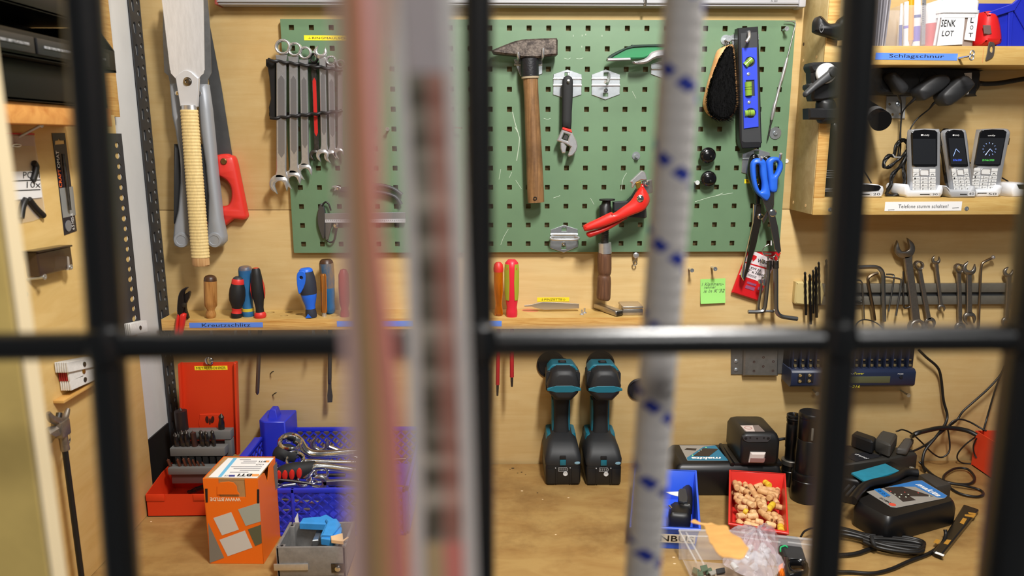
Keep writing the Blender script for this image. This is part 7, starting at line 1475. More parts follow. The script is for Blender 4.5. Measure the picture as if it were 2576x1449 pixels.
# foot above the battery
zf = zz(850, -by-.03)
loft('foot', [rr_ring(DX, yc, .0362, .0555, z1_+.0004, .008), rr_ring(DX, yc, .0372, .0565, z1_+.012, .010), rr_ring(DX, yc+.004, .033, .050, z1_+.030, .012), rr_ring(DX, yc+.012, .029, .040, z1_+.040, .012), rr_ring(DX, yc+.016, .018, .024, z1_+.050, .009)], TBK, t, ang=50)
loft('teal_saddle', [rr_ring(DX, yc+.022, .0325, .030, z1_+.028, .008), rr_ring(DX, yc+.026, .030, .026, z1_+.046, .008)], TEAL, t, ang=50)
box('battery_latch', Fr((DX-.001, yc-.0575, z1_+.001)), -.006, .006, -.0012, .004, .001, .013, TEAL, t, .0008); box('latch_slot', Fr((DX-.001, yc-.0572, z1_+.0145)), -.006, .006, -.001, .003, 0, .007, INK, t, .0004)
c = Vector((DX+.028, yc-.0565, z1_+.006)); lathe('lamp_lens', Fr(c, (1, 0, 0), (0, 0, 1), (0, -1, 0)), [(.006, -.003), (.0055, 0), (0, .001)], M('lens_blue', (130, 170, 190), rough=.2), t, n=14, sy=.55)
# handle: leaning back slightly
zh0, zh1 = z1_+.044, zz(580, -by-.02)
loft('handle', [rr_ring(DX, yc+.016+.006*v, .0165-.002*math.sin(math.pi*v), .022, zh0+(zh1-zh0)*v, .010, 4) for v in (0, .2, .4, .6, .8, 1)], RUBBER, t, ang=70)
for sx in (-1, 1): loft('teal_handle_side', [rr_ring(DX+sx*.0155, yc+.022+.006*v, .0035, .014, zh0+.004+(zh1-zh0-.01)*v, .002, 2) for v in (0, .5, 1)], TEAL, t, ang=50)
# head: motor housing along y
zc_ = (zz(180, -by-.06)+zz(560, -by-.0))/2; zt3 = zc_+.031; zb3 = zc_-.031
fh = Fr((DX, by-.0, zc_), (1, 0, 0), (0, 1, 0), (0, 0, 1))
octo = lambda w, h, k=.45: [(-w, -h*k), (-w*k*1.1, -h), (w*k*1.1, -h), (w, -h*k), (w, h*k), (w*k*1.1, h), (-w*k*1.1, h), (-w, h*k)]
yb0 = .012
hx_ = lambda s: [(a_*s, b_*s) for a_, b_ in ((-.015, -.033), (.015, -.033), (.029, -.018), (.0325, -.004), (.024, .024), (.013, .031), (-.013, .031), (-.024, .024), (-.0325, -.004), (-.029, -.018))]
loft('rear_cap', [sect(fh, hx_(.72), yb0-.006), sect(fh, hx_(.96), yb0), sect(fh, hx_(1.04), yb0+.012), sect(fh, hx_(1.05), yb0+.030)], TBK, t, ang=30, bev=.0015)
plate('teal_band', Fr(fh.p(0, yb0-.002, 0), fh.x, fh.z, -fh.y), [[(-.0335, -.006), (-.022, -.001), (-.016, .001), (.016, .001), (.022, -.001), (.0335, -.006), (.0335, -.010), (.022, -.012), (.016, -.014), (-.016, -.014), (-.022, -.012), (-.0335, -.010)]], .0055, TEAL, t, bev=.001, z0=-.001)
loft('motor_housing', [sect(fh, octo(.0325, .0335, .6), yb0+.028), sect(fh, octo(.0315, .033, .6), yb0+.060), sect(fh, octo(.0295, .031, .65), yb0+.078)], TEAL, t, ang=30, bev=.002)
loft('side_vents', [sect(fh, octo(.0345, .022, .8), yb0+.022), sect(fh, octo(.0335, .022, .8), yb0+.062)], TBK, t, ang=30, bev=.001)
box('speed_switch', fh, -.008, .008, yb0+.040, yb0+.054, .0325, .0352, BLACK, t, .0008); box('switch_knob', fh, -.005, .005, yb0+.042, yb0+.050, .0352, .037, DGREY, t, .0006)
lathe('gear_ring', Fr(fh.p(0, yb0+.078, 0), (1, 0, 0), (0, 0, -1), (0, 1, 0)), [(.030, 0), (.0295, .004), (.028, .006)], M('ring_silver', (160, 156, 148), rough=.35, metal=.7), t, n=28)
lathe('torque_collar', Fr(fh.p(0, yb0+.082, 0), (1, 0, 0), (0, 0, -1), (0, 1, 0)), [(.0285, 0), (.0285, .016), (.022, .018), (.018, by*-1-yb0-.084 if -by-yb0-.084 > .02 else .02)], TBK, t, n=28)
lathe('hook_plate', Fr(fh.p(.034, yb0+.045, -.004), (0, 1, 0), (0, 0, 1), (1, 0, 0)), [(.005, 0), (.005, .002), (0, .002)], DSTEEL, t, n=12)
b = Bn(*pxs(cL, 1226, 1312)); DX2 = W(*pxs(cL, 1226, 1200), -by).x
dup(t, (DX2-DX, -.003, 0), 'right of two teal and black cordless drills standing on their batteries')
for lab, x, y in (('round black hole ring on the wall behind the left drill', 745, 205), ('round black hole ring on the wall behind the right drill', 1195, 200), ('round black hole ring on the wall behind the white rope', 1545, 430)):
    c = W(*pxs(cL, x, y), 0); t = thing('wall_socket_ring', lab, 'socket ring', c, 'round tool sockets in the wall'); r_ = .030 if x < 1500 else .024
    lathe('ring', WF(*pxs(cL, x, y), .0002), [(r_*.9, 0), (r_, .001), (r_, .004), (r_*.9, .005), (r_*.86, .001), (0, .001)], BLACK, t, n=32)
# ---------------------------------------------------------------- rear charger with battery (left)
t = thing('tool_charger', 'black battery charger by the wall with its maker name upside down', 'charger', (.44, -.11, BENCH))
CH = M('charger_black', (18, 18, 20), rough=.38)
fr = Fr((.455, -.16, BENCH+.0004), (1, -.02, 0), (.02, 1, 0), (0, 0, 1))
xl = -.105; ztop_ = .064
loft('housing', [[fr.p(x, y, z) for x, y in rrect(xl-.004+i, 0+i, .10-i, .10, .008, 3)] for z, i in ((0, .002), (.004, 0), (.048, 0), (.058, .003), (ztop_, .010))], CH, t, ang=40)
fl2 = Fr(fr.p(0, 0, ztop_+.0002), fr.x, fr.y, fr.z)
SKN = M('sticker_grey', (150, 146, 140), rough=.4); SKB = M('sticker_blue', (28, 116, 150), rough=.4)
lb = pplate('sticker', fl2, cT, ((370, 432), (850, 432), (1035, 640), (480, 640)), SKN, t, .0004)
pplate('sticker_blue', fl2.at(0, 0, .0003), cT, ((470, 600), (700, 450), (860, 434), (1030, 638), (482, 636)), SKB, lb, .0003)
pplate('sticker_dark', fl2.at(0, 0, .0006), cT, ((560, 575), (690, 470), (900, 480), (770, 580)), M('sticker_brown', (48, 40, 38), rough=.5), lb, .0003); pplate('sticker_dark', fl2.at(0, 0, .0006), cT, ((440, 490), (470, 468), (605, 475), (590, 500)), MC['sticker_brown'], lb, .0003)
rvs = Fr(fl2.p(0, 0, .0008), -fl2.x, -fl2.y, fl2.z); rtext('makita', cT, 545, 590, 930, 622, WHITE, lb, fr_=rvs, shear=.25, bold=.03)
GL = M('led_green', (150, 230, 90), rough=.3, emit=1.5)
for x, y in ((730, 460), (665, 494), (635, 512), (550, 565)): lathe('led', Fr(Bn(*pxs(cT, x, y), fl2.o.z+.001)), [(.0012, 0), (.0009, .0004), (0, .0005)], GL if x > 700 or x < 560 else M('led_pale', (220, 230, 210), rough=.4), lb, n=8)
box('battery_dock', fr, .006, .100, .006, .096, ztop_-.006, ztop_+.004, CH, t, .002)
tube('rail_edge', [fr.p(.002, .004, ztop_), fr.p(.002, .09, ztop_+.004)], .004, CH, t, n=8)
t = thing('battery_pack', 'black battery pack with a grey release button on the charger by the wall', 'battery', fr.p(.05, .05, ztop_))
fb2 = Fr(fr.p(.014, 0, ztop_+.0045), fr.x, fr.y, fr.z); bh = .062
loft('pack_body', [[fb2.p(x, y, z) for x, y in rrect(0+i, -.004+i, .076-i, .10-i, .008, 3)] for z, i in ((0, .002), (.006, 0), (bh-.014, 0), (bh-.004, .004), (bh, .010))], BATT, t, ang=40)
fff = Fr(fb2.p(0, -.0042, 0), fb2.x, fb2.z, -fb2.y); q_ = [plp(fff, *p__) for p__ in cT((1215, 300), (1610, 300), (1600, 350), (1560, 385), (1290, 388), (1240, 360))]
pf2 = plate('vent_panel', fff, [q_], .0012, M('panel_grey', (58, 60, 64), rough=.45), t, bev=.0005)
for x, y, r_ in ((1265, 335, .0028), (1325, 326, .0017), (1418, 335, .0017), (1510, 328, .0017), (1568, 335, .0028)): u = plp(fff, *pxs(cT, x, y)); lathe('vent_hole', fff.at(u[0], u[1], .0012), [(r_, 0), (r_, .0004), (r_*.7, .0003), (0, .0002)], INK, pf2, n=12)
q_ = [plp(fff, *p__) for p__ in cT((1325, 518), (1530, 520), (1500, 660), (1300, 655))]; plate('release_button', fff, [q_], .006, M('button_pale', (206, 196, 190), rough=.35), t, bev=.003); q_ = [plp(fff, *p__) for p__ in cT((1320, 585), (1515, 590), (1500, 640), (1308, 635))]; plate('button_recess', fff, [q_], .0012, M('button_mauve', (140, 104, 100), rough=.5), t, z0=.0055)
ftp = Fr(fb2.p(0, 0, bh+.0002), fb2.x, fb2.y, fb2.z); lb = pplate('warning_label', ftp, cT, ((1195, 165), (1440, 160), (1525, 245), (1255, 245)), M('label_grey', (120, 108, 104), rough=.5), t, .0003); pplate('label_field', ftp.at(0, 0, .0003), cT, ((1195, 165), (1360, 163), (1390, 243), (1275, 244)), M('label_light', (206, 190, 184), rough=.5), lb, .0003)
plate('forbid_mark', ftp.at(0, 0, .0006), [circ(*plp(ftp, *pxs(cT, 1300, 200)), .0075, 20), circ(*plp(ftp, *pxs(cT, 1300, 200)), .006, 20)], .0003, M('mark_rose', (170, 120, 116), rough=.5), lb)
t = thing('mains_cable', 'black cord leaving the charger behind the black tubes', 'cable', (.56, -.06, 1.0)); tube('cord', [W(*pxs(cT, x, y), .07) for x, y in ((1640, 370), (1760, 345), (2000, 330), (2150, 335))], .0032, RUBBER, t, n=8, sm=3)
# ---------------------------------------------------------------- two black tubes
TUB = M('tube_black', (15, 15, 16), rough=.3)
def vtube(label, base, top, prof_, m=TUB, n=28, name='torch'):
    A = Bn(*base); d = -A.y; T_ = W(*top, d); t = thing(name, label, 'torch', A); L = T_.z-BENCH; fr = Fr((A.x, A.y, BENCH+.0004), (1, 0, 0), (0, 1, 0), (0, 0, 1)); return t, fr, L
t, fr, L = vtube('slim black torch standing with a silver collar', pxs(cT, 1850, 955), pxs(cT, 1872, 15), None)
lathe('lamp_head', fr, [(.0165, 0), (.0172, .003), (.0172, L*.2), (.0178, L*.205), (.0178, L*.215), (.0172, L*.22), (.0172, L*.3)], TUB, t, n=28)
lathe('silver_collar', fr, [(.0165, L*.295), (.0185, L*.30), (.0185, L*.36), (.0165, L*.37)], M('collar_grey', (120, 116, 110), rough=.35, metal=.8), t, n=28)
lathe('barrel', fr, [(.0128, L*.36), (.0128, L*.53), (.0138, L*.54), (.0138, L*.86), (.0132, L*.87), (.0132, L*.89), (.0142, L*.9), (.0142, L*.93)], TUB, t, n=28)
lathe('tail_cap', fr, [(.0135, L*.93), (.0148, L*.94), (.0148, L*.955), (.0138, L*.96), (.0138, L*.97), (.0148, L*.975), (.0145, L*.995), (.0115, L), (.0105, L*.985), (0, L*.985)], TUB, t, n=28)
tube('tail_nub', [fr.p(.002, 0, L*.985), fr.p(.002, 0, L*1.01)], .0016, BRS, t, n=8)
t, fr, L = vtube('thick black torch standing beside the slim one', pxs(cT, 2060, 1155), pxs(cT, 2115, -15), None)
lathe('lamp_head', fr, [(.0262, 0), (.0275, .003), (.0275, L*.245), (.0268, L*.25), (.0275, L*.255), (.0275, L*.31), (.0262, L*.33)], TUB, t, n=32)
lathe('barrel', fr, [(.0232, L*.32), (.0228, L*.70), (.0222, L*.705), (.0228, L*.71), (.0232, L*.94)], TUB, t, n=32)
lathe('tail_cap', fr, [(.0232, L*.938), (.0238, L*.95), (.0236, L*.985), (.022, L), (.016, L*.995), (0, L*.98)], TUB, t, n=32)
box('barrel_glint', Fr(fr.p(-.006, -.0236, L*.80)), -.002, .002, -.0006, .002, -.012, .012, M('glint_grey', (110, 108, 100), rough=.3), t, .0004)  # highlight on the black barrel, put in as a thin grey strip
# ---------------------------------------------------------------- red bin with dowels
def bin3(name, label, TL, TR, BRp, BLp, z0, taper, mat, lip=.004, wall=.0022, cat='storage bin'):
    """open bin from its rim corners (world xy, heights) down to the bench"""
    t = thing(name, label, cat, (Vector(TL)+Vector(BRp))/2-Vector((0, 0, Vector(TL).z-BENCH)))
    top = [Vector(p) for p in (TL, TR, BRp, BLp)]; cen = sum(top, Vector())/4
    bot = [Vector((cen.x+(p.x-cen.x)*taper, cen.y+(p.y-cen.y)*taper, z0)) for p in top]
    nm = ('back_wall', 'side_wall', 'front_wall', 'side_wall')
    for i in range(4):
        j = (i+1) % 4; inn = lambda p, q: p+(cen-p).normalized()*wall*1.4
        A, Bq, Cq, Dq = top[i], top[j], bot[j], bot[i]; ia, ib = inn(A, 0), inn(Bq, 0); ic_, id_ = inn(Cq, 0), inn(Dq, 0); ia.z, ib.z, ic_.z, id_.z = A.z, Bq.z, Cq.z, Dq.z
        mk(nm[i], [A, Bq, Cq, Dq, ia, ib, ic_, id_], [(0, 1, 2, 3), (4, 5, 6, 7), (0, 1, 5, 4), (1, 2, 6, 5), (2, 3, 7, 6), (3, 0, 4, 7)], mat, t, bev=.0003)
        o1 = lambda p: p+(p-cen).normalized()*lip
        ra, rb = o1(A), o1(Bq); ra.z, rb.z = A.z, Bq.z; dz = Vector((0, 0, .0035))
        mk('rim', [ra, rb, ib, ia, ra-dz, rb-dz, ib-dz, ia-dz], [(0, 1, 2, 3), (4, 5, 6, 7), (0, 1, 5, 4), (1, 2, 6, 5), (2, 3, 7, 6), (3, 0, 4, 7)], mat, t, bev=.0006)
    fz_ = [Vector((p.x, p.y, z0+.002)) for p in bot]; mk('bin_floor', bot+fz_, [(0, 1, 2, 3), (4, 5, 6, 7), (0, 1, 5, 4), (1, 2, 6, 5), (2, 3, 7, 6), (3, 0, 4, 7)], mat, t)
    return t, cen, top, bot
RBN = M('bin_red', (216, 48, 40), rough=.4); zr_ = .958
TL, TR, BRp, BLp = Bn(*pxs(cU, 1055, 20), zr_), Bn(*pxs(cU, 1795, 65), zr_), Bn(*pxs(cU, 1835, 850), zr_-.006), Bn(*pxs(cU, 1045, 720), zr_-.006)
rb_, cen, top, bot = bin3('parts_bin', 'red plastic bin filled with wooden dowels', TL, TR, BRp, BLp, BENCH+.0006, .86, RBN)
DWL = wood('dowel_beech', (222, 180, 128), (198, 148, 96), stretch=(20, 20, 20), s=6); DWY = M('dowel_yellow', (224, 190, 50), rough=.5); DWH = M('dowel_hole', (120, 78, 44), rough=.8); DWL2 = wood('dowel_light', (232, 196, 146), (212, 168, 116), stretch=(20, 20, 20), s=6)
def dowel(lab, A, Bq, r, m, hole=False):
    fr = axisF(A, Bq); L = (Bq-A).length; t = thing('wooden_dowel', lab, 'dowel', (A+Bq)/2, 'dowels in the red bin'); V, Fc = [], []; n = 16
    for z, k in ((0, .82), (.0015, 1), (L*.49, 1), (L*.5, .96), (L*.51, 1), (L-.0015, 1), (L, .82)): V += [fr.p(r*k*(1-.04*(i % 2))*math.cos(2*math.pi*i/n), r*k*(1-.04*(i % 2))*math.sin(2*math.pi*i/n), z) for i in range(n)]
    for i in range(6):
        for k in range(n): j = (k+1) % n; Fc.append((i*n+k, i*n+j, (i+1)*n+j, (i+1)*n+k))
    Fc += [tuple(range(n))[::-1], tuple(range(6*n, 7*n))]; mk('dowel_body', V, Fc, m, t, 50)
    if hole: lathe('end_hole', axisF(Bq, Bq+(Bq-A)), [(r*.45, -.001), (r*.45, .0003), (0, .0002)], DWH, t, n=10)
zA = BENCH+.036
dl = [((1165, 215), (1215, 130), 0, 0), ((1250, 180), (1275, 250), 1, 1), ((1300, 190), (1445, 185), 2, 0), ((1510, 165), (1590, 225), 3, 0), ((1385, 250), (1490, 215), 0, 0), ((1320, 225), (1425, 400), 0, 1), ((1440, 260), (1660, 290), 0, 1), ((1430, 285), (1710, 370), 0, 0), ((1130, 340), (1240, 420), 2, 0), ((1240, 430), (1360, 490), 2, 0), ((1260, 370), (1390, 445), 0, 1), ((1130, 260), (1180, 330), 0, 0), ((1190, 260), (1250, 300), 2, 0), ((1260, 300), (1320, 325), 0, 1), ((1450, 370), (1540, 420), 0, 0), ((1575, 395), (1640, 360), 0, 0), ((1650, 410), (1690, 470), 0, 0), ((1560, 560), (1640, 470), 3, 0), ((1500, 430), (1520, 540), 2, 0), ((1170, 520), (1280, 530), 2, 0), ((1310, 535), (1440, 560), 0, 0), ((1240, 560), (1290, 590), 3, 0), ((1150, 640), (1290, 620), 2, 0), ((1290, 640), (1430, 630), 2, 0), ((1460, 570), (1620, 690), 0, 1), ((1640, 600), (1690, 700), 0, 1), ((1395, 700), (1500, 730), 2, 0), ((1250, 740), (1440, 790), 2, 0), ((1735, 690), (1745, 760), 0, 0), ((1735, 770), (1745, 840), 3, 0), ((1540, 740), (1660, 770), 2, 0), ((1160, 700), (1220, 760), 0, 0), ((1690, 290), (1705, 240), 0, 1), ((1430, 420), (1470, 500), 0, 0), ((1340, 590), (1390, 590), 2, 0), ((1660, 330), (1700, 320), 0, 1), ((1200, 460), (1150, 430), 0, 0), ((1440, 470), (1360, 500), 0, 0), ((1560, 640), (1590, 600), 0, 0), ((1120, 180), (1150, 260), 0, 0)]
cols_ = ('beech', 'short grooved', 'pale', 'yellow')
pos_ = lambda x, y: ('back' if y < 330 else 'middle' if y < 560 else 'front')+' '+('left' if x < 1330 else 'centre' if x < 1560 else 'right')
labs = [cols_[m_]+' wooden dowel in the '+pos_(*[(a+b)/2 for a, b in zip(p0, p1)])+' of the red bin' for p0, p1, m_, hl_ in dl]
for i, (p0, p1, m_, hl_) in enumerate(dl):
    zz_ = zA-.004*(i % 3)+.004*(i % 2); A, Bq = Bn(*pxs(cU, *p0), zz_), Bn(*pxs(cU, *p1), zz_+.002*((i % 5)-2)); same = sorted((dl[k][0][0]+dl[k][1][0], k) for k in range(len(dl)) if labs[k] == labs[i])
    rank = [k for _, k in same].index(i); lab = labs[i] if len(same) == 1 else labs[i]+', '+['first', 'second', 'third', 'fourth', 'fifth', 'sixth'][rank]+' from the left'
    dowel(lab, A, Bq, .0058 if m_ != 1 else .005, (DWL, DWL, DWL2, DWY)[m_], bool(hl_))
rq = random.Random(4)
for k_ in range(34):
    c = Bn(*pxs(cU, rq.uniform(1150, 1740), rq.uniform(170, 760)), BENCH+rq.uniform(.016, .026)); an = rq.uniform(0, 3.1); e = Vector((math.cos(an), math.sin(an), 0))*.011
    dowel('beech dowel in the lower layer of the red bin', c-e, c+e, .0056, DWL)
# ---------------------------------------------------------------- blue bin with INBUS label
BBN = M('bin_bright_blue', (52, 98, 228), rough=.38); zr_ = .958
TR2, BR2 = Bn(*pxs(cU, 592, 25), zr_), Bn(*pxs(cU, 645, 800), zr_-.012); TL2 = TR2+(TR2-Bn(*pxs(cU, 592, 25), zr_))+Vector((-.115, .012, 0)); BL2 = BR2+Vector((-.115, .012, 0))
t, cen, top, bot = bin3('parts_bin', 'blue plastic bin with black tools and a white label, beside the white rope', TL2, TR2, BR2, BL2, BENCH+.0006, .9, BBN)
fw = top[2]-top[3]; fr = Fr(bot[3], fw, (0, 0, 1), Vector((fw.y, -fw.x, 0)))
nrm = ((bot[2]-bot[3]).cross(top[3]-bot[3])).normalized(); upv = nrm.cross(fw.normalized()); fr = Fr((bot[3]+top[3])/2+nrm*.0012, fw, upv, nrm)
if nrm.y > 0: fr = Fr(fr.o-nrm*.0024, fw, -upv, -nrm)
w_ = fw.length; lb = plate('paper_label', fr, [[(w_*.08, -.009), (w_*.92, -.009), (w_*.92, .009), (w_*.08, .009)]], .0004, M('label_cream', (232, 228, 214), rough=.6), t)
text('lettering', fr, 'INBUS', w_*.36, -.0065, w_*.90, .0065, INK, lb, z0=.0004, bold=.012)
t = thing('black_tool', 'black plastic tool grip lying in the blue bin', 'tool', Bn(*pxs(cU, 420, 640), BENCH+.02))
fz_ = Fr((0, 0, BENCH+.022)); pbz = lambda fz__, f, *q: [plp(fz__, *p__) for p__ in f(*q)]
plate('grip', fz_, [cr(pbz(fz_, cU, (390, 400), (420, 345), (480, 330), (520, 340), (540, 400), (540, 600), (480, 620), (360, 590), (352, 470)), 3)], .02, BLACK, t, bev=.004, ang=60)
plate('grip_face', fz_, [cr(pbz(fz_, cU, (352, 440), (400, 420), (450, 425), (470, 500), (470, 600), (360, 585)), 2)], .004, DGREY, t, bev=.001, z0=.02)
t = thing('black_tool', 'black folding tool at the front of the blue bin', 'tool', Bn(*pxs(cU, 400, 740), BENCH+.02))
fz3 = Fr((0, 0, BENCH+.012)); plate('body', fz3, [cr(pbz(fz3, cU, (240, 620), (330, 600), (480, 625), (520, 660), (520, 760), (480, 800), (300, 790), (220, 760)), 3)], .026, BLACK, t, bev=.006, ang=60)
tube('steel_pin', [Bn(*pxs(cU, 235, 500), BENCH+.035), Bn(*pxs(cU, 300, 575), BENCH+.035)], .0028, CHROME, t, n=8)
o = plate('paper_slip', fz_, [pbz(fz_, cU, (180, 455), (350, 450), (345, 515), (250, 490))], .0006, WHITE, None, z0=.0215); tag(o, 'white paper slip lying in the blue bin', 'paper')
# ---------------------------------------------------------------- clear tray with bag, veneer and bits
CLR = M('clear_tray', (238, 236, 238), rough=.1, alpha=.2, spec=.8); zt4 = BENCH+.05
t = thing('clear_tray', 'clear plastic tray with green scraps at the front of the bench', 'tray', Bn(1850, 1440))
oa = [Bn(*pxs(cU, *p__), zt4) for p__ in ((365, 825), (1000, 830), (1700, 905), (2250, 960))]; fa = [Vector((p.x+.004, -.46, zt4)) for p in oa]
rimT = oa+fa[::-1]; n_ = len(rimT)
def sheet(nm, pts, th, m, par, up_=Vector((0, 0, 1))): V = pts+[p-up_*th for p in pts]; k = len(pts); return mk(nm, V, [tuple(range(k)), tuple(range(k, 2*k))[::-1]]+[(i, (i+1) % k, k+(i+1) % k, k+i) for i in range(k)], m, par)
for p, q in ((oa[0], oa[1]), (oa[1], oa[2]), (oa[2], oa[3])): 
    lo1, lo2 = Vector((p.x, p.y-.008, BENCH+.001)), Vector((q.x, q.y-.008, BENCH+.001)); mk('rear_wall', [p, q, lo2, lo1]+[v+Vector((0, .0012, 0)) for v in (p, q, lo2, lo1)], [(0, 1, 2, 3), (7, 6, 5, 4), (0, 1, 5, 4), (2, 3, 7, 6)], CLR, t)
    tube('rim', [p, q], .0022, M('clear_rim', (240, 240, 240), rough=.1, alpha=.2), t, n=8); tube('rim_inner', [p+Vector((.012, -.012, -.004)), q+Vector((0, -.012, -.004))], .0014, MC['clear_rim'], t, n=8)
lf_ = [oa[0], Vector((oa[0].x+.004, -.47, zt4)), Vector((oa[0].x+.010, -.47, BENCH+.001)), Vector((oa[0].x+.006, oa[0].y-.008, BENCH+.001))]
mk('side_wall', lf_+[v+Vector((.0012, 0, 0)) for v in lf_], [(0, 1, 2, 3), (7, 6, 5, 4), (0, 1, 5, 4), (2, 3, 7, 6)], CLR, t)
for dx_, dz_ in ((0, 0), (.012, -.004)): tube('rim', [oa[0]+Vector((dx_, -.001, dz_)), Vector((oa[0].x+.004+dx_, -.47, zt4+dz_))], .0018, MC['clear_rim'], t, n=8)
mk('tray_floor', [Vector((oa[0].x+.006, -.47, BENCH+.0008)), Vector((oa[3].x, -.47, BENCH+.0008)), Vector((oa[3].x, oa[3].y-.01, BENCH+.0008)), Vector((oa[0].x+.006, oa[0].y-.01, BENCH+.0008))], [(0, 1, 2, 3)], CLR, t)
GS = M('green_scrap', (92, 112, 92), rough=.3, metal=.2); TS = M('tan_scrap', (170, 150, 120), rough=.5)
for k_, (q_, m_, dz_) in enumerate(((((560, 1330), (640, 1370), (600, 1430), (540, 1400)), GS, .006), (((650, 1320), (740, 1300), (760, 1370), (670, 1400)), GS, .01), (((700, 1370), (800, 1340), (820, 1400), (740, 1430)), GS, .004), (((760, 1400), (860, 1370), (870, 1420), (800, 1444)), M('silver_scrap', (190, 192, 190), rough=.25, metal=.6), .008), (((600, 1400), (680, 1390), (700, 1449), (610, 1449)), GS, .012), (((860, 1360), (980, 1340), (990, 1400), (880, 1420)), DGREY, .004))):
    fz5 = Fr((0, 0, BENCH+dz_)); o = plate('metal_scrap', fz5, [pbz(fz5, cU, *q_)], .002, m_, None, bev=.0004); tag(o, ['dark green scrap at the left rear', 'bright green scrap beside the left rear one', 'green scrap in the middle', 'silver scrap at the right of the green ones', 'green scrap nearest the camera', 'dark grey scrap at the far right'][k_]+' in the clear tray', 'scrap', 'scraps in the clear tray')
# clear crumpled bag
rb2 = random.Random(5); t = thing('clear_bag', 'crumpled clear plastic bag of small clear parts lying in the tray', 'bag', Bn(*pxs(cU, 1400, 1250), zt4))
outl_ = [(1010, 790), (1080, 745), (1200, 770), (1350, 800), (1490, 770), (1620, 725), (1690, 780), (1700, 900), (1720, 1100), (1800, 1220), (1720, 1290), (1650, 1390), (1550, 1410), (1380, 1400), (1200, 1330), (1000, 1230), (960, 1150), (1010, 1000)]
fzb = Fr((0, 0, zt4+.012)); po = [plp(fzb, *pxs(cU, *p__)) for p__ in outl_]; cx3, cy3 = sum(p[0] for p in po)/len(po), sum(p[1] for p in po)/len(po); V, Fc = [], []; nr_ = 8
pc = cr([(p[0], p[1], 0) for p in po], 3); nn = len(pc)
for r_ in range(1, nr_+1):
    for p in pc: k = r_/nr_; V.append(Vector((cx3+(p.x-cx3)*k, cy3+(p.y-cy3)*k, fzb.o.z+.026*(1-k*k)+rb2.uniform(-.004, .005)*(1 if r_ < nr_ else .5)-.01*k)))
V.append(Vector((cx3, cy3, fzb.o.z+.028)))
for r_ in range(nr_-1):
    for i in range(nn): j = (i+1) % nn; Fc.append((r_*nn+i, r_*nn+j, (r_+1)*nn+j, (r_+1)*nn+i))
for i in range(nn): Fc.append((i, (i+1) % nn, len(V)-1))
BAGM = M('crinkled_film', (226, 216, 226), rough=.1, alpha=.36, spec=.9, bump=.8, bs=160)
mk('bag_film', V, Fc, BAGM, t, 25)
for k_ in range(26): 
    a_ = Bn(*pxs(cU, rb2.uniform(1100, 1640), rb2.uniform(1050, 1340)), zt4+.006); e = Vector((rb2.uniform(-1, 1), rb2.uniform(-1, 1), rb2.uniform(-.3, .3))).normalized()*.012; pc_ = tube('clear_piece', [a_-e*.5, a_+e*.5], .0045, M('clear_bits', (228, 230, 232), rough=.12, alpha=.55), t, n=8)
# veneer scrap
fzv = Fr((0, 0, zt4+.036)).rot(-14, 'x'); pv = [plp(fzv, *p__) for p__ in cU((530, 705), (580, 685), (700, 718), (800, 712), (900, 750), (1000, 765), (1050, 850), (1100, 880), (1200, 960), (1300, 1070), (1290, 1120), (1180, 1215), (1060, 1215), (950, 1230), (860, 1120), (780, 1000), (735, 850), (690, 745), (600, 735), (540, 745))]
lp = cr([(a_, b_, 0) for a_, b_ in pv], 2); V, Fc = plate_vf(fzv, [[(p.x, p.y) for p in lp]], .0006)
V = [v+Vector((0, 0, .0016*math.sin(v.x*130)+.0012*math.sin(v.y*170+v.x*60))) for v in V]
o = mk('veneer_scrap', V, Fc, M('brown_paper', (196, 148, 84), rough=.5, var=.1, vs=40, bump=.6, bs=60), None, 40); tag(o, 'torn piece of golden brown paper lying on the clear bag', 'paper')
# black case and orange part in the tray
t = thing('black_case', 'flat black tool case with a green clip beside the clear bag', 'case', Bn(*pxs(cU, 1900, 1150), zt4))
fzc = Fr((0, 0, BENCH+.03)); plate('case_body', fzc, [cr(pbz(fzc, cU, (1705, 945), (1760, 930), (1930, 945), (1990, 965), (2030, 1100), (2070, 1230), (2060, 1260), (1900, 1265), (1800, 1220), (1760, 1130), (1715, 1080)), 2)], .012, M('case_black', (42, 43, 45), rough=.5), t, bev=.003, z0=-.006)
tube('green_clip', [Bn(*pxs(cU, x, y), BENCH+.0375) for x, y in ((1735, 1110), (1738, 1060), (1770, 1045), (1800, 1035), (1830, 1055))], .0014, M('clip_green', (40, 180, 110), rough=.4), t, n=8, sm=3)
plate('ring_grip', fzc, [cr(pbz(fzc, cU, (1780, 1230), (1880, 1270), (2040, 1275), (2090, 1320), (2100, 1449), (1850, 1520), (1790, 1400)), 2), cr(pbz(fzc, cU, (1870, 1340), (1900, 1310), (2010, 1310), (2060, 1350), (2040, 1420), (1920, 1430)), 3)], .014, BLACKG, t, bev=.004, z0=-.004, ang=60)
t = thing('orange_part', 'orange ribbed plastic part at the lower edge of the picture', 'part', Bn(*pxs(cU, 1780, 1400), BENCH+.01))
fzo = Fr((0, 0, BENCH+.018)); plate('body', fzo, [pbz(fzo, cU, (1710, 1330), (1775, 1290), (1800, 1310), (1860, 1400), (1900, 1460), (1780, 1500), (1705, 1420))], .014, M('part_orange', (244, 126, 26), rough=.4), t, bev=.002, z0=-.008)
for k_ in range(4): tube('rib', [Bn(*pxs(cU, 1722+k_*22, 1370+k_*5), BENCH+.0248), Bn(*pxs(cU, 1740+k_*24, 1440), BENCH+.0248)], .001, MC['part_orange'], t, n=6)
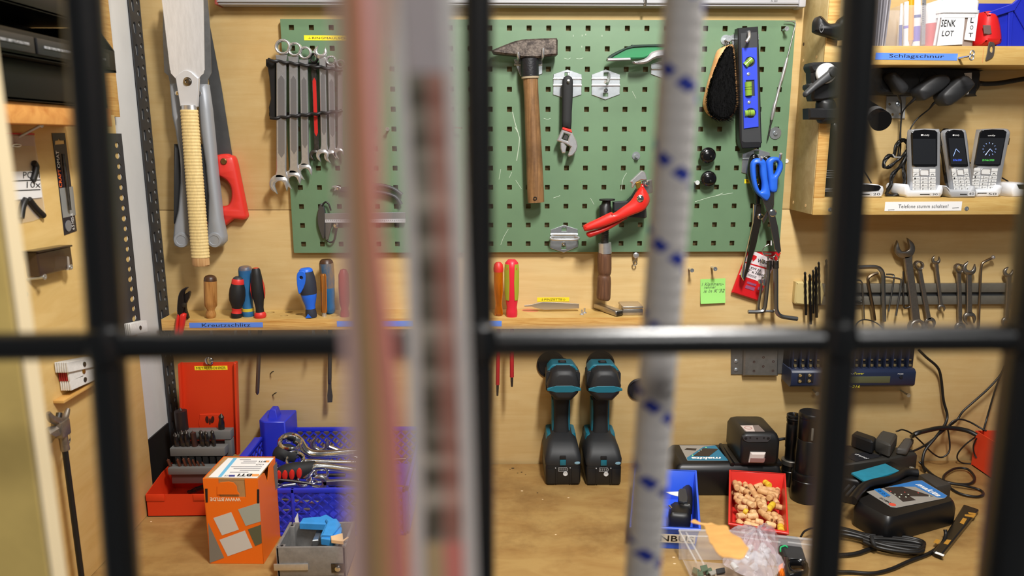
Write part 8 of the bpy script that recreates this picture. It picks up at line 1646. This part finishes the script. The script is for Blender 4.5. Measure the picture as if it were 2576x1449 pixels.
# ---------------------------------------------------------------- large charger in front right
t = thing('tool_charger', 'large black battery charger with a blue sticker at the right front of the bench', 'charger', (.74, -.29, BENCH))
zc4 = BENCH+.046
T4 = [Bn(*pxs(cV, *p__), zc4) for p__ in ((300, 780), (620, 950), (1240, 780), (880, 520))]  # left, front, right, back corners of the upper rim
B4 = [Vector((p.x, p.y, BENCH+.004)) for p in T4]; cen4 = sum(T4, Vector())/4
def ring4(pts, k, z): return [cen4.xy.to_3d()+(Vector((p.x, p.y, 0))-cen4.xy.to_3d())*k+Vector((0, 0, z)) for p in pts]
def rnd4(pts, r=.014, n=4):
    out = []
    for i in range(4):
        p, a_, b_ = pts[i], pts[i-1], pts[(i+1) % 4]; u, v = (a_-p).normalized()*r, (b_-p).normalized()*r
        for k in range(n+1): tt = k/n; out.append(p+u*(1-tt)**2+v*tt**2)
    return out
loft('housing', [rnd4(ring4(T4, 1.0, BENCH+.0006)), rnd4(ring4(T4, 1.02, BENCH+.006)), rnd4(ring4(T4, 1.02, zc4-.016)), rnd4(ring4(T4, .985, zc4-.005)), rnd4(ring4(T4, .93, zc4+.001))], CH, t, ang=45)
fs = Fr((0, 0, zc4+.0013)); sq = pbz(fs, cV, (425, 700), (860, 600), (920, 598), (1145, 735), (1120, 758), (690, 842), (640, 835))
lb = plate('sticker', fs, [sq], .0004, SKN, t); SB2 = M('sticker_sky', (36, 116, 190), rough=.35)
plate('sticker_blue', fs.at(0, 0, .0003), [pbz(fs, cV, (620, 655), (860, 602), (918, 600), (1143, 736), (1118, 756), (1050, 750), (860, 655))], .0003, SB2, lb)
plate('sticker_blue', fs.at(0, 0, .0003), [pbz(fs, cV, (490, 680), (545, 668), (640, 735), (585, 748))], .0003, SB2, lb)
plate('sticker_dark', fs.at(0, 0, .0004), [pbz(fs, cV, (570, 665), (740, 655), (1020, 742), (690, 740))], .0003, MC['sticker_brown'], lb); plate('sticker_dark', fs.at(0, 0, .0004), [pbz(fs, cV, (690, 742), (800, 735), (865, 775), (750, 790))], .0003, MC['sticker_brown'], lb)
P0, P1, P2 = Bn(*pxs(cV, 855, 635), fs.o.z), Bn(*pxs(cV, 1055, 745), fs.o.z), Bn(*pxs(cV, 900, 615), fs.o.z); ftx = Fr(P0+Vector((0, 0, .0007)), P1-P0, Vector((0, 0, 1)).cross((P1-P0).normalized()), (0, 0, 1)); text('lettering', ftx, 'makita', 0, 0, (P1-P0).length, .0135, WHITE, lb, shear=.25, bold=.03)
P0, P1 = Bn(*pxs(cV, 535, 758), fs.o.z), Bn(*pxs(cV, 625, 805), fs.o.z); ftx = Fr(P0+Vector((0, 0, .0007)), P1-P0, Vector((0, 0, 1)).cross((P1-P0).normalized()), (0, 0, 1)); text('lettering', ftx, 'DC18RC', 0, 0, (P1-P0).length, .006, INK, lb, bold=.02)
lathe('logo_disc', Fr(Bn(*pxs(cV, 655, 812), fs.o.z+.0005)), [(.006, 0), (.006, .0003), (0, .0003)], M('logo_red', (214, 80, 60), rough=.4), lb, n=18)
for x, y in ((540, 695), (575, 718), (612, 742)): plate('icon_ring', fs.at(0, 0, .0007), [circ(*plp(fs, *pxs(cV, x, y)), .003, 14), circ(*plp(fs, *pxs(cV, x, y)), .0022, 14)], .0002, INK, lb)
for x, y, g_ in ((678, 720, 1), (735, 722, 1), (797, 722, 1), (985, 736, 1), (718, 745, 1), (776, 745, 1), (640, 695, 0), (765, 702, 0), (885, 708, 0)): lathe('led', Fr(Bn(*pxs(cV, x, y), fs.o.z+.0006)), [(.0016, 0), (.0012, .0005), (0, .0006)], MC['led_pale'] if g_ else M('led_red', (190, 50, 40), rough=.4), lb, n=8)
bk = [Bn(*pxs(cV, *p__), zc4) for p__ in ((190, 590), (430, 640), (900, 540), (640, 440))]
loft('battery_slide', [[p+(sum(bk, Vector())/4-p)*i+Vector((0, 0, z)) for p in bk] for z, i in ((-.0455, 0), (.0, 0), (.006, .05))], CH, t, bev=.002)
rdg = [Bn(*pxs(cV, *p__), zc4+.006) for p__ in ((300, 775), (420, 640), (640, 590), (760, 530), (880, 530))]; tube('ridge', rdg, .008, CH, t, n=10, sm=4)
for k_ in range(3): tube('vent_groove', [Bn(*pxs(cV, 195+k_*48, 720+k_*10), zc4-.002), Bn(*pxs(cV, 270+k_*48, 640+k_*10), zc4+.002)], .0022, M('groove_sheen', (60, 60, 62), rough=.2), t, n=6)
box('grey_lug', Fr(Bn(*pxs(cV, 985, 600), BENCH+.035), (.9, .3, 0), (-.3, .9, 0)), -.03, .025, -.03, .025, -.034, .004, M('lug_grey', (56, 52, 48), rough=.6), t, .006)
fz6 = Fr((0, 0, zc4+.012)); o = plate('teal_pad', fz6, [pbz(fz6, cV, (288, 535), (590, 452), (718, 518), (410, 612))], .004, M('pad_teal', (36, 132, 158), rough=.4, var=.1, vs=60), None, bev=.001, z0=-.002); tag(o, 'teal plastic battery cover lying on the large charger', 'cover')
# rear black case at the wall
t = thing('tool_box', 'dark tool case behind the large charger with small white lettering', 'case', (.80, -.09, BENCH))
q_ = [Bn(*pxs(cV, *p__), BENCH+.052) for p__ in ((150, 300), (520, 420), (880, 365), (600, 260))]
q_ = [Bn(*pxs(cV, 130, 470), BENCH+.05), Bn(*pxs(cV, 640, 400), BENCH+.05), Bn(*pxs(cV, 885, 350), BENCH+.05), Bn(*pxs(cV, 830, 300), BENCH+.05), Bn(*pxs(cV, 200, 275), BENCH+.05)]
for p in q_: p.y = min(p.y, -.006)
cq = sum(q_, Vector())/5; loft('case_body', [[p+(cq-p)*i+Vector((0, 0, z)) for p in q_] for z, i in ((-.0495, 0), (-.008, 0), (0, .06))], M('case_dark', (44, 42, 38), rough=.55), t, bev=.003)
fz7 = Fr((0, 0, BENCH+.0504)); P0, P1 = Bn(*pxs(cV, 315, 368), fz7.o.z), Bn(*pxs(cV, 425, 412), fz7.o.z); ftx = Fr(P0+Vector((0, 0, .0008)), P1-P0, Vector((0, 0, 1)).cross((P1-P0).normalized()), (0, 0, 1)); plate('print_panel', fz7, [pbz(fz7, cV, (290, 360), (440, 345), (560, 385), (330, 430), (260, 395))], .0006, M('panel_dark', (36, 36, 40), rough=.4), t); text('lettering', ftx, 'dremel', 0, 0, (P1-P0).length, .009, WHITE, t, shear=.2)
screw(Fr(Bn(*pxs(cV, 822, 500), BENCH+.045)-Vector((0, 0, .018)), (1, 0, 0), (0, 1, 0), (.05, 0, 1)), .005, .022, label='zinc screw standing beside the dark tool case')
# two plug adapters and a socket lying on it
def cuboid(name, label, cat, corners, z, h, m, bev=.004, grp=None):
    t = thing(name, label, cat, Bn(*corners[0], z), grp); q = [Bn(*c_, z+h) for c_ in corners]; loft('plug_body', [q2 for q2 in ([p-Vector((0, 0, h)) for p in q], q)], m, t, bev=bev); return t, q
AD = M('adapter_dark', (26, 26, 28), rough=.42); zk = BENCH+.0512
cuboid('mains_adapter', 'left black mains adapter lying on the dark tool case', 'adapter', cV((290, 180), (480, 250), (520, 210), (330, 145)), zk, .030, AD)
cuboid('mains_adapter', 'grey topped mains adapter right of the black one on the tool case', 'adapter', cV((500, 225), (640, 280), (705, 180), (560, 145)), zk, .030, M('adapter_grey', (64, 62, 58), rough=.6))
t, q_ = cuboid('plug', 'grey mains plug on a thick cable on the tool case', 'plug', cV((690, 310), (790, 320), (850, 220), (760, 215)), zk, .014, M('plug_grey', (78, 74, 70), rough=.6), bev=.003)
# cables
def cable(label, pts, r, name='cable', sm=5):
    t = thing(name, label, 'cable', pts[-1]); tube('cable', pts, r*.78, M('cable_black', (20, 19, 19), rough=.4), t, n=9, sm=sm); return t
w2 = lambda x, y, d: W(*pxs(cS, x, y), d)
cable('thick cable arching from the grey plug to the red box', [Bn(*pxs(cV, 830, 205), zk+.012), w2(1700, 810, .07), w2(1790, 785, .05), w2(1900, 765, .04), w2(2020, 770, .035), w2(2120, 790, .04), w2(2190, 825, .05)], .0062)
cable('cable hanging from the wall charger down to the bench', [w2(1720, 130, .02), w2(1780, 190, .018), w2(1870, 270, .018), w2(1900, 360, .016), w2(1920, 540, .016), w2(1950, 660, .02), w2(1930, 740, .03), w2(1850, 850, .05), w2(1770, 950, .06), w2(1750, 1050, .07), Bn(*pxs(cV, 945, 520), BENCH+.004)], .0036)
cable('thin cable rising to the right edge behind the grille', [w2(2420, 260, .02), w2(2380, 340, .02), w2(2280, 450, .02), w2(2180, 540, .018), w2(2080, 630, .018), w2(2030, 700, .02), w2(1960, 755, .03), w2(1880, 820, .04), w2(1780, 900, .05), w2(1660, 960, .07), w2(1560, 985, .075), w2(1400, 975, .09)], .0028)
cable('thin cable dropping steeply into the red box', [w2(2390, 330, .02), w2(2350, 430, .02), w2(2310, 560, .02), w2(2270, 700, .025), w2(2245, 790, .04)], .0024)
cable('thin cable looping over to the red box', [w2(1960, 750, .03), w2(2000, 710, .03), w2(2060, 695, .03), w2(2140, 720, .03), w2(2220, 765, .04), w2(2270, 790, .05)], .0024)
cable('thin cable from the grey adapter looping over the wall', [Bn(*pxs(cV, 690, 160), zk+.028), w2(1550, 790, .06), w2(1590, 780, .05), w2(1660, 810, .045), w2(1740, 880, .04), w2(1830, 970, .04), w2(1900, 1005, .04), w2(1960, 970, .04), w2(1972, 900, .035), w2(1960, 800, .03), w2(1950, 770, .03)], .0022)
cable('thin cable looping down beside the red box', [w2(2180, 840, .04), w2(2100, 900, .035), w2(2040, 970, .03), w2(2035, 1020, .03), w2(2080, 1052, .025), w2(2180, 1056, .03)], .002)
cable('thin cable hugging the left side of the red box', [w2(2190, 850, .045), w2(2165, 910, .04), w2(2170, 970, .04), w2(2190, 1010, .045)], .002)
bz = BENCH+.004
cable('cable coiled twice on the bench right of the large charger', [Bn(*pxs(cV, 895, 430), bz+.01), Bn(*pxs(cV, 960, 500), bz), Bn(*pxs(cV, 1050, 570), bz), Bn(*pxs(cV, 1180, 620), bz), Bn(*pxs(cV, 1330, 630), bz), Bn(*pxs(cV, 1390, 580), bz+.003), Bn(*pxs(cV, 1330, 500), bz+.004), Bn(*pxs(cV, 1220, 490), bz+.004), Bn(*pxs(cV, 1120, 550), bz+.005), Bn(*pxs(cV, 1130, 610), bz+.006), Bn(*pxs(cV, 1280, 640), bz+.005), Bn(*pxs(cV, 1430, 680), bz), Bn(*pxs(cV, 1465, 720), bz), Bn(*pxs(cV, 1400, 742), bz), Bn(*pxs(cV, 1260, 715), bz), Bn(*pxs(cV, 1150, 650), bz), Bn(*pxs(cV, 1085, 600), bz)], .0032)
cable('charger cord sweeping across the bench in the lower right corner', [Bn(*pxs(cV, 1125, 1035), BENCH+.02), Bn(*pxs(cV, 1130, 1090), bz+.008), Bn(*pxs(cV, 1090, 1170), bz+.002), Bn(*pxs(cV, 980, 1250), bz), Bn(*pxs(cV, 800, 1320), bz), Bn(*pxs(cV, 640, 1390), bz), Bn(*pxs(cV, 480, 1425), bz), Bn(*pxs(cV, 300, 1415), bz), Bn(*pxs(cV, 160, 1410), bz), Bn(*pxs(cV, 100, 1370), bz), Bn(*pxs(cV, 60, 1300), bz)], .0040)
tb = thing('cord_bundle', 'folded bundle of black cord lying in front of the large charger', 'cable bundle', Bn(*pxs(cV, 650, 1180)))
rc = random.Random(9)
for k_ in range(6):
    o_ = (k_-2.5)*13; z_ = BENCH+.005+.004*(k_ % 3)
    tube('cord_loop', [Bn(*pxs(cV, x+rc.uniform(-8, 8), y+o_*s_), z_) for x, y, s_ in ((60, 1060, 1), (200, 1050, .8), (380, 1090, .6), (480, 1120, .9), (640, 1130, 1.2), (820, 1150, 1.2), (930, 1180, .8), (880, 1225, .4), (700, 1205, .7), (540, 1170, .8), (400, 1125, .6))], .0036, MC['cable_black'], tb, n=8, sm=4)
tube('cord_loop', [Bn(*pxs(cV, x, y), bz) for x, y in ((40, 1265), (200, 1265), (340, 1250), (460, 1210), (580, 1190))], .004, MC['cable_black'], tb, n=8, sm=4)
tube('tie', [Bn(*pxs(cV, 470, 1100), BENCH+.02), Bn(*pxs(cV, 480, 1140), BENCH+.024), Bn(*pxs(cV, 500, 1180), BENCH+.018)], .0035, RUBBER, tb, n=8, sm=3)
cable('thin cord arching out of the red bin to the grille bar', [Bn(*pxs(cU, x, y), BENCH+.02) for x, y in ((2010, 915), (2050, 850), (2110, 815), (2180, 800), (2400, 830))], .0022)
# foil package under the charger
t = thing('foil_package', 'black and gold printed package under the right side of the large charger', 'package', Bn(*pxs(cV, 1200, 1150)))
fp = Fr((0, 0, BENCH+.0004)); pk = [plp(fp, *p__) for p__ in cV((1010, 1270), (1090, 1305), (1420, 895), (1285, 850), (1090, 1175))]
plate('package', fp, [pk], .010, M('foil_black', (26, 23, 20), rough=.25), t, bev=.002)
fp2 = fp.at(0, 0, .0102); GP = M('gold_print', (222, 166, 70), rough=.3, metal=.5)
for q_ in (((1255, 975), (1290, 990), (1320, 940), (1285, 930)), ((1300, 900), (1400, 905), (1380, 930), (1300, 915)), ((1020, 1150), (1060, 1165), (1085, 1130), (1045, 1120)), ((1110, 1160), (1150, 1170), (1180, 1130), (1140, 1125)), ((1330, 880), (1400, 890), (1395, 905), (1335, 895))): plate('gold_print', fp2, [pbz(fp2, cV, *q_)], .0003, GP, t)
plate('white_print', fp2, [pbz(fp2, cV, (1030, 1245), (1110, 1275), (1120, 1260), (1045, 1232))], .0003, WHITE, t)
# red box at the right edge
t = thing('parts_bin', 'red plastic bin at the right edge half behind the grille', 'storage bin', Bn(*pxs(cV, 1480, 480)))
A = W(*pxs(cV, 1392, 155), .03); fr = Fr((1.018, -.122, BENCH+.0006), (1, 0, 0), (0, 1, 0), (0, 0, 1)); hz = A.z-BENCH
pr_ = M('bin_orange_red', (220, 62, 32), rough=.4)
plate('side_wall', Fr(fr.o, (0, 1, 0), (0, 0, 1), (1, 0, 0)), [[(0, 0), (.09, 0), (.09, hz), (0, hz)]], .002, pr_, t)
plate('front_wall', Fr(fr.o, (1, 0, 0), (0, 0, 1), (0, -1, 0)), [[(0, 0), (.16, 0), (.16, hz), (0, hz)]], .002, pr_, t); box('rim', fr, -.003, .16, -.006, .0, hz-.006, hz, pr_, t, .001); box('back_wall', fr, 0, .16, .09, .092, 0, hz, pr_, t, 0); box('bin_floor', fr, 0, .16, .0, .09, 0, .002, pr_, t, 0)
tube('corner_rib', [fr.p(.001, -.003, hz-.006), fr.p(.05, -.003, hz*.5)], .003, pr_, t, n=6)
